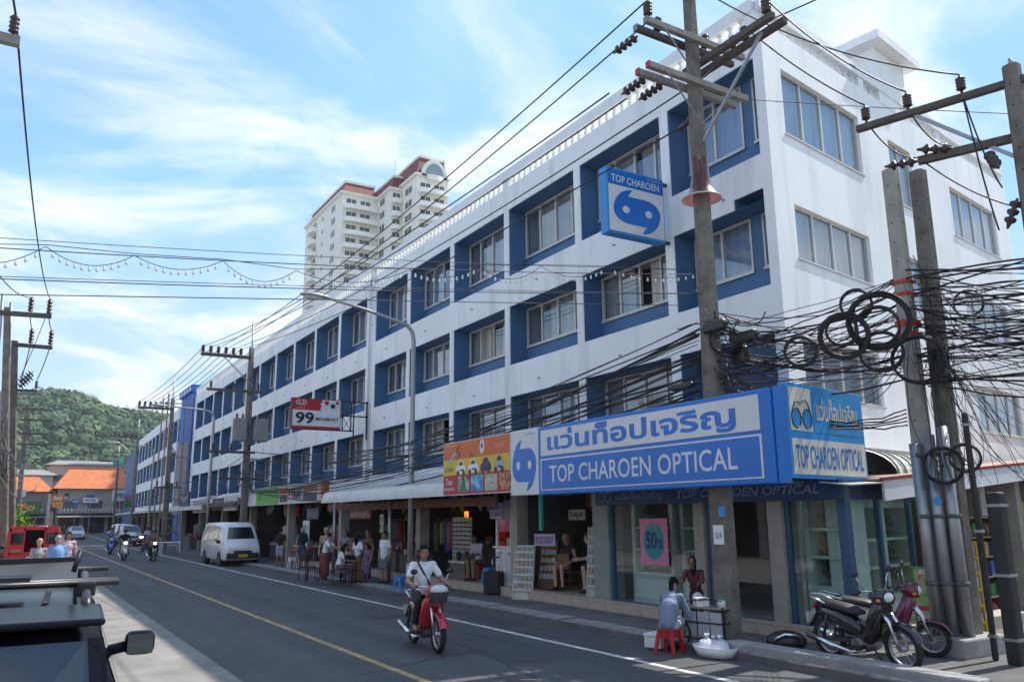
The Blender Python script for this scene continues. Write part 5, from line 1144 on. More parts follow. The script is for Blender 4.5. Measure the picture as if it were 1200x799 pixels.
def clump(nf, seed):
    rg = np.random.RandomState(seed); th = rg.uniform(0, 2*math.pi, nf); ph = np.arccos(rg.uniform(-.35, 1, nf)); rr = rg.uniform(.72, 1.05, nf)
    bumps = rg.normal(size=(5, 3)); bumps /= np.linalg.norm(bumps, axis=1)[:, None]
    d = np.stack([np.sin(ph)*np.cos(th), np.sin(ph)*np.sin(th), np.cos(ph)], 1); lob = np.max(d@bumps.T, 1); rr = rr*(.72+.35*np.clip(lob, 0, 1)**2)
    return d*rr[:, None], d
CL = [clump(130, k) for k in range(5)]
V = []; cnt = 0; rg = np.random.RandomState(3)
for k in range(3400):
    x = rg.uniform(-60, 190); y = rg.uniform(345, 680); z = hill_h(x, y)
    if z < 1: continue
    s = rg.uniform(2.6, 8.2); p, d = CL[k % 5]; a = rg.uniform(0, 6.28); ca, sa_ = math.cos(a), math.sin(a); Rz = np.array([[ca, -sa_, 0], [sa_, ca, 0], [0, 0, 1]])
    P_ = (p@Rz.T)*np.array([s, s, s*.85])+np.array([x, y, z+s*.35]); dn = d@Rz.T
    t1 = np.cross(dn, rg.normal(size=dn.shape)); t1 /= np.linalg.norm(t1, axis=1)[:, None]+1e-6; t2 = np.cross(dn, t1)
    q = s*rg.uniform(.10, .21, len(p))[:, None]
    t1 = t1+dn*.35*rg.uniform(-1, 1, (len(p), 1))
    V.append(np.stack([P_-t1*q, P_+t2*q, P_+t1*q, P_-t2*q], 1).reshape(-1, 3))
V = np.concatenate(V); nq = len(V)//4
me = bpy.data.meshes.new('forest'); me.vertices.add(len(V)); me.vertices.foreach_set('co', V.ravel()); me.loops.add(nq*4); me.loops.foreach_set('vertex_index', np.arange(nq*4)); me.polygons.add(nq)
me.polygons.foreach_set('loop_start', np.arange(0, nq*4, 4)); me.polygons.foreach_set('loop_total', np.full(nq, 4)); me.materials.append(hill_leaf); me.update(); me.validate()
o = link('forest', me); o['kind'] = 'stuff'; o['label'] = 'dense green forest covering the hill behind the town'; o['category'] = 'forest'
# flowering shrub beside the red truck
def leafy(name, parent, centres, n, size, ma, seed):
    rg = np.random.RandomState(seed); V = []
    for (cx_, cy_, cz_, r) in centres:
        d = rg.normal(size=(n, 3)); d /= np.linalg.norm(d, axis=1)[:, None]; p = d*(r*rg.uniform(.45, 1.05, (n, 1)))+np.array([cx_, cy_, cz_])
        nn = d+.8*rg.normal(size=(n, 3)); nn /= np.linalg.norm(nn, axis=1)[:, None]; t1 = np.cross(nn, rg.normal(size=(n, 3))); t1 /= np.linalg.norm(t1, axis=1)[:, None]; t2 = np.cross(nn, t1); q = size*rg.uniform(.6, 1.3, (n, 1))
        V.append(np.stack([p-t1*q, p+t2*q*.55, p+t1*q, p-t2*q*.55], 1).reshape(-1, 3))
    V = np.concatenate(V); nq = len(V)//4; me = bpy.data.meshes.new(name); me.from_pydata([tuple(v) for v in V], [], [tuple(range(4*i, 4*i+4)) for i in range(nq)]); me.materials.append(ma)
    return link(name, me, parent)
leaf_g = leaf_mat('bright_leaves', (.04, .11, .02), (.10, .22, .03), (.16, .30, .05), 2.2)
sh = thing('leafy_shrub', 'bright green leafy shrub behind the red truck at the left edge', 'shrub', (-.4, 41.5, 0))
leafy('foliage', sh, [(-.5, 0, 1.2, 1.1), (.5, .3, 1.5, 1.0), (.1, -.2, 2.2, .9), (1.1, .2, 1.0, .8), (-.9, .4, 2.0, .8), (.75, -.1, 2.0, .65)], 420, .085, leaf_g, 5)
mb = MB()
for a in range(6): mb.tube([(0, 0, 0), (.25*math.cos(a), .2*math.sin(a), .9), (.7*math.cos(a), .4*math.sin(a), 1.9)], [.05, .035, .015], 5)
mb.build('stem', wood_b, sh)
leafy('blossom', sh, [(-.2, -.3, 1.6, 1.0), (.7, -.3, 1.3, .8)], 14, .06, M('white_blossom', (.7, .62, .55), .6), 9)
# ------------------------------------------------------------------ vehicles
car_glass = M('car_glass', (.012, .015, .018), .06, var=.1, spec=.8)
tyre_m = M('tyre_rubber', (.016, .016, .017), .8, var=.2, scale=10)
rim_m = M('alloy_rim', (.45, .45, .46), .3, metal=.8, var=.1)
head_m = M('headlamp_glass', (.70, .72, .74), .1, var=.05)
lamp_on = M_emit('lit_headlamp', (1, .86, .62), 5.0)
ind_m = M('amber_lens', (.7, .22, .02), .2)
tail_m = M('red_lens', (.35, .01, .012), .15)
trim_m = M('dark_trim', (.03, .03, .032), .5, var=.15)
plate_y = M('yellow_plate', (.65, .42, .03), .5); plate_w = M('white_plate', (.6, .6, .58), .5)
def ring(x, wb, wbelt, wr, zb, zbelt, zr):
    h = [(wb*.9, zb), (wb, zb+.12), (wbelt, zbelt), (wr, zr-.09), (wr-.12, zr)]
    return [(x, y, z) for y, z in h]+[(x, -y, z) for y, z in reversed(h)]
def lerp_sec(secs, x):
    for a, b in zip(secs[:-1], secs[1:]):
        if a[0] <= x <= b[0]:
            t = (x-a[0])/max(1e-6, b[0]-a[0]); return [a[i]+(b[i]-a[i])*t for i in range(7)]
    return secs[-1] if x > secs[-1][0] else secs[0]
def wheel(t, x, y, r, w=.2, spokes=5):
    s = 1 if y > 0 else -1
    wh = MB().lathe([(r*.62, -w/2), (r*.9, -w/2), (r, -w/2+.03), (r, w/2-.03), (r*.9, w/2), (r*.62, w/2)], (x, y, r), 20, (0, s, 0)).build('tyre', tyre_m, t)
    m = MB().lathe([(r*.63, w/2-.02), (r*.58, w/2-.04), (r*.2, w/2-.03), (.001, w/2-.02)], (x, y, r), 20, (0, s, 0))
    for k in range(spokes): a = 6.283*k/spokes; m.beam((x, y+s*(w/2-.012), r), (x+r*.58*math.cos(a), y+s*(w/2-.012), r+r*.58*math.sin(a)), .05, .02, (0, 1, 0))
    m.build('rim', rim_m, wh); return wh
def car(name, label, cat, loc, rotz, secs, paint, side_w, ws, rw, wheels, r=.32, hw=None, lights_on=False, plate=plate_w, bumper=trim_m, group=None, grille=True):
    t = thing(name, label, cat, loc, rotz, group); mb = MB(); mb.loft([ring(*s) for s in secs]); body = mb.build('body', paint, t, bevel=.02, seg=2)
    for (x0, x1, t0, t1) in side_w:
        for s in (1, -1):
            def P(x, q): c = lerp_sec(secs, x); y = c[2]+(c[3]-c[2])*q; z = c[5]+(c[6]-.09-c[5])*q; return (x, s*(y+.006), z)
            MB().quad(P(x0, t0), P(x1, t0), P(x1-(.05 if x1 > .9 else 0), t1), P(x0+.03, t1)).build('side_window', car_glass, t)
    def slope(xa, xb, nm, m_, e=.014):             # glass between two sections
        a = lerp_sec(secs, xa); b = lerp_sec(secs, xb); d = Vector((b[0]-a[0], 0, b[6]-a[6])); n = Vector((-d.z, 0, d.x)).normalized()
        if n.z < 0: n = -n
        k = .12; pa = Vector((a[0], 0, a[6]))+d*k; pb = Vector((a[0], 0, a[6]))+d*(1-k); wa = a[3]-.14+(b[3]-a[3])*k; wb = b[3]-.17
        MB().quad(pa+n*e+Vector((0, wa, 0)), pa+n*e-Vector((0, wa, 0)), pb+n*e-Vector((0, wb, 0)), pb+n*e+Vector((0, wb, 0))).build(nm, m_, t)
    slope(*ws, 'windscreen', car_glass)
    if rw: slope(*rw, 'rear_window', car_glass)
    for x in wheels:
        for s in (1, -1):
            y = s*(lerp_sec(secs, x)[1]-.10)
            MB().cyl((x, y-.1*s, r), (x, s*(lerp_sec(secs, x)[1]+.004), r), r*1.14, n=22).build('wheel_arch', trim_m, t); wheel(t, x, s*(lerp_sec(secs, x)[1]-.09), r)
    f = secs[-1]; b = secs[0]
    for s in (1, -1):
        MB().box(f[0]-.03, f[0]+.012, s*f[1]*.95-s*.28 if s > 0 else s*f[1]*.95, s*f[1]*.95 if s > 0 else s*f[1]*.95+.28, f[6]-.24, f[6]-.08).build('headlight', lamp_on if (lights_on is True or lights_on == s) else head_m, t, bevel=.02)
        MB().box(b[0]-.012, b[0]+.03, s*b[1]*.95-.14 if s > 0 else s*b[1]*.95, s*b[1]*.95 if s > 0 else s*b[1]*.95+.14, b[5]-.3, b[5]+.05).build('tail_light', tail_m, t, bevel=.02)
    if grille: MB().box(f[0]-.02, f[0]+.008, -f[1]*.55, f[1]*.55, f[6]-.22, f[6]-.09).build('grille', trim_m, t)
    MB().box(f[0]-.1, f[0]+.06, -f[1]*.98, f[1]*.98, f[4]+.0, f[4]+.24).build('front_bumper', bumper, t, bevel=.04)
    MB().box(b[0]-.06, b[0]+.1, -b[1]*.98, b[1]*.98, b[4]+.02, b[4]+.24).build('rear_bumper', bumper, t, bevel=.04)
    MB().box(f[0]+.062, f[0]+.07, -.2, .2, f[4]+.06, f[4]+.19).build('front_plate', plate, t); MB().box(b[0]-.07, b[0]-.062, -.2, .2, b[4]+.3, b[4]+.43).build('rear_plate', plate, t)
    cw = lerp_sec(secs, ws[0]-.25)
    for s in ((1,) if name == 'parked_suv' and loc[1] < 10 else (1, -1)): MB().sphere((ws[0]-.3, s*(cw[2]+.13), cw[5]+.10), (.06, .1, .085), 10, 6).build('wing_mirror', trim_m, t)
    return t
H = lambda dx, dy: math.atan2(dy, dx)
# white minivan: (x, w bottom, w belt, w roof, z bottom, z belt, z roof)
van_white = M('van_white_paint', (.72, .73, .72), .3, var=.03, coat=.4)
VAN = [(-2.3, .78, .80, .64, .28, 1.02, 1.70), (-2.2, .84, .84, .68, .25, 1.05, 1.92), (0, .85, .85, .70, .25, 1.05, 1.95), (1.25, .85, .85, .70, .25, 1.05, 1.93), (1.55, .85, .84, .68, .25, 1.05, 1.80), (2.02, .85, .82, .78, .25, .92, 1.12), (2.28, .80, .79, .76, .28, .75, .90), (2.36, .74, .74, .70, .34, .62, .78)]
v = car('minivan', 'white minivan with yellow plate parked at the kerb facing the viewer', 'van', (9.2, 41.3, 0), H(.03, -1), VAN, van_white, [(-2.0, -1.0, .08, .9), (-.92, .1, .08, .9), (.18, .95, .08, .9), (1.0, 1.45, .08, .86)], (2.02, 1.55), None, (-1.35, 1.5), .31, plate=plate_y, lights_on=False)
for s in (1, -1): MB().box(2.34, 2.375, s*.62-.08, s*.62+.08, .50, .60).build('indicator', ind_m, v)
MB().box(1.92, 1.95, -.35, -.05, 1.18, 1.24).build('dashboard_paper', yellow_s, v)
# far parked pickups and cars
silver = M('silver_paint', (.42, .43, .44), .3, metal=.5, var=.05, coat=.4); pearl = M('pearl_paint', (.62, .62, .60), .3, var=.04, coat=.4)
PICK = [(-2.5, .80, .82, .80, .42, .75, 1.0), (-.62, .82, .85, .82, .40, .8, 1.02), (-.55, .84, .85, .80, .40, 1.02, 1.12), (-.3, .84, .85, .68, .40, 1.05, 1.66), (.6, .84, .85, .68, .40, 1.05, 1.68), (1.25, .84, .85, .80, .40, 1.0, 1.10), (2.3, .82, .82, .76, .40, .80, .95), (2.5, .78, .78, .70, .44, .7, .86)]
SUVS = [(-2.2, .80, .82, .70, .38, .98, 1.25), (-2.05, .83, .85, .66, .35, 1.02, 1.70), (-.2, .85, .86, .68, .35, 1.02, 1.76), (.55, .85, .86, .68, .35, 1.02, 1.72), (1.2, .85, .85, .80, .35, .98, 1.10), (2.1, .83, .82, .76, .36, .80, .95), (2.3, .78, .78, .70, .40, .7, .84)]
SED = [(-2.1, .78, .80, .70, .25, .85, .98), (-1.3, .82, .84, .72, .22, .88, 1.05), (-.8, .84, .85, .62, .22, .90, 1.42), (.2, .84, .85, .62, .22, .90, 1.45), (1.0, .84, .84, .76, .22, .88, .98), (2.0, .80, .80, .74, .24, .66, .78), (2.15, .76, .76, .68, .28, .58, .70)]
car('pickup_truck', 'silver pickup with glowing lamp, nearest of the three parked beyond the motorbikes', 'pickup', (8.75, 76.5, 0), H(.03, -1), PICK, silver, [(-.28, .15, .1, .9), (.2, .95, .1, .85)], (1.25, .6), (-.55, -.3), (-1.5, 1.6), .36, lights_on=1, bumper=silver)
car('parked_suv', 'pearl white sport utility vehicle behind the silver pickup', 'car', (9.2, 84.5, 0), H(.03, -1), SUVS, pearl, [(-1.9, -.9, .1, .9), (-.8, .1, .1, .9), (.15, .9, .1, .85)], (1.2, .55), None, (-1.3, 1.4), .35, bumper=pearl)
car('pickup_truck', 'white pickup farthest back in the row of parked vehicles', 'pickup', (9.7, 93, 0), H(.03, -1), PICK, pearl, [(-.28, .15, .1, .9), (.2, .95, .1, .85)], (1.25, .6), (-.55, -.3), (-1.5, 1.6), .36, bumper=pearl)
car('sedan_car', 'silver saloon car coming up the far end of the street', 'car', (6.7, 106, 0), H(-.03, -1), SED, silver, [(-1.0, -.3, .1, .9), (-.25, .5, .1, .9)], (1.0, .2), (-1.3, -.8), (-1.25, 1.3), .3, bumper=silver)
car('sedan_car', 'dark car half hidden behind the silver saloon', 'car', (6.9, 114, 0), H(-.03, -1), SED, M('dark_car_paint', (.05, .055, .07), .3, var=.05), [(-1.0, -.3, .1, .9), (-.25, .5, .1, .9)], (1.0, .2), (-1.3, -.8), (-1.25, 1.3), .3)
car('sedan_car', 'grey car parked on the left beyond the red truck', 'car', (2.4, 62, 0), H(.02, 1), SED, M('grey_car_paint', (.16, .17, .18), .3, metal=.4, var=.05), [(-1.0, -.3, .1, .9), (-.25, .5, .1, .9)], (1.0, .2), (-1.3, -.8), (-1.25, 1.3), .3)
# red share-taxi truck, seen from behind
red_p = M('red_truck_paint', (.50, .012, .015), .35, var=.08, coat=.4)
st = car('red_truck', 'red roofed passenger pickup seen from behind at the left', 'truck', (.88, 37.6, 0), H(0, 1), PICK, red_p, [(-.28, .15, .1, .9), (.2, .95, .1, .85)], (1.25, .6), None, (-1.5, 1.6), .36)
mb = MB()
prof = [(-.86, .98), (-.86, 1.72), (-.80, 1.86), (-.62, 1.94), (0, 1.98), (.62, 1.94), (.80, 1.86), (.86, 1.72), (.86, .98)]
x0, x1 = -2.62, -.4
mb.loft([[(x, y, z) for y, z in prof] for x in (x0, x0+.06, x1)], cap=False, closed=False); mb.build('canopy', red_p, st)
bk = MB()                                          # rear frame with central opening and two side lights
for (a, b, c, d) in ((-.86, -.74, .98, 1.74), (.74, .86, .98, 1.74), (-.36, -.30, .98, 1.78), (.30, .36, .98, 1.78)): bk.box(x0-.03, x0+.02, a, b, c, d)
for s in (1, -1):
    a, b = sorted((s*.36, s*.74)); bk.box(x0-.03, x0+.02, a, b, .98, 1.28); bk.box(x0-.03, x0+.02, a, b, 1.68, 1.84)
bk.box(x0-.032, x0+.02, -.30, .30, 1.78, 1.92); bk.box(x0-.031, x0+.02, -.80, .80, 1.84, 1.90); bk.build('rear_frame', red_p, st, bevel=.01)
for s in (1, -1):
    a, b = sorted((s*.38, s*.72)); MB().box(x0-.005, x0+.005, a, b, 1.29, 1.67).build('rear_pane', car_glass, st)
    MB().box(x0-.045, x0-.032, a, b, 1.02, 1.10).build('brass_strip', M('brass_panel', (.26, .17, .08), .5), st)
for k in range(9): MB().sphere((x0-.02, -.72+k*.18, 1.86), .028, 6, 4).build('marker_lamp', tail_m, st)
MB().box(x1-.05, x1, -.8, .8, 1.0, 1.9).build('bulkhead', trim_m, st); MB().box(x0+.1, x1-.1, -.8, -.45, 1.0, 1.25).build('bench', black_pl, st); MB().box(x0+.1, x1-.1, .45, .8, 1.0, 1.25).build('bench', black_pl, st)
# near dark blue sport utility vehicle, seen from behind and above
navy_p = M('dark_blue_metallic', (.009, .010, .016), .22, var=.06, spec=.05)
NS = [(-2.36, .84, .86, .74, .45, .95, 1.02), (-2.30, .88, .90, .80, .40, 1.02, 1.20), (-2.12, .90, .93, .72, .38, 1.06, 1.66), (-1.95, .91, .93, .72, .38, 1.06, 1.735), (-.6, .92, .94, .73, .38, 1.06, 1.775), (.45, .92, .94, .72, .38, 1.05, 1.74), (1.25, .92, .93, .82, .38, 1.02, 1.14), (2.2, .90, .88, .80, .40, .85, 1.0), (2.38, .84, .82, .74, .46, .78, .9)]
sv = car('parked_suv', 'dark blue sport utility vehicle with roof rack in the near left corner', 'car', (-.22, 6.12, .012), R_(86.8), NS, navy_p, [(-1.85, -1.0, .1, .92), (-.92, .0, .1, .92), (.06, .95, .1, .88)], (1.25, .45), None, (-1.4, 1.45), .36, bumper=navy_p)
sv.scale = (1, 1, .97)
# rear screen, spoiler, brake lamp, wiper
def RP(x, y, z): return (x, y, z)
gl = MB(); rows = []
for q in np.linspace(0, 1, 5):
    x = -2.315+.185*q; z = 1.12+.53*q; w = .76-.08*q
    rows.append([(x-.012*math.cos(math.pi*s/2)*1.2, w*s, z) for s in np.linspace(-1, 1, 9)])
gl.loft(rows, cap=False, closed=False); gl.build('rear_window', M('rear_screen_glass', (.03, .038, .042), .04, var=.2, scale=2, spec=.8), sv)
MB().prism([(-2.22, -.73, 1.715), (-1.88, -.72, 1.752), (-1.88, .72, 1.752), (-2.22, .73, 1.715)], (0, 0, .03)).build('roof_spoiler', navy_p, sv, bevel=.02)
MB().box(-2.25, -2.20, -.36, .36, 1.68, 1.715).build('brake_light', M('bright_red_lens', (.55, .01, .012), .2), sv)
for s in (1, -1): MB().loft([[(-2.345, s*.80, 1.04), (-2.345, s*.74, 1.04), (-2.345, s*.74, 1.12), (-2.345, s*.80, 1.12)], [(-2.135, s*.745, 1.60), (-2.15, s*.68, 1.60), (-2.13, s*.67, 1.66), (-2.11, s*.73, 1.66)]], smooth=False).build('rear_pillar', navy_p, sv)
MB().tube([(-2.36, .1, 1.10), (-2.33, -.1, 1.2), (-2.30, -.38, 1.22)], .010, 5).build('rear_wiper', black_pl, sv)
for s in (1, -1):
    MB().tube([(-1.9, s*.66, 1.755), (-1.82, s*.66, 1.80), (-.6, s*.67, 1.835), (.3, s*.66, 1.80), (.38, s*.66, 1.765)], .022, 8).build('roof_rail', black_pl, sv)
for x in (-1.55, -.25):
    MB().tube([(x, -.80, 1.85), (x, .80, 1.85)], .017, 8).build('rack_bar', black_pl, sv)
    for s in (1, -1): MB().box(x-.06, x+.06, s*.66-.04, s*.66+.04, 1.79, 1.86).build('rack_foot', black_pl, sv, bevel=.01)
MB().tube([(-1.40, -.80, 1.85), (-1.40, .80, 1.85)], .017, 8).build('rack_bar', black_pl, sv)
fp = MB(); rows = []
for y in np.linspace(-1, 1, 9):
    yy = .62*y; e = .03*(1-abs(y)); rows.append([(-1.40, yy, 1.856), (-1.33+e, yy, 1.88), (-1.20+e, yy, 1.94), (-1.17+e, yy, 1.937), (-1.28, yy, 1.868), (-1.3, yy, 1.856)])
fp.loft(rows, smooth=False); fp.build('wind_fairing', M('grey_fairing', (.07, .072, .075), .5, var=.1, spec=.3), sv)
MB().box(-1.20, -1.15, -.63, .63, 1.932, 1.962).build('fairing_edge', black_rub, sv)
MB().box(-1.52, -1.0, -.42, .18, 1.86, 1.885).build('rack_tray', black_pl, sv); 
for y in (-.5, -.2, .15, .45): MB().box(-1.85, -.2, y-.012, y+.012, 1.782, 1.79).build('roof_groove', black_rub, sv)
MB().tube([(-1.45, -.60, 1.90), (-1.43, -.62, 2.0)], .012, 6).build('strap_end', black_rub, sv)
# right mirror, closer to the camera than the generic one
mm = MB().box(.62, .76, -1.19, -.99, 1.17, 1.34).build('side_mirror', navy_p, sv, bevel=.05, seg=3)
MB().tube([(.70, -.84, 1.20), (.70, -.93, 1.22), (.70, -1.03, 1.24)], .04, 8).build('mirror_arm', navy_p, sv)
MB().quad((.612, -1.175, 1.185), (.612, -1.005, 1.185), (.612, -1.005, 1.325), (.612, -1.175, 1.325)).build('mirror_glass', M('mirror', (.10, .12, .14), .03, metal=1, var=.02), mm)
# ------------------------------------------------------------------ motorbikes
def motorbike(name, label, loc, rotz, paint, accent=None, cat='motorbike', lit=False, basket=False, group=None, scooter=False, lean=0, dark=black_pl):
    t = thing(name, label, cat, loc, rotz, group); accent = accent or paint; WB = .62; R = .285 if not scooter else .24; nw = 18
    for x, nm in ((WB, 'front_wheel'), (-WB, 'rear_wheel')):
        wh = MB().lathe([(R-.065, -.035), (R-.02, -.042), (R, -.018), (R, .018), (R-.02, .042), (R-.065, .035), (R-.065, -.035)], (x, 0, R), 22, (0, 1, 0)).build(nm, tyre_m, t)
        m = MB().lathe([(R-.07, -.02), (R-.085, -.02), (R-.085, .02), (R-.07, .02), (R-.07, -.02)], (x, 0, R), 22, (0, 1, 0)); m.cyl((x, -.06, R), (x, .06, R), .045, n=10)
        for k in range(12): a = 6.283*k/12; m.cyl((x+.04*math.cos(a), .02*(1 if k % 2 else -1), R+.04*math.sin(a)), (x+(R-.075)*math.cos(a), 0, R+(R-.075)*math.sin(a)), .0045, n=4, caps=False)
        m.build('rim', rim_m, wh)
    hx, hz = .36, .94
    mb = MB()
    for s in (1, -1): mb.tube([(WB, s*.075, R), (WB-.1, s*.07, R+.32), (hx+.04, s*.06, .74)], [.022, .026, .028], 8)
    mb.build('front_fork', chrome, t)
    # front mudguard hugging the wheel
    rows = []
    for q in np.linspace(22, 128, 8):
        a = R_(q); rr = R+.045; rows.append([(WB+rr*math.cos(a), y, R+rr*math.sin(a)-(.03 if abs(y) > .05 else 0)) for y in (-.075, -.05, 0, .05, .075)])
    MB().loft(rows, cap=False, closed=False).build('front_mudguard', paint, t)
    # leg shield and centre body, lofted along the frame
    def sec(x, z0, z1, w, k=.6): return [(x, -w*k, z0), (x, -w, z0+(z1-z0)*.35), (x, -w*.9, z0+(z1-z0)*.75), (x, -w*.5, z1), (x, w*.5, z1), (x, w*.9, z0+(z1-z0)*.75), (x, w, z0+(z1-z0)*.35), (x, w*k, z0)]
    MB().loft([sec(-.05, .33, .46, .10), sec(.08, .28, .48, .13), sec(.22, .30, .66, .19), sec(.32, .40, .86, .20), sec(.40, .58, .90, .17), sec(.46, .70, .86, .10)]).build('leg_shield', paint, t)
    MB().loft([sec(-.78, .60, .70, .05), sec(-.6, .52, .72, .10), sec(-.3, .42, .70, .13), sec(-.08, .36, .62, .12), sec(.05, .34, .50, .11)]).build('rear_body', accent, t)
    MB().loft([sec(hx-.06, .86, .98, .13), sec(hx+.06, .82, 1.02, .17), sec(hx+.16, .82, .99, .12)]).build('handlebar_cowl', paint, t)
    MB().sphere((hx+.15, 0, .91), (.05, .09, .065), 12, 8).build('headlight', lamp_on if lit else head_m, t)
    for s in (1, -1): MB().sphere((hx+.11, s*.14, .88), (.035, .03, .025), 8, 5).build('indicator', ind_m, t)
    mb = MB().tube([(hx-.10, -.34, .97), (hx-.06, -.22, 1.0), (hx, -.08, .98), (hx, .08, .98), (hx-.06, .22, 1.0), (hx-.10, .34, .97)], .013, 7); mb.build('handlebar', chrome, t)
    for s in (1, -1):
        MB().cyl((hx-.10, s*.34, .97), (hx-.065, s*.235, 1.0), .02, n=8).build('grip', black_rub, t)
        MB().tube([(hx-.04, s*.2, 1.0), (hx-.06, s*.26, 1.12), (hx-.05, s*.3, 1.2)], .007, 5).build('mirror_stem', chrome, t)
        MB().sphere((hx-.05, s*.31, 1.23), (.02, .065, .045), 10, 6).build('mirror', dark, t)
    MB().loft([sec(-.72, .74, .78, .08, .9), sec(-.55, .72, .80, .125, .9), sec(-.2, .68, .76, .135, .9), sec(.02, .64, .70, .09, .9)]).build('seat', black_rub, t)
    MB().tube([(-.5, .11, .76), (-.8, .10, .84), (-.86, 0, .86), (-.8, -.10, .84), (-.5, -.11, .76)], .013, 7).build('grab_rail', chrome, t)
    MB().sphere((-.80, 0, .70), (.045, .08, .04), 8, 5).build('tail_light', tail_m, t); MB().box(-.93, -.91, -.09, .09, .46, .60).build('number_plate', plate_w, t)
    MB().quad((-.72, -.06, .66), (-.72, .06, .66), (-.93, .06, .40), (-.93, -.06, .40)).build('rear_mudguard', dark, t)
    eng = MB().loft([sec(-.12, .20, .38, .10), sec(.02, .16, .40, .12), sec(.16, .20, .36, .09), sec(.24, .24, .34, .06)]); eng.cyl((-.02, -.15, .27), (-.02, .15, .27), .085, n=12); eng.build('engine', M('engine_metal', (.22, .22, .23), .4, metal=.7, var=.2), t)
    MB().tube([(.12, -.13, .22), (-.1, -.15, .17), (-.4, -.17, .22), (-.85, -.18, .33)], [.02, .022, .045, .05], 9).build('exhaust', chrome, t)
    mb = MB()
    for s in (1, -1): mb.beam((-.08, s*.08, .3), (-WB, s*.08, R), .03, .05); mb.cyl((-.5, s*.11, .62), (-WB, s*.11, R+.02), .022, n=8)
    mb.build('swing_arm', trim_m, t)
    MB().box(-.05, .12, -.30, .30, .245, .275).build('foot_peg', black_rub, t, bevel=.01); MB().beam((-.02, .12, .24), (.02, .24, .02), .02, .02).build('side_stand', trim_m, t)
    if basket:
        bk = MB().lathe([(.11, 0), (.17, .17)], (hx+.28, 0, .76), 14); 
        for k in range(14): a = 6.283*k/14; bk.cyl((hx+.28+.11*math.cos(a), .11*math.sin(a), .76), (hx+.28+.172*math.cos(a), .172*math.sin(a), .93), .006, n=4)
        bk.tube([(hx+.28+.172*math.cos(a), .172*math.sin(a), .93) for a in np.linspace(0, 6.283, 16, endpoint=False)], .010, 5, True); bk.build('basket', M('basket_wire', (.12, .12, .125), .4, metal=.5), t)
    if lean: 
        t.rotation_euler = (lean, 0, rotz)
    return t
red_b = M('red_motorbike_paint', (.40, .008, .02), .22, var=.06, coat=.7); blk_b = M('black_motorbike_paint', (.012, .012, .013), .2, var=.1, coat=.6); mag_b = M('magenta_scooter_paint', (.13, .008, .04), .25, var=.08, coat=.6); crm_b = M('cream_scooter_panel', (.55, .50, .40), .35, var=.05)
motorbike('motorbike', 'red motorbike with front basket ridden by the man in a white polo shirt', (6.06, 12.78, 0), R_(-96.6), red_b, basket=True, accent=M('red_black_panel', (.16, .008, .012), .25, coat=.6))
tag(MB().sphere((0, 0, 0), (.15, .14, .09), 12, 8).build('shopping_bag', M('pale_plastic_bag', (.6, .6, .6), .5, var=.2, scale=14, bump=.6, bscale=18), loc=(5.985, 12.13, .95)), 'pale plastic bag heaped in the front basket of the red motorbike', 'bag')
motorbike('motorbike', 'black motorbike parked behind the low kerb wall at lower right', (10.08, 7.42, .1), R_(-97), blk_b, lean=R_(5), dark=black_pl)
motorbike('motor_scooter', 'magenta and cream scooter parked behind the black motorbike', (11.0, 7.78, .1), R_(-62), mag_b, accent=crm_b, scooter=True, lean=R_(5))
motorbike('motorbike', 'oncoming motorbike with lit lamp nearest the yellow line', (5.45, 49.0, 0), R_(-91), M('white_bike_paint', (.6, .6, .6), .3), accent=blk_b, lit=True)
motorbike('motorbike', 'oncoming dark motorbike with lit lamp nearest the white van', (6.6, 47.0, 0), R_(-90), blk_b, lit=True)
motorbike('motorbike', 'oncoming blue and white motorbike behind the others', (5.7, 58.5, 0), R_(-91), M('blue_bike_paint', (.05, .15, .45), .3), accent=M('white_bike_paint'), lit=False)

_b = [o for o in bpy.data.objects if o.get('label', '').startswith('oncoming blue and white')][0]
for x, y, a, l in ((11.6, 99, 150, 'parked motorbike beside the third pole'), (12.0, 101.5, 160, 'second parked motorbike past the third pole'), (12.2, 104, 155, 'third parked motorbike past the third pole'), (4.9, 118, -90, 'distant motorbike coming round the bend'), (6.2, 132, -90, 'farthest motorbike at the street end')): dup(_b, (x, y, .05), R_(a), l)
_s = [o for o in bpy.data.objects if o.get('label', '').startswith('silver saloon')][0]
dup(_s, (3.3, 96, 0), R_(90), 'silver car parked on the far left kerb'); dup(_s, (4.6, 140, 0), R_(20), 'silver car crossing at the street end')
# ------------------------------------------------------------------ people
skin_t = M('tan_skin', (.34, .19, .12), .55, var=.08, scale=12); skin_l = M('light_skin', (.52, .33, .25), .55, var=.08, scale=12); skin_d = M('brown_skin', (.22, .11, .065), .55, var=.08, scale=12)
hair_k = M('black_hair', (.012, .010, .009), .8, spec=.15, var=.25, scale=30); hair_b = M('blond_hair', (.42, .30, .15), .5, var=.25, scale=30); hair_n = M('brown_hair', (.10, .055, .03), .5, var=.25, scale=30); hair_g = M('grey_hair', (.35, .34, .33), .5, var=.2, scale=30)
eye_m = M('eye_dark', (.02, .015, .012), .3); lip_m = M('lip', (.30, .11, .09), .5)
def cloth(n, c, v=.12): return M('cloth_'+n, c, .85, var=v, scale=9, bump=.25, bscale=25)
def seg_dist(P, a, b, r0, r1):
    a = np.array(a); b = np.array(b); d = b-a; t = np.clip(((P-a)@d)/max(1e-9, d@d), 0, 1); return np.linalg.norm(P-(a+t[:, None]*d), axis=1)-(r0+(r1-r0)*t)
def ell_dist(P, c, r): q = (P-np.array(c))/np.array(r); return (np.linalg.norm(q, axis=1)-1)*min(r)
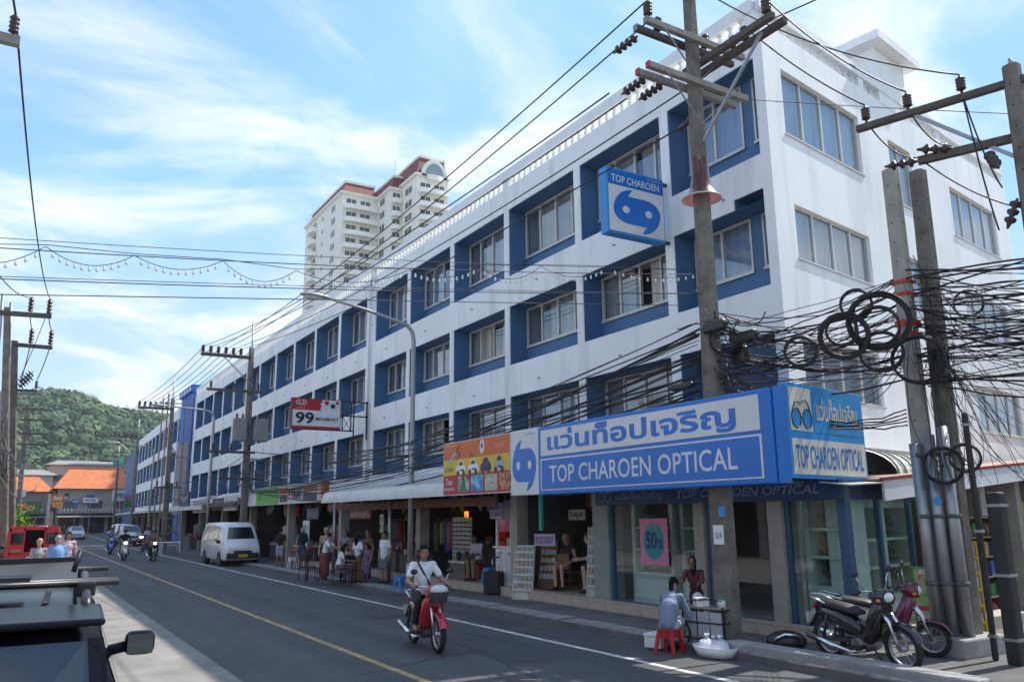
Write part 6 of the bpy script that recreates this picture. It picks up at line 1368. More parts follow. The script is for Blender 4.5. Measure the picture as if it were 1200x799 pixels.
def person(label, loc, rotz, J, mats, cap, vox=.02, hair=hair_k, hair_style='short', group=None, face=True, z0=0, helmet=None, bag=None):
    """J: joints in metres, local, facing +x. mats: materials by key. cap: extra clothing primitives."""
    t = thing('person', label, 'person', loc, rotz, group)
    S = J['s']; prim = []
    def C(a, b, r0, r1, m): prim.append(('c', tuple(a), tuple(b), r0*S, r1*S, m))
    def E_(c, r, m): prim.append(('e', tuple(c), tuple(x*S for x in r), m))
    V = Vector; pel, che, nec, hed = V(J['pelvis']), V(J['chest']), V(J['neck']), V(J['head'])
    top, bot, sk = 'top', 'bottom', 'skin'
    mid = pel.lerp(che, .5)
    E_(pel, (.115, .165, .12), bot); E_(mid+V((0, 0, -.02*S)), (.11, .145, .14), top); E_(che, (.125, .175, .16), top); C(pel+V((0, 0, .04*S)), che, .115, .125, top)
    C(che+V((0, 0, .08*S)), nec, .10, .055, top); C(nec, hed+V((0, 0, -.05*S)), .055, .052, sk)
    hd = V(J.get('look', (1, 0, 0))).normalized(); side = V((0, 0, 1)).cross(hd).normalized()
    E_(hed+V((0, 0, .025*S)), (.094, .080, .098), sk); E_(hed+hd*.022*S+V((0, 0, -.055*S)), (.068, .058, .068), sk)
    for k, s in (('l', 1), ('r', -1)):
        sh, el, wr, ha = V(J['sh_'+k]), V(J['el_'+k]), V(J['wr_'+k]), V(J['ha_'+k]); hi, kn, an, to = V(J['hi_'+k]), V(J['kn_'+k]), V(J['an_'+k]), V(J['to_'+k])
        C(che+V((0, 0, .07*S)), sh, .085, .068, top); E_(sh, (.060, .060, .062), top)
        slv = J.get('sleeve', .55)
        if slv > 0: C(sh, sh.lerp(el, slv), .060, .064, top)
        C(sh, el, .052, .042, top if slv >= 1 else sk); C(el, wr, .043, .030, top if slv >= 2 else sk); C(wr, wr.lerp(ha, .5), .030, .038, sk)
        lg = J.get('legs', 'long')
        C(hi, kn, .088, .058, sk if lg in ('short', 'bare') else bot); C(kn, an, .058, .038, bot if lg == 'long' else sk)
        if lg == 'short': C(hi, hi.lerp(kn, .85), .105, .095, bot)
        if lg == 'bare': C(hi, hi.lerp(kn, .3), .10, .098, bot)
        if lg == 'long': C(kn, an.lerp(kn, .1), .066, .058, bot)
        C(an+V((0, 0, -.01)), to, .045, .032, 'shoe'); C(an+(an-to).normalized()*.04*S+V((0, 0, -.03*S)), an.lerp(to, .5)+V((0, 0, -.015*S)), .036, .036, 'shoe')
    for c in cap or ():
        prim.append(c)
    mb = MB()
    for p in prim:
        if p[0] == 'c':
            a, b = V(p[1]), V(p[2]); L_ = (b-a).length; r0, r1 = p[3], p[4]
            if L_ < 1e-4: continue
            pr = [(r0*math.sin(q), -r0*math.cos(q)) for q in np.linspace(0.02, math.pi/2, 4)]+[(r1*math.cos(q), L_+r1*math.sin(q)) for q in np.linspace(0, math.pi/2-.02, 4)]
            st_ = len(mb.v); mb.lathe(pr, a, 10, (b-a)); n = 10; k = len(pr)
            mb.f.append(tuple(st_+j for j in range(n-1, -1, -1))); mb.m.append(0); mb.sm.append(True); mb.f.append(tuple(st_+(k-1)*n+j for j in range(n))); mb.m.append(0); mb.sm.append(True)
        else: mb.sphere(p[1], p[2], 12, 9)
    me = mb.mesh('body', sk and mats['skin']); ob = bpy.data.objects.new('tmp', me)
    md = ob.modifiers.new('r', 'REMESH'); md.mode = 'VOXEL'; md.voxel_size = vox; md.use_smooth_shade = True
    ms_ = ob.modifiers.new('s', 'SMOOTH'); ms_.factor = .5; ms_.iterations = 3
    bme = evaluate(ob); bpy.data.meshes.remove(me)
    keys = list(mats); bme.materials.clear()
    for k in keys: bme.materials.append(mats[k])
    n = len(bme.polygons); cen = np.empty(n*3); bme.polygons.foreach_get('center', cen); cen = cen.reshape(-1, 3)
    best = np.full(n, 9.); idx = np.zeros(n, int)
    for p in prim:
        d = seg_dist(cen, p[1], p[2], p[3], p[4]) if p[0] == 'c' else ell_dist(cen, p[1], p[2]); mk = p[-1]
        w = d < best; best[w] = d[w]; idx[w] = keys.index(mk if mk in keys else 'skin')
    bme.polygons.foreach_set('material_index', idx); bme.polygons.foreach_set('use_smooth', np.ones(n, bool))
    # fingers, ears and nose grown onto the same mesh
    fx = MB()
    for k, s in (('l', 1), ('r', -1)):
        wr, ha = V(J['wr_'+k]), V(J['ha_'+k]); d = (ha-wr).normalized(); up = V(J.get('palm_'+k, (0, s, 0))).normalized(); lat = d.cross(up).normalized(); curl = J.get('curl', .35)
        pc = wr.lerp(ha, .55)
        for q, (o, l) in enumerate(((-.027, .075), (-.009, .085), (.009, .08), (.027, .062))):
            b0 = pc+lat*o*S+d*.02*S; b1 = b0+(d*math.cos(curl*.6)-up*math.sin(curl*.6))*l*.5*S; b2 = b1+(d*math.cos(curl*1.6)-up*math.sin(curl*1.6))*l*.5*S; fx.tube([b0, b1, b2], [.0105*S, .010*S, .0075*S], 6)
        th = J.get('thumb_'+k, 1); b0 = wr.lerp(ha, .2)+lat*.022*S*th; fx.tube([b0, b0+(d*.6+lat*.7*th-up*.2).normalized()*.035*S, b0+(d*.85+lat*.6*th-up*.4).normalized()*.065*S], [.013*S, .012*S, .009*S], 6)
    for s in (1, -1): fx.sphere(hed+side*.08*S*s+V((0, 0, -.005*S)), (.018*S, .012*S, .03*S), 8, 6)
    fx.tube([hed+hd*.09*S+V((0, 0, .02*S)), hed+hd*.108*S+V((0, 0, -.018*S)), hed+hd*.09*S+V((0, 0, -.028*S))], [.008*S, .014*S, .010*S], 6)
    fm = fx.mesh('x', mats['skin']); bm = bmesh.new(); bm.from_mesh(bme); base = len(bm.faces); bm.from_mesh(fm); bm.faces.ensure_lookup_table(); ski = keys.index('skin')
    for f in bm.faces[base:]: f.material_index = ski; f.smooth = True
    bm.to_mesh(bme); bm.free(); bpy.data.meshes.remove(fm); bme.name = 'body'
    body = link('body', bme, t)
    if face:
        fb = MB().mat(0)
        for s in (1, -1):
            fb.sphere(hed+hd*.083*S+side*.032*S*s+V((0, 0, .012*S)), (.010*S, .013*S, .007*S), 8, 5)
            e = hed+hd*.09*S+side*.032*S*s+V((0, 0, .032*S)); fb.tube([e-side*.018*S, e+V((0, 0, .004*S)), e+side*.018*S], .004*S, 5)
        fb.mat(1); e = hed+hd*.088*S+V((0, 0, -.058*S)); fb.tube([e-side*.024*S-hd*.008*S, e, e+side*.024*S-hd*.008*S], .006*S, 5)
        fb.build('face', [eye_m, lip_m], t)
    hm = MB(); hm.smooth = True
    c0 = hed+V((0, 0, .03*S))-hd*.008*S
    if helmet is None:
        vs = []; fs = []; nu, nv = 18, 9
        for i in range(nv+1):
            for j in range(nu):
                az = 2*math.pi*j/nu; fr = math.cos(az); low = (.35 if fr > .55 else (-.25 if fr > -.1 else -.78)); el = math.pi/2-(math.pi/2-math.asin(low))*i/nv
                d = hd*math.cos(el)*math.cos(az)+side*math.cos(el)*math.sin(az)+V((0, 0, math.sin(el))); k = 1+.05*random.uniform(-1, 1)
                vs.append(c0+V((d.x*.104, d.y*.104, d.z*.108))*S*k*(1 if abs(d.dot(side)) < .6 else .90))
        for i in range(nv):
            for j in range(nu): fs.append((i*nu+j, i*nu+(j+1) % nu, (i+1)*nu+(j+1) % nu, (i+1)*nu+j))
        hm.add(vs, fs)
        if hair_style == 'long': hm.tube([c0-hd*.07*S+V((0, 0, .0)), c0-hd*.10*S+V((0, 0, -.12*S)), c0-hd*.10*S+V((0, 0, -.24*S)), c0-hd*.09*S+V((0, 0, -.36*S))], [.085*S, .085*S, .07*S, .03*S], 10)
        if hair_style == 'tail': hm.tube([c0-hd*.10*S, c0-hd*.15*S+V((0, 0, -.05*S)), c0-hd*.15*S+V((0, 0, -.2*S)), c0-hd*.13*S+V((0, 0, -.34*S))], [.04*S, .05*S, .045*S, .015*S], 8)
        hm.build('hair', hair, t)
    else:
        hm.lathe([(.13*S, -.06*S), (.135*S, .0), (.12*S, .07*S), (.07*S, .115*S), (.001, .125*S)], c0, 14); hm.build('helmet', helmet, t)
    if bag: bag(t, J)
    return t
def stand(h=1.65, stride=0., lean=0., arms=(0, 0), look=(1, 0, 0), **k):
    S = h/1.7; s = S
    J = dict(s=S, pelvis=(0, 0, .90*s), chest=(.0+lean*.22, 0, 1.24*s), neck=(.01+lean*.36, 0, 1.44*s), head=(.03+lean*.44, 0, 1.585*s), look=look)
    for q, g in (('l', 1), ('r', -1)):
        f = stride*g; J['hi_'+q] = (0, g*.085*s, .86*s); J['kn_'+q] = (.03+f*.45, g*.09*s, .48*s); J['an_'+q] = (f*(1 if f > 0 else .95), g*.095*s, .085*s+(0 if f >= 0 else .05)); J['to_'+q] = (J['an_'+q][0]+.15*s, g*.11*s, .035*s)
        sx = lean*.3; a = arms[0 if g > 0 else 1]; sh = Vector((sx, g*.175*s, 1.375*s)); J['sh_'+q] = tuple(sh)
        if a == 0: el = sh+Vector((-.03-f*.3, g*.06*s, -.28*s)); wr = el+Vector((.06-f*.25, g*.01, -.24*s)); ha = wr+Vector((.02, -g*.005, -.13*s))
        elif a == 1: el = sh+Vector((.02, g*.07*s, -.27*s)); wr = el+Vector((.22*s, -g*.06*s, .04*s)); ha = wr+Vector((.12*s, -g*.03, .01))   # forearm forward
        elif a == 2: el = sh+Vector((.2*s, g*.05*s, -.18*s)); wr = el+Vector((.22*s, -g*.03*s, -.02*s)); ha = wr+Vector((.12*s, 0, -.02))        # reaching
        else: el = sh+Vector((-.04, g*.14*s, -.24*s)); wr = el+Vector((.16*s, -g*.16*s, -.06*s)); ha = wr+Vector((.06*s, -g*.09*s, -.02))           # hand on hip / bag
        J['el_'+q] = tuple(el); J['wr_'+q] = tuple(wr); J['ha_'+q] = tuple(ha)
    J.update(k); return J
def sit(seat=.45, h=1.6, lean=.1, arms=(1, 1), legs_fwd=.42, look=(1, 0, -.1), spread=1., feet=0., **k):
    S = h/1.7; s = S; z = seat+.11*s
    J = dict(s=S, pelvis=(0, 0, z), chest=(lean*.6, 0, z+.33*s), neck=(.02+lean*1.0, 0, z+.52*s), head=(.05+lean*1.25, 0, z+.655*s), look=look)
    for q, g in (('l', 1), ('r', -1)):
        J['hi_'+q] = (.02, g*.09*s, z-.03); J['kn_'+q] = (legs_fwd, g*.11*s*spread, z+.0); J['an_'+q] = (legs_fwd-.03, g*.11*s*spread, .085*s+feet); J['to_'+q] = (legs_fwd+.12, g*.13*s*spread, .035*s+feet)
        sh = Vector((lean*.85, g*.175*s, z+.455*s)); J['sh_'+q] = tuple(sh); a = arms[0 if g > 0 else 1]
        if a == 0: el = sh+Vector((-.02, g*.06*s, -.27*s)); wr = el+Vector((.2*s, -g*.02, -.10*s)); ha = wr+Vector((.1*s, -g*.02, -.04))
        else: el = sh+Vector((.12*s, g*.06*s, -.24*s)); wr = el+Vector((.22*s, -g*.06*s, -.02)); ha = wr+Vector((.12*s, -g*.02, -.01))
        J['el_'+q] = tuple(el); J['wr_'+q] = tuple(wr); J['ha_'+q] = tuple(ha)
    J.update(k); return J
def ride(h=1.65, seat=.76, bar=(.28, .31, .99), peg=(.05, .2, .30), **k):
    S = h/1.7; s = S; z = seat+.10*s; px = -.28
    J = dict(s=S, pelvis=(px, 0, z), chest=(px+.10, 0, z+.34*s), neck=(px+.13, 0, z+.53*s), head=(px+.17, 0, z+.665*s), look=(1, 0, 0), curl=1.1)
    for q, g in (('l', 1), ('r', -1)):
        J['hi_'+q] = (px+.03, g*.09*s, z-.02); J['kn_'+q] = (px+.42, g*.17, z-.10); J['an_'+q] = (peg[0]-.04, g*peg[1], peg[2]+.07); J['to_'+q] = (peg[0]+.12, g*(peg[1]+.02), peg[2]+.02)
        sh = Vector((px+.11, g*.18*s, z+.46*s)); wr = Vector((bar[0]-.09, g*(bar[1]-.01), bar[2]+.035)); el = sh.lerp(wr, .5)+Vector((-.06, g*.07, -.11)); J['sh_'+q] = tuple(sh); J['el_'+q] = tuple(el); J['wr_'+q] = tuple(wr); J['ha_'+q] = (bar[0]+.02, g*bar[1], bar[2]+.02)
        J['palm_'+q] = (0, 0, 1)
    J.update(k); return J
w_shirt = cloth('white_shirt', (.72, .73, .76), .05); blk = cloth('black', (.016, .016, .018)); khaki = cloth('khaki', (.22, .17, .11)); denim = cloth('denim', (.07, .10, .16)); rust = cloth('rust_red', (.20, .055, .045)); ochre = cloth('ochre', (.26, .14, .04))
sandal = M('sandal', (.05, .035, .025), .7); white_shoe = M('white_shoe', (.5, .5, .5), .7)
# the motorbike rider
def strap(t, J):
    pts = [Vector((-.28+.10, .115, 1.33)), Vector((-.08, .06, 1.30)), Vector((-.06, -.02, 1.16)), Vector((-.10, -.10, 1.0)), Vector((-.2, -.18, .9))]
    MB().tube([(-.30, .02, 1.36), (-.20, -.10, 1.40), (-.085, -.10, 1.33), (-.06, -.02, 1.18), (-.09, .08, 1.02), (-.18, .17, .92)], .016, 6).build('shoulder_strap', black_rub, t)
person('man in white polo shirt and black trousers riding the red motorbike', (6.06, 12.78, 0), R_(-96.6), ride(1.66, sleeve=.6, look=(1, -.25, -.05)), dict(skin=skin_t, top=w_shirt, bottom=blk, shoe=skin_t), [('c', (-.24, 0, .93), (-.19, 0, 1.10), .135, .14, 'top')], vox=.013, bag=strap)
hel = M('helmet_dark', (.03, .03, .035), .25, coat=.5)
person('rider in dark jacket on the lit motorbike nearest the yellow line', (5.45, 49, 0), R_(-91), ride(1.66, sleeve=2), dict(skin=skin_t, top=blk, bottom=denim, shoe=sandal), None, vox=.03, helmet=hel)
person('rider in khaki shirt on the dark motorbike nearest the van', (6.6, 47, 0), R_(-90), ride(1.66, sleeve=.6), dict(skin=skin_d, top=khaki, bottom=blk, shoe=sandal), None, vox=.03, helmet=hel)
person('rider in blue shirt on the blue and white motorbike', (5.7, 58.5, 0), R_(-91), ride(1.66, sleeve=.6), dict(skin=skin_t, top=cloth('dusty_blue', (.14, .20, .36)), bottom=denim, shoe=sandal), None, vox=.03)
# vendor on the red stool, seen from behind
greyb = cloth('grey_blue_top', (.20, .23, .33))
person('woman in grey blue top with long dark ponytail sitting on the red stool', (8.92, 10.06, .01), R_(30), sit(.35, 1.42, lean=.26, arms=(1, 1), legs_fwd=.40, look=(1, -.1, -.55), spread=.9, sleeve=1.6, legs='short'), dict(skin=skin_t, top=greyb, bottom=cloth('pale_shorts', (.45, .45, .48)), shoe=sandal), [('c', (-.02, 0, .46), (.06, 0, .66), .14, .145, 'top')], vox=.013, hair_style='tail')
person('vendor in dark red top bending behind the food cart', (10.2, 10.75, .1), R_(215), stand(1.28, lean=.5, arms=(2, 2), look=(1, 0, -.6), sleeve=1), dict(skin=skin_d, top=cloth('dark_red', (.12, .025, .035)), bottom=blk, shoe=sandal), None, vox=.02, hair_style='long')
# tourists seated outside the tour shop
person('woman with fair hair in dark dress seated outside the tour shop', (11.95, 17.0, .32), R_(195), sit(.46, 1.66, lean=.05, arms=(0, 0), look=(1, .3, 0), sleeve=0, legs='bare'), dict(skin=skin_l, top=cloth('dark_dress', (.03, .03, .035)), bottom=cloth('dark_dress', (.03, .03, .035)), shoe=sandal), None, vox=.022, hair=hair_b, hair_style='long')
person('man in white t-shirt and dark shorts seated opposite the fair woman', (12.0, 15.75, .32), R_(150), sit(.46, 1.74, lean=.2, arms=(1, 1), look=(1, -.2, -.2), sleeve=.6, legs='short', spread=1.4), dict(skin=skin_l, top=w_shirt, bottom=blk, shoe=sandal), None, vox=.022, hair=hair_n)
person('shopkeeper in pale shirt seated beside the exchange kiosk', (11.6, 20.9, .32), R_(200), sit(.44, 1.62, lean=.15, arms=(1, 0), look=(1, .4, -.2), sleeve=1, legs='long'), dict(skin=skin_d, top=cloth('pale_lilac', (.40, .42, .52)), bottom=khaki, shoe=sandal), None, vox=.022)
# group on the pavement by the café chairs
person('man in white t-shirt and grey shorts standing on the pavement', (10.15, 24.4, .1), R_(205), stand(1.56, arms=(0, 0), sleeve=.6, legs='short'), dict(skin=skin_t, top=w_shirt, bottom=cloth('grey_shorts', (.13, .15, .18)), shoe=sandal), [('c', (0, 0, .85), (0, 0, 1.1), .15, .15, 'top')], vox=.02)
person('woman in white blouse and ochre trousers seen from behind in the group', (9.55, 25.2, .1), R_(20), stand(1.47, arms=(1, 1), sleeve=.6), dict(skin=skin_t, top=w_shirt, bottom=ochre, shoe=sandal), None, vox=.022, hair_style='long')
person('woman in white top and rust red sarong leaning over the table', (8.95, 26.6, .1), R_(-40), stand(1.5, lean=.35, arms=(2, 2), look=(1, 0, -.4), sleeve=.6), dict(skin=skin_t, top=w_shirt, bottom=rust, shoe=sandal), [('c', (0, 0, .80), (0, 0, .25), .155, .17, 'bottom')], vox=.022)
person('woman in white top with backpack and plum trousers seated with the group', (8.95, 25.2, .1), R_(-30), sit(.42, 1.5, lean=.12, arms=(1, 1), look=(1, .2, -.2), sleeve=.6), dict(skin=skin_t, top=w_shirt, bottom=cloth('plum', (.16, .06, .09)), shoe=sandal), None, vox=.022, hair_style='long')
person('girl in pink dress standing in the middle of the group', (9.35, 25.6, .1), R_(210), stand(1.12, arms=(0, 0), sleeve=.3), dict(skin=skin_t, top=cloth('pink_dress', (.45, .20, .28), .3), bottom=cloth('pale_skirt', (.42, .38, .42)), shoe=sandal), [('c', (0, 0, .62), (0, 0, .38), .11, .15, 'bottom')], vox=.022, hair_style='long')
person('tall woman in patterned sleeveless dress at the back of the group', (9.9, 27.3, .1), R_(215), stand(1.6, arms=(0, 3), sleeve=0), dict(skin=skin_t, top=cloth('pattern_grey', (.20, .18, .22), .5), bottom=cloth('pattern_grey', (.20, .18, .22), .5), shoe=sandal), [('c', (0, 0, .85), (0, 0, .5), .15, .18, 'bottom')], vox=.022, hair_style='long', hair=hair_n)
person('fair haired person in beige top behind the leaning woman', (9.6, 28.4, .1), R_(230), stand(1.66, arms=(1, 0), sleeve=.6), dict(skin=skin_l, top=cloth('beige', (.32, .25, .19)), bottom=khaki, shoe=sandal), None, vox=.022, hair=hair_b)
person('girl in violet dress beside the man in white t-shirt', (9.75, 24.9, .1), R_(200), stand(1.2, arms=(0, 0), sleeve=.3), dict(skin=skin_t, top=cloth('violet', (.16, .10, .20), .3), bottom=cloth('violet', (.16, .10, .20), .3), shoe=sandal), [('c', (0, 0, .66), (0, 0, .36), .11, .16, 'bottom')], vox=.022, hair_style='long')
person('woman in brown top standing behind the girl in violet', (10.3, 26.2, .1), R_(200), stand(1.58, arms=(0, 1), sleeve=.4), dict(skin=skin_t, top=cloth('brown', (.12, .07, .05)), bottom=blk, shoe=sandal), None, vox=.022, hair_style='long', hair=hair_n)
# passers by near the minimart
person('man in black t-shirt and grey shorts seen from behind near the van', (9.9, 35.2, .1), R_(60), stand(1.6, arms=(1, 1), sleeve=.6, legs='short'), dict(skin=skin_d, top=blk, bottom=cloth('light_grey_shorts', (.32, .33, .36)), shoe=sandal), None, vox=.026)
def backpack(t, J): MB().box(-.36, -.12, -.16, .16, 1.0, 1.42).build('backpack', cloth('black_pack', (.02, .02, .024)), t, bevel=.06, seg=3)
person('man in teal shirt with black backpack walking past the minimart', (10.35, 33.6, .1), R_(75), stand(1.6, stride=.16, arms=(0, 0), sleeve=.6, legs='short', lean=.1), dict(skin=skin_l, top=cloth('teal', (.03, .14, .20)), bottom=cloth('blue_shorts', (.06, .09, .14)), shoe=white_shoe), None, vox=.026, hair=hair_g, bag=backpack)
person('woman in pink shirt standing beyond the white van', (9.9, 50.5, .1), R_(250), stand(1.6, arms=(0, 0), sleeve=1), dict(skin=skin_t, top=cloth('hot_pink', (.45, .05, .14)), bottom=blk, shoe=sandal), None, vox=.03)
person('person in red top crouched by the white plastic table', (8.2, 60.5, 0), R_(200), sit(.3, 1.6, lean=.2), dict(skin=skin_t, top=cloth('red_top', (.34, .03, .04)), bottom=denim, shoe=sandal), None, vox=.03)
person('person in pale shirt standing by the scaffold', (8.4, 63, 0), R_(240), stand(1.6, sleeve=1), dict(skin=skin_t, top=cloth('pale_blue', (.35, .42, .55)), bottom=blk, shoe=sandal), None, vox=.03)
# people walking up the left side in the sun
person('man in pink shirt and blue shorts walking towards the viewer at left', (1.75, 31, .012), R_(-92), stand(1.72, stride=.15, arms=(0, 0), sleeve=1.2, legs='short'), dict(skin=skin_t, top=cloth('pale_pink', (.62, .42, .46), .05), bottom=cloth('bright_blue', (.03, .12, .45)), shoe=sandal), None, vox=.022)
person('heavy man in blue t-shirt walking in front of the red truck', (1.30, 27.5, .012), R_(-95), stand(1.66, stride=.1, arms=(0, 0), sleeve=.6, legs='short', look=(1, .3, 0)), dict(skin=skin_l, top=cloth('sky_blue', (.16, .30, .55), .06), bottom=khaki, shoe=sandal), [('c', (.03, 0, .95), (.03, 0, 1.2), .20, .19, 'top')], vox=.022, hair=hair_g)
person('blond woman in grey vest walking beside the man in blue t-shirt', (.84, 27.8, .012), R_(-88), stand(1.58, stride=.12, arms=(0, 0), sleeve=0, legs='bare'), dict(skin=skin_l, top=cloth('grey_vest', (.30, .30, .32), .2), bottom=cloth('white_shorts', (.5, .5, .5)), shoe=sandal), None, vox=.022, hair=hair_b)
for k, (x, y, c) in enumerate(((10.6, 104, (.4, .05, .1)), (11.2, 108, (.4, .4, .4)), (10.9, 112, (.1, .1, .3)), (4.6, 136, (.5, .5, .5)), (7.2, 140, (.3, .1, .1)), (9.2, 138, (.4, .4, .5)))):
    person(('red', 'pale grey', 'dark blue', 'white', 'maroon', 'light blue')[k]+' topped pedestrian far down the street', (x, y, .05), R_(200+k*40), stand(1.62, stride=.12, sleeve=.6), dict(skin=skin_t, top=cloth('far%d' % k, c), bottom=blk, shoe=sandal), None, vox=.045, face=False)
# ------------------------------------------------------------------ street furniture and shop goods
foam = M('white_foam', (.72, .72, .71), .8, var=.05, scale=8, bump=.15, bscale=60)
red_pl = M('red_plastic', (.42, .015, .02), .35, var=.06); blue_pl = M('blue_plastic', (.02, .22, .60), .35, var=.06)
def stool(label, loc, ma, h=.44, w=.28, rotz=0, group=None):
    t = thing('plastic_stool', label, 'stool', loc, rotz, group)
    MB().prism([(-w/2+.03, -w/2, h-.03), (w/2-.03, -w/2, h-.03), (w/2, -w/2+.03, h-.03), (w/2, w/2-.03, h-.03), (w/2-.03, w/2, h-.03), (-w/2+.03, w/2, h-.03), (-w/2, w/2-.03, h-.03), (-w/2, -w/2+.03, h-.03)], (0, 0, .03)).build('seat', ma, t, bevel=.008)
    for a in (-1, 1):
        for b in (-1, 1): MB().beam((a*(w/2-.03), b*(w/2-.03), h-.03), (a*(w/2+.02), b*(w/2+.02), 0), .055, .03).build('leg', ma, t)
    mb = MB(); z = h-.09
    for a in (-1, 1): mb.box(a*(w/2-.022)-.008, a*(w/2-.022)+.008, -w/2+.03, w/2-.03, z-.03, z+.06); mb.box(-w/2+.03, w/2-.03, a*(w/2-.022)-.008, a*(w/2-.022)+.008, z-.03, z+.06)
    mb.build('apron', ma, t); return t
stool('red plastic stool under the woman in grey blue', (8.92, 10.06, .005), red_pl, .36, .28, R_(20))
stool('bright blue plastic stool beside the street lamp', (9.35, 21.3, .1), blue_pl, .42, .27, R_(10))
stool('bright blue plastic stool beside the black suitcase', (11.25, 19.75, .32), blue_pl, .42, .27)
stool('red plastic stool under the seated shopkeeper', (11.6, 20.9, .32), red_pl, .42, .27)
stool('white plastic stool at the red table by the minimart', (10.2, 34.4, .1), white_pl, .42, .27)
def foam_box(label, loc, rotz, w, d, h, lid=True):
    t = thing('foam_box', label, 'box', loc, rotz); MB().box(-w/2, w/2, -d/2, d/2, 0, h*.75).build('tub', foam, t, bevel=.015)
    if lid: MB().box(-w/2-.008, w/2+.008, -d/2-.008, d/2+.008, h*.755, h).build('lid', foam, t, bevel=.015)
    return t
foam_box('white foam box on the road edge behind the red stool', (9.12, 10.52, .03), R_(15), .42, .30, .22)
foam_box('white foam box on top of the food cart', (9.62, 10.05, .655), R_(60), .28, .20, .14)
# food cart
fc = thing('food_cart', 'small black framed food cart with pale side panels beside the thick pole', 'cart', (9.72, 9.98, .08), R_(-75)); fc.scale = (.85, .85, .82)
mb = MB()
for x in (-.42, .42):
    for y in (-.24, .24): mb.beam((x, y, .12), (x, y, .72), .03, .03)
for z in (.12, .42, .66):
    for y in (-.24, .24): mb.beam((-.42, y, z), (.42, y, z), .025, .025)
    for x in (-.42, .42): mb.beam((x, -.24, z), (x, .24, z), .025, .025)
mb.tube([(-.42, -.24, .68), (-.3, -.26, .8), (.1, -.27, .86), (.42, -.26, .84)], .016, 6); mb.build('frame', black_pl, fc)
for x in (-.27, 0, .27): MB().box(x-.12, x+.12, -.232, -.225, .16, .62).build('side_panel', M('pale_grey_panel', (.42, .43, .46), .6, var=.1), fc)
MB().box(-.43, .43, -.25, .25, .675, .70).build('table_top', M('cart_top', (.30, .27, .20), .6, var=.2, scale=6), fc)
for x, nm in ((-.52, 'wheel'), (.2, 'wheel')):
    w = MB().tube([(x+.27*math.cos(a), -.30 if x < 0 else .30, .20+.27*math.sin(a)) for a in np.linspace(0, 6.283, 24, endpoint=False)], .022, 6, True).build('wheel', tyre_m, fc); m = MB()
    for k in range(10): a = 6.283*k/10; m.cyl((x, -.30 if x < 0 else .30, .2), (x+.26*math.cos(a), -.30 if x < 0 else .30, .2+.26*math.sin(a)), .005, n=4, caps=False)
    m.build('spokes', chrome, w)
for (p, r, h, m_, l) in (((9.8, 9.75, .655), .10, .16, GOODS[5], 'bunch of green herbs on the food cart'), ((9.92, 9.9, .655), .12, .14, GOODS[6], 'brown basket of food on the cart'), ((9.75, 10.25, .655), .09, .2, GOODS[3], 'pale plastic tub on the cart')):
    tag(MB().lathe([(r*.6, 0), (r, h*.5), (r*.9, h*.8), (.01, h)], (0, 0, 0), 9).build('food_tub', m_, loc=p), l, 'food')
tag(MB().lathe([(.02, 0), (.065, 0), (.065, .11), (.02, .11), (.02, 0)], (0, 0, 0), 14).build('paper_roll', white_pl, loc=(9.74, 9.72, .655)), 'white paper roll standing on the food cart', 'paper roll')
# plastic bags heap in a shallow white basket
bs_ = thing('plastic_basin', 'shallow white basin on the road edge in front of the thick pole', 'basin', (9.28, 9.45, .01)); MB().lathe([(.001, .02), (.26, .02), (.33, .15), (.345, .15), (.27, .005), (.001, .005)], (0, 0, 0), 20).xf(Matrix.Diagonal((.8, 1.15, 1, 1))).build('bowl', foam, bs_)
bagm = M('white_plastic_bag', (.62, .62, .66), .45, var=.1, scale=9, bump=.9, bscale=14)
for k, (x, y, r) in enumerate(((9.22, 9.55, .13), (9.30, 9.35, .12), (9.33, 9.52, .10))):
    mb = MB(); vs = []; nu, nv = 16, 9; rg = np.random.RandomState(k+20); ph = rg.uniform(0, 6, 4)
    for i in range(nv+1):
        for j in range(nu):
            el = -.5*math.pi+math.pi*i/nv; az = 6.283*j/nu; q = r*(1+.10*math.sin(3*az+ph[0]+el*2)+.07*math.sin(5*az+ph[1])+rg.uniform(-.05, .05))
            vs.append((math.cos(el)*math.cos(az)*q*1.15, math.cos(el)*math.sin(az)*q*1.15, .11+math.sin(el)*q*.85))
    mb.smooth = True; mb.add(vs, [(i*nu+j, i*nu+(j+1) % nu, (i+1)*nu+(j+1) % nu, (i+1)*nu+j) for i in range(nv) for j in range(nu)])
    for a in (-.03, .03): mb.tube([(0, 0, .11+r*.8), (a*.6, .01, .11+r*1.15), (a, -.01, .11+r*1.35)], [.02, .014, .022], 6)
    tag(mb.build('plastic_bag', bagm, loc=(x, y, .04)), ('farther', 'nearer', 'inner')[k]+' knotted white plastic bag in the shallow basin', 'bag')
hb = thing('black_bag', 'black bag with shiny strip lying beside the thick pole', 'bag', (10.05, 8.75, .1), R_(-40)); MB().sphere((0, 0, .14), (.30, .2, .16), 14, 8).build('sack', M('black_sack', (.015, .015, .016), .35, var=.2, bump=.5, bscale=12), hb)
MB().tube([(-.2, -.16, .18), (-.05, -.19, .26), (.1, -.17, .25), (.2, -.12, .2)], .025, 6).build('reflective_strip', chrome, hb); MB().box(-.25, -.1, -.24, -.2, .05, .1).build('red_tag', red_s, hb)
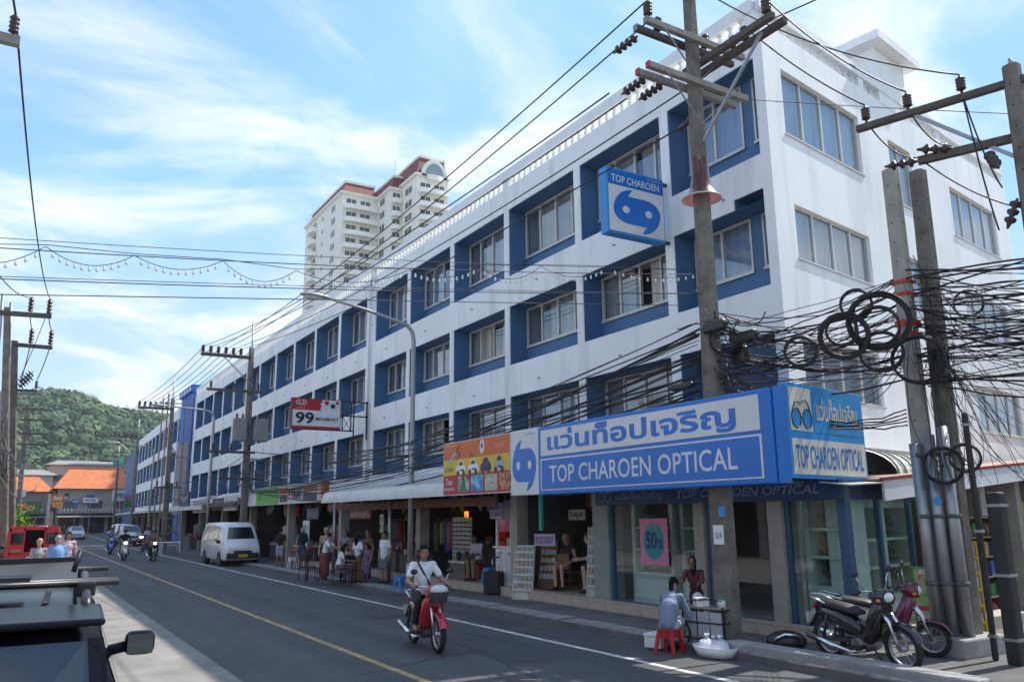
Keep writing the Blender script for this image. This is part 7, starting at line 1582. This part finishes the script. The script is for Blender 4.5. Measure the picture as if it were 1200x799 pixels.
# café chairs and table
blk_mt = M('black_metal', (.02, .02, .022), .45, var=.1)
def chair(label, loc, rotz, ma=blk_mt, group='black chairs on the pavement', seat=.44):
    t = thing('metal_chair', label, 'chair', loc, rotz, group)
    MB().box(-.2, .2, -.2, .2, seat-.03, seat).build('seat', ma, t, bevel=.01)
    for x in (-.18, .18):
        MB().tube([(x, -.18, 0), (x, -.18, seat-.02)], .013, 6).build('leg', ma, t); MB().tube([(x, .20, 0), (x, .18, seat), (x, .25, .88)], .013, 6).build('leg', ma, t)
    MB().box(-.18, .18, .215, .235, .62, .86).build('backrest', ma, t, bevel=.008); MB().tube([(-.18, 0, .2), (.18, 0, .2)], .009, 5).build('stretcher', ma, t); return t
chair('empty black metal chair nearest the road on the left of the group', (8.62, 27.3, .1), R_(120))
chair('black metal chair just left of the leaning woman', (8.55, 26.5, .1), R_(60))
chair('black metal chair under the woman with the backpack', (8.95, 25.2, .1), R_(-120))
chair('black metal chair right of the seated woman', (9.25, 24.7, .1), R_(10))
tb = thing('small_table', 'small dark table in front of the seated woman', 'table', (9.35, 26.1, .1)); MB().lathe([(.001, .70), (.36, .70), (.36, .73), (.001, .73)], (0, 0, 0), 18).build('table_top', blk_mt, tb); MB().cyl((0, 0, .03), (0, 0, .7), .03).build('stem', blk_mt, tb); MB().lathe([(.22, 0), (.2, .03), (.03, .05)], (0, 0, 0), 14).build('foot', blk_mt, tb)
wt = M('wooden_chair', (.20, .10, .05), .55, var=.2)
chair('brown wooden chair under the fair haired woman', (11.95, 17.0, .32), R_(105), wt, 'wooden chairs at the tour shop'); chair('brown wooden chair under the man in white t-shirt', (12.0, 15.75, .32), R_(60), wt, 'wooden chairs at the tour shop')
rt = thing('red_table', 'red topped table by the minimart entrance', 'table', (10.75, 34.9, .1)); MB().box(-.4, .4, -.6, .6, .66, .74).build('table_top', red_pl, rt)
for x in (-.35, .35):
    for y in (-.55, .55): MB().cyl((x, y, 0), (x, y, .66), .02).build('leg', steel, rt)
wtab = thing('plastic_table', 'white plastic table on the pavement far down the street', 'table', (8.9, 56.5, .0)); MB().box(-.6, .6, -.45, .45, .66, .72).build('table_top', white_pl, wtab, bevel=.02)
for x in (-.5, .5):
    for y in (-.38, .38): MB().beam((x, y, .66), (x*1.08, y*1.08, 0), .07, .05).build('leg', white_pl, wtab)
# brochure racks
def rack(label, loc, rotz, w, h, rows, cols, lean=R_(9), frame=sign_cream):
    t = thing('brochure_rack', label, 'rack', loc, rotz, 'brochure racks'); t.rotation_euler = (-lean, 0, rotz)
    MB().box(-w/2, w/2, .0, .03, 0, h).build('back_board', frame, t, bevel=.008)
    for x in (-w/2-.012, w/2-.012): MB().box(x, x+.024, -.035, .035, 0, h+.01).build('side_rail', frame, t)
    ch = (h-.22)/rows
    for r in range(rows):
        z = .2+ch*r; MB().box(-w/2+.012, w/2-.012, -.045, -.038, z, z+.05).build('pocket_lip', frame, t); g = MB()
        for c in range(cols):
            g.mat(random.randrange(4)); x = -w/2+.02+(w-.04)*(c+.5)/cols; g.box(x-(w-.04)/cols*.44, x+(w-.04)/cols*.44, -.036, -.006, z+.005, z+ch*random.uniform(.78, .95))
        g.build('brochures', CARDS, t)['kind'] = 'stuff'
    return t
rack('tall cream brochure rack leaning beside the exchange kiosk', (10.92, 17.55, .1), R_(-58), .52, 1.30, 6, 4)
rack('tall cream brochure rack on the step beside the seated man', (11.35, 15.1, .325), R_(-56), .46, 1.52, 6, 4)
rack('darker brochure rack behind the leaning cream one', (11.5, 17.35, .32), R_(-70), .5, 1.2, 5, 4, frame=wood_b)
rack('yellow brochure rack at the right edge behind the cable box', (13.6, 8.1, .1), R_(-52), .6, 1.5, 5, 3, R_(3), frame=M('yellow_rack', (.55, .36, .04), .5))
# signs at the tour shop and kiosk
def small_sign(label, loc, w, h, ma, txt, tm, bold=.02, rot=0, frame=None, name='small_sign', hang=None):
    t = thing(name, label, 'sign', loc, rot); MB().box(-w/2, w/2, -.02, .02, 0, h).build('board', ma, t, bevel=.005)
    if frame: 
        mb = MB()
        for a in (-w/2, w/2-.02): mb.box(a, a+.02, -.026, -.021, 0, h)
        for a in (0, h-.02): mb.box(-w/2, w/2, -.0265, -.0215, a, a+.02)
        mb.build('border', frame, t)
    n = len(txt)
    for k, l in enumerate(txt): put_text(l, w*.82, h*.7/n*.86, tm, t, (-w*.41, -.027, h*(.15+.7*(n-1-k)/n)), (1, 0, 0), bold=bold)
    if hang:
        for a in (-w*.4, w*.4): MB().cyl((a, 0, h), (a, 0, hang-loc[2]), .006, n=5).build('hanger', black_pl, t)
    return t
lilac = M('lilac_board', (.46, .42, .55), .5, var=.05)
small_sign('white and purple EXCHANGE sign over the kiosk', (11.2, 19.25, 2.02), .70, .44, lilac, ['MONEY', 'EXCHANGE'], purple_l, rot=FACE, frame=purple_l)
small_sign('lilac FOR RENT sign standing above the leaning rack', (11.25, 17.0, 1.38), .62, .28, lilac, ['MOTORBIKE', 'FOR RENT'], purple_l, rot=R_(-70))
small_sign('white TAJIA sign inside the tour shop', (12.3, 17.1, 1.98), .7, .26, sign_cream, ['TAJIA'], black_pl, rot=FACE)
small_sign('dim blue photo banner inside the tour shop', (13.6, 16.2, 1.75), 2.6, .5, PICS[1], [' TOUR INFORMATION '], red_s, rot=FACE)
tag(MB().box(0, .06, -.06, .06, 0, 1.05).build('turquoise_board', M('turquoise_board', (.05, .36, .34), .5)), 'narrow turquoise board hanging at the tour shop entrance', 'sign').location = (10.95, 16.75, 1.75)
di = thing('round_sign', 'round red sign with a white letter i in the tour shop', 'sign', (12.4, 16.6, 2.45), FACE); MB().lathe([(.001, -.02), (.24, -.02), (.24, .02), (.001, .02)], (0, 0, 0), 22, (0, 1, 0)).build('disc', M('orange_red_disc', (.30, .06, .02), .5), di); put_text('i', .07, .26, sign_cream, di, (-.035, -.022, -.13), (1, 0, 0), shear=.3)
small_sign('dark board hung under the minimart sign', (10.9, 34.1, 2.05), 1.6, .45, navy, ['OPEN DAILY'], grey_let, rot=FACE, hang=2.7)
small_sign('red shop board under the white awning left of the lamp', (10.9, 28.6, 2.05), 2.2, .42, M('dull_red_board', (.20, .05, .05), .6), ['SILVER & GIFTS'], sign_cream, rot=FACE, hang=2.6)
small_sign('lit pink sign glowing inside the minimart', (12.4, 33.0, 2.0), .9, .26, lit_sign, ['FOTO'], sign_white, rot=FACE)
small_sign('small lit amber sign in the dark souvenir shop', (12.6, 23.6, 1.9), .22, .36, lit_amber, ['A'], red_s, rot=FACE)
small_sign('pale board with dark script on the column left of the lamp', (11.05, 26.9, 1.6), .3, .6, sign_cream, ['Y', 'K'], black_pl, rot=FACE)
small_sign('white menu board behind the man in black t-shirt', (11.3, 36.2, .9), .9, 1.1, white_pl, ['MENU', 'SODA', 'BEER'], grey_let, rot=FACE)
# kiosk
kz = thing('exchange_kiosk', 'white glazed exchange kiosk with panelled lower half', 'kiosk', (11.55, 19.0, .32), FACE)
MB().box(-.42, .42, -.3, .3, 0, .95).build('lower_cabinet', white_pl, kz, bevel=.01); MB().box(-.47, .47, -.36, .34, .95, 1.0).build('counter', white_pl, kz, bevel=.01)
for x in (-.40, .34): MB().box(x, x+.06, -.3, -.24, 1.0, 1.72).build('post', white_pl, kz)
for x in (-.22, .22): MB().box(x-.16, x+.16, -.31, -.301, .1, .85).build('door_panel', M('kiosk_panel', (.6, .6, .58), .5), kz, bevel=.006)
for x in (-.1, .34): MB().tube([(x-.05, -.32, .78), (x-.05, -.34, .84), (x+.0, -.34, .86), (x+.02, -.32, .8)], .008, 5).build('hook', black_pl, kz)
MB().quad((-.34, -.27, 1.0), (.34, -.27, 1.0), (.34, -.27, 1.72), (-.34, -.27, 1.72)).build('pane', pane_d, kz); MB().box(-.44, .44, -.32, .32, 1.72, 1.78).build('roof', white_pl, kz)
MB().box(-.3, .28, -.26, -.255, 1.38, 1.70).build('rate_poster', pic_mat('kiosk_poster', [(.3, .04, .1), (.5, .3, .4), (.05, .12, .4)], 5, 7), kz); MB().box(.0, .14, -.2, -.1, 1.0, 1.2).build('notice_card', sign_cream, kz)
ac = thing('grey_cabinet', 'grey metal cabinet fixed beside the exchange sign', 'cabinet', (11.3, 18.45, 2.0), FACE); MB().box(-.34, .34, -.15, .15, 0, .5).build('case', M('cabinet_grey', (.20, .19, .18), .6, var=.1), ac, bevel=.01)
# suitcase
su = thing('suitcase', 'black upright suitcase on the pavement by the kiosk', 'suitcase', (10.95, 19.0, .1), R_(-60)); MB().box(-.24, .24, -.15, .15, .03, .60).build('case', M('black_nylon', (.018, .018, .02), .7, var=.25, scale=9), su, bevel=.04, seg=3)
for x in (-.1, .1): MB().cyl((x, .1, .58), (x, .1, .95), .009, n=6).build('handle_tube', chrome, su)
MB().box(-.12, .12, .085, .115, .93, .97).build('handle', black_pl, su, bevel=.01)
for x in (-.18, .18): MB().cyl((x-.02, .1, .035), (x+.02, .1, .035), .035).build('castor', tyre_m, su)
# sunglasses stand and counters
gr = thing('sunglasses_stand', 'white stand of sunglasses in rows at the souvenir shop front', 'stand', (11.75, 22.3, .32), R_(-75)); MB().box(-.42, .42, .0, .03, .2, 1.75).build('panel', M('stand_white', (.42, .42, .40), .6), gr)
for x in (-.4, .4): MB().beam((x, .02, 0), (x, .02, .25), .04, .04).build('leg', steel, gr)
g = MB()
for r in range(11):
    for c in range(5): 
        x = -.34+c*.17; z = .32+r*.128
        for s in (-.036, .036): g.sphere((x+s, -.03, z), (.032, .012, .024), 7, 5)
g.build('sunglasses', black_pl, gr)['kind'] = 'stuff'
for k in range(11): MB().box(-.41, .41, -.04, .0, .27+k*.128, .28+k*.128).build('ledge', M('stand_white'), gr)
def counter(label, loc, rotz, w, d, h, ma, fill=14, mats=GOODS):
    t = thing('goods_table', label, 'table', loc, rotz, 'tables of goods along the shop fronts'); MB().box(-w/2, w/2, -d/2, d/2, h-.05, h).build('table_top', ma, t); MB().box(-w/2+.03, w/2-.03, -d/2+.03, d/2-.03, 0, h-.051).build('skirt', M('table_skirt', (.14, .12, .11), .8, var=.3), t); g = MB()
    for k in range(fill):
        x = random.uniform(-w/2+.1, w/2-.1); y = random.uniform(-d/2+.1, d/2-.1); s = random.uniform(.04, .1); hh = random.uniform(.05, .3); g.mat(random.randrange(len(mats)))
        if random.random() < .5: g.box(x-s, x+s, y-s, y+s, h+.001, h+hh)
        else: g.lathe([(s*.5, 0), (s, hh*.3), (s*.8, hh*.7), (s*.3, hh*.85), (.005, hh)], (x, y, h+.001), 8)
    g.build('goods', mats, t)['kind'] = 'stuff'; return t
counter('pair of white boxes with dark lettering at the souvenir shop front', (11.55, 21.9, .32), FACE, 1.0, .4, .5, sign_cream, 6)
counter('low table of dark goods left of the street lamp', (11.3, 24.6, .32), FACE, 1.4, .6, .6, wood_b, 22)
counter('goods table behind the girl in violet', (11.4, 26.6, .32), FACE, 1.6, .6, .7, wood_b, 24)
counter('goods table at the cream column behind the group', (11.4, 29.8, .32), FACE, 1.6, .6, .75, wood_b, 24)
counter('long counter inside the souvenir shop', (13.0, 22.8, .32), FACE, 2.0, .6, .9, wood_b, 30)
counter('counter of bright packets at the minimart front', (11.6, 37.0, .1), FACE, 2.0, .6, .8, white_pl, 30)
counter('counter of drinks at the minimart beside the van', (11.6, 41.0, .1), FACE, 2.2, .6, .8, white_pl, 30)
counter('counter behind the van', (11.2, 46.9, .1), FACE, 1.8, .6, .8, wood_b, 24)
counter('counter in the unit beyond the second lamp', (11.2, 54.5, .1), FACE, 2.2, .6, .8, wood_b, 24)
counter('counter near the end of the long block', (11.2, 62.5, .1), FACE, 2.2, .6, .8, wood_b, 24)
counter('desk at the back of the tour shop', (13.9, 16.4, .32), FACE, 1.8, .6, .75, wood_b, 18)
# rails of hanging clothes
def clothes_rail(label, loc, rotz, w, n, h=1.7):
    t = thing('clothes_rail', label, 'clothes rail', loc, rotz, 'rails of hanging clothes'); MB().tube([(-w/2, 0, 0), (-w/2, 0, h), (w/2, 0, h), (w/2, 0, 0)], .015, 6).build('rail', steel, t)
    for k in range(n):
        x = -w/2+.08+(w-.16)*k/(n-1); ln = random.uniform(.55, .95); a = random.uniform(-.1, .1); mb = MB()
        mb.loft([[(x-.02, -.06, h-.03), (x+.02, -.06, h-.03), (x+.02, .06, h-.03), (x-.02, .06, h-.03)], [(x-.025, -.2, h-.12), (x+.025, -.2, h-.12), (x+.025, .2, h-.12), (x-.025, .2, h-.12)], [(x-.02+a*.3, -.18, h-.12-ln), (x+.03+a*.3, -.18, h-.12-ln), (x+.03+a*.3, .18, h-.12-ln), (x-.02+a*.3, .18, h-.12-ln)]])
        mb.build('garment', random.choice(GOODS), t)
    return t
clothes_rail('clothes rail at the souvenir shop left of the lamp post', (11.9, 23.4, .32), R_(-80), 1.3, 11)
clothes_rail('clothes rail behind the women on the pavement', (12.0, 28.0, .32), R_(-90), 1.8, 14)
clothes_rail('clothes rail right of the white menu board', (11.4, 32.6, .1), R_(-90), 1.6, 12)
clothes_rail('clothes rail right of the minimart counter', (11.5, 39.2, .1), R_(-90), 1.8, 13)
clothes_rail('clothes rail seen above the van bonnet', (11.0, 44.6, .1), R_(-90), 1.8, 12)
clothes_rail('clothes rail in the unit past the second lamp', (11.0, 51, .1), R_(-90), 2.2, 14)
clothes_rail('clothes rail far along the long block', (11.0, 58.6, .1), R_(-90), 2.2, 14)
# hanging stock under the shop ceiling
hs = M('hanging_stock', (.10, .08, .07), .8, var=.5, scale=8)
for k, (y0, y1) in enumerate(((20.3, 23.6), (24.6, 30.8), (32, 38), (39, 45))):
    mb = MB()
    for y in np.arange(y0, y1, .22):
        mb.mat(random.randrange(8)); x = random.uniform(11.4, 12.4); ln = random.uniform(.25, .7); r = random.uniform(.04, .1); mb.lathe([(.01, 0), (r, -ln*.3), (r*1.1, -ln*.8), (.01, -ln)], (x, y, 2.82), 7)
    o = mb.build('hanging_stock', GOODS); o['kind'] = 'stuff'; o['label'] = ('dark goods hung from the souvenir shop ceiling', 'goods hung above the group of women', 'goods hung inside the minimart', 'goods hung behind the van')[k]; o['category'] = 'goods'
# route map boards on the side street
for (x, y, w, h, l, pm) in ((12.85, 8.12, .62, 1.12, 'green framed poster board with a rider on a buggy behind the parked scooter', pic_mat('buggy_poster', [(.05, .16, .03), (.12, .3, .05), (.35, .3, .25), (.3, .1, .04)], 4, 11)),):
    t = thing('poster_board', l, 'board', (x, y, .1), R_(-42)); MB().box(-w/2, w/2, 0, .03, .02, h).build('board', M('green_board', (.07, .26, .05), .5), t)
    MB().box(-w/2+.03, w/2-.03, -.006, -.001, .52, h-.03).build('photo_print', pm, t); MB().box(-w/2+.03, w/2-.03, -.006, -.001, .10, .44).build('photo_print', pic_mat('scooter_poster', [(.05, .16, .03), (.35, .35, .33), (.12, .1, .1)], 7, 12), t); MB().box(-w/2+.03, w/2-.03, -.007, -.002, .45, .51).build('caption_strip', red_s, t)
    put_text('ATV TOUR', .4, .07, sign_white, t, (-.2, -.008, h-.11), (1, 0, 0), bold=.02)
    mbp = MB(); mbp.sphere((0, -.008, .86), (.05, .004, .06), 8, 6); mbp.sphere((0, -.008, .76), (.12, .004, .09), 10, 6); mbp.build('printed_rider', cloth('printed_grey', (.35, .38, .42)), t)
    for s in (-w/2+.02, w/2-.02): MB().beam((s, .015, 0), (s, .015, h+.02), .03, .035).build('post', M('green_post', (.08, .30, .03), .5), t)
goods_unit('side_shelf', 'dim shelves in the side street shop behind the poles', (15.2, 8.9, .1), A2, 2.4, 1.9, .4, 5, 10, wood_b)
# right hand background: neighbouring wall closing the side street
nb = thing('side_house', 'pale rendered house closing the side street at the right edge', 'house', (24, 6, 0)); MB().box(0, 6, -6, 3, 0, 7.5).build('wall', cream_wall, nb); MB().box(-.4, 6.2, -6.2, 3.2, 7.5, 7.7).build('roof', concrete, nb)
for y in (-4, -1): MB().box(-.04, .04, y, y+1.4, 4.2, 5.8).build('window', win_dk, nb); MB().box(-.05, .05, y-.4, y+1.8, .2, 2.6).build('shop_opening', M('far_shop_dark'), nb)
# manhole and litter on the road
mh = thing('manhole_cover', 'round iron manhole cover in the road shoulder', 'manhole cover', (7.3, 17.2, .003)); MB().lathe([(.001, .006), (.30, .006), (.33, .004), (.34, 0)], (0, 0, 0), 24).build('lid', M('iron', (.06, .058, .055), .6, metal=.4, var=.3, scale=8), mh)
# café menu on the left: phone bollards by the shrub
for k in range(2): tag(MB().lathe([(.09, 0), (.09, .8), (.07, .9), (.001, .93)], (0, 0, 0), 12).build('bollard', M('red_white_post', (.36, .05, .04), .5)), ('nearer', 'farther')[k]+' red post beside the leafy shrub', 'post').location = (-.15+.2*k, 38.5+k*1.2, 0)

# clutter at the far end of the street
for k in range(10):
    x = random.choice((random.uniform(13.8, 15.4), random.uniform(-.6, 1.6))); y = random.uniform(104, 146); c = random.choice(GOODS+[sign_white, sign_blue, orange_s, green_s]); w = random.uniform(.8, 1.8); h = random.uniform(.5, 1.3); z = random.uniform(3.2, 5.4)
    t = thing('street_sign', ('tall', 'square', 'small', 'faded', 'bright', 'narrow', 'low', 'high', 'plain', 'tilted')[k]+' shop board hanging over the far '+('right' if x > 8 else 'left')+' pavement', 'sign', (x, y, 0)); MB().box(-w/2, w/2, -.05, .05, z, z+h).build('board', c, t); MB().cyl((0, .1, 0), (0, .1, z+h*.5), .05, n=6).build('post', steel, t)
hzm = bpy.data.materials.new('thin_haze'); hzm.use_nodes = True; _t = hzm.node_tree; _t.nodes.clear(); _o = _t.nodes.new('ShaderNodeOutputMaterial'); _v = _t.nodes.new('ShaderNodeVolumePrincipled')
_v.inputs['Color'].default_value = (.86, .92, 1, 1); _v.inputs['Density'].default_value = .0002; _v.inputs['Anisotropy'].default_value = .2; _t.links.new(_v.outputs[0], _o.inputs['Volume'])
o = MB().box(-450, 520, -60, 1100, -2, 130).build('haze', hzm); o['kind'] = 'stuff'; o['label'] = 'thin pale haze in the air over the town and hill'; o['category'] = 'haze'
# ------------------------------------------------------------------ tidy up
bpy.data.scenes.remove(TMP)
for o in bpy.data.objects:
    if '_w' in o: del o['_w']
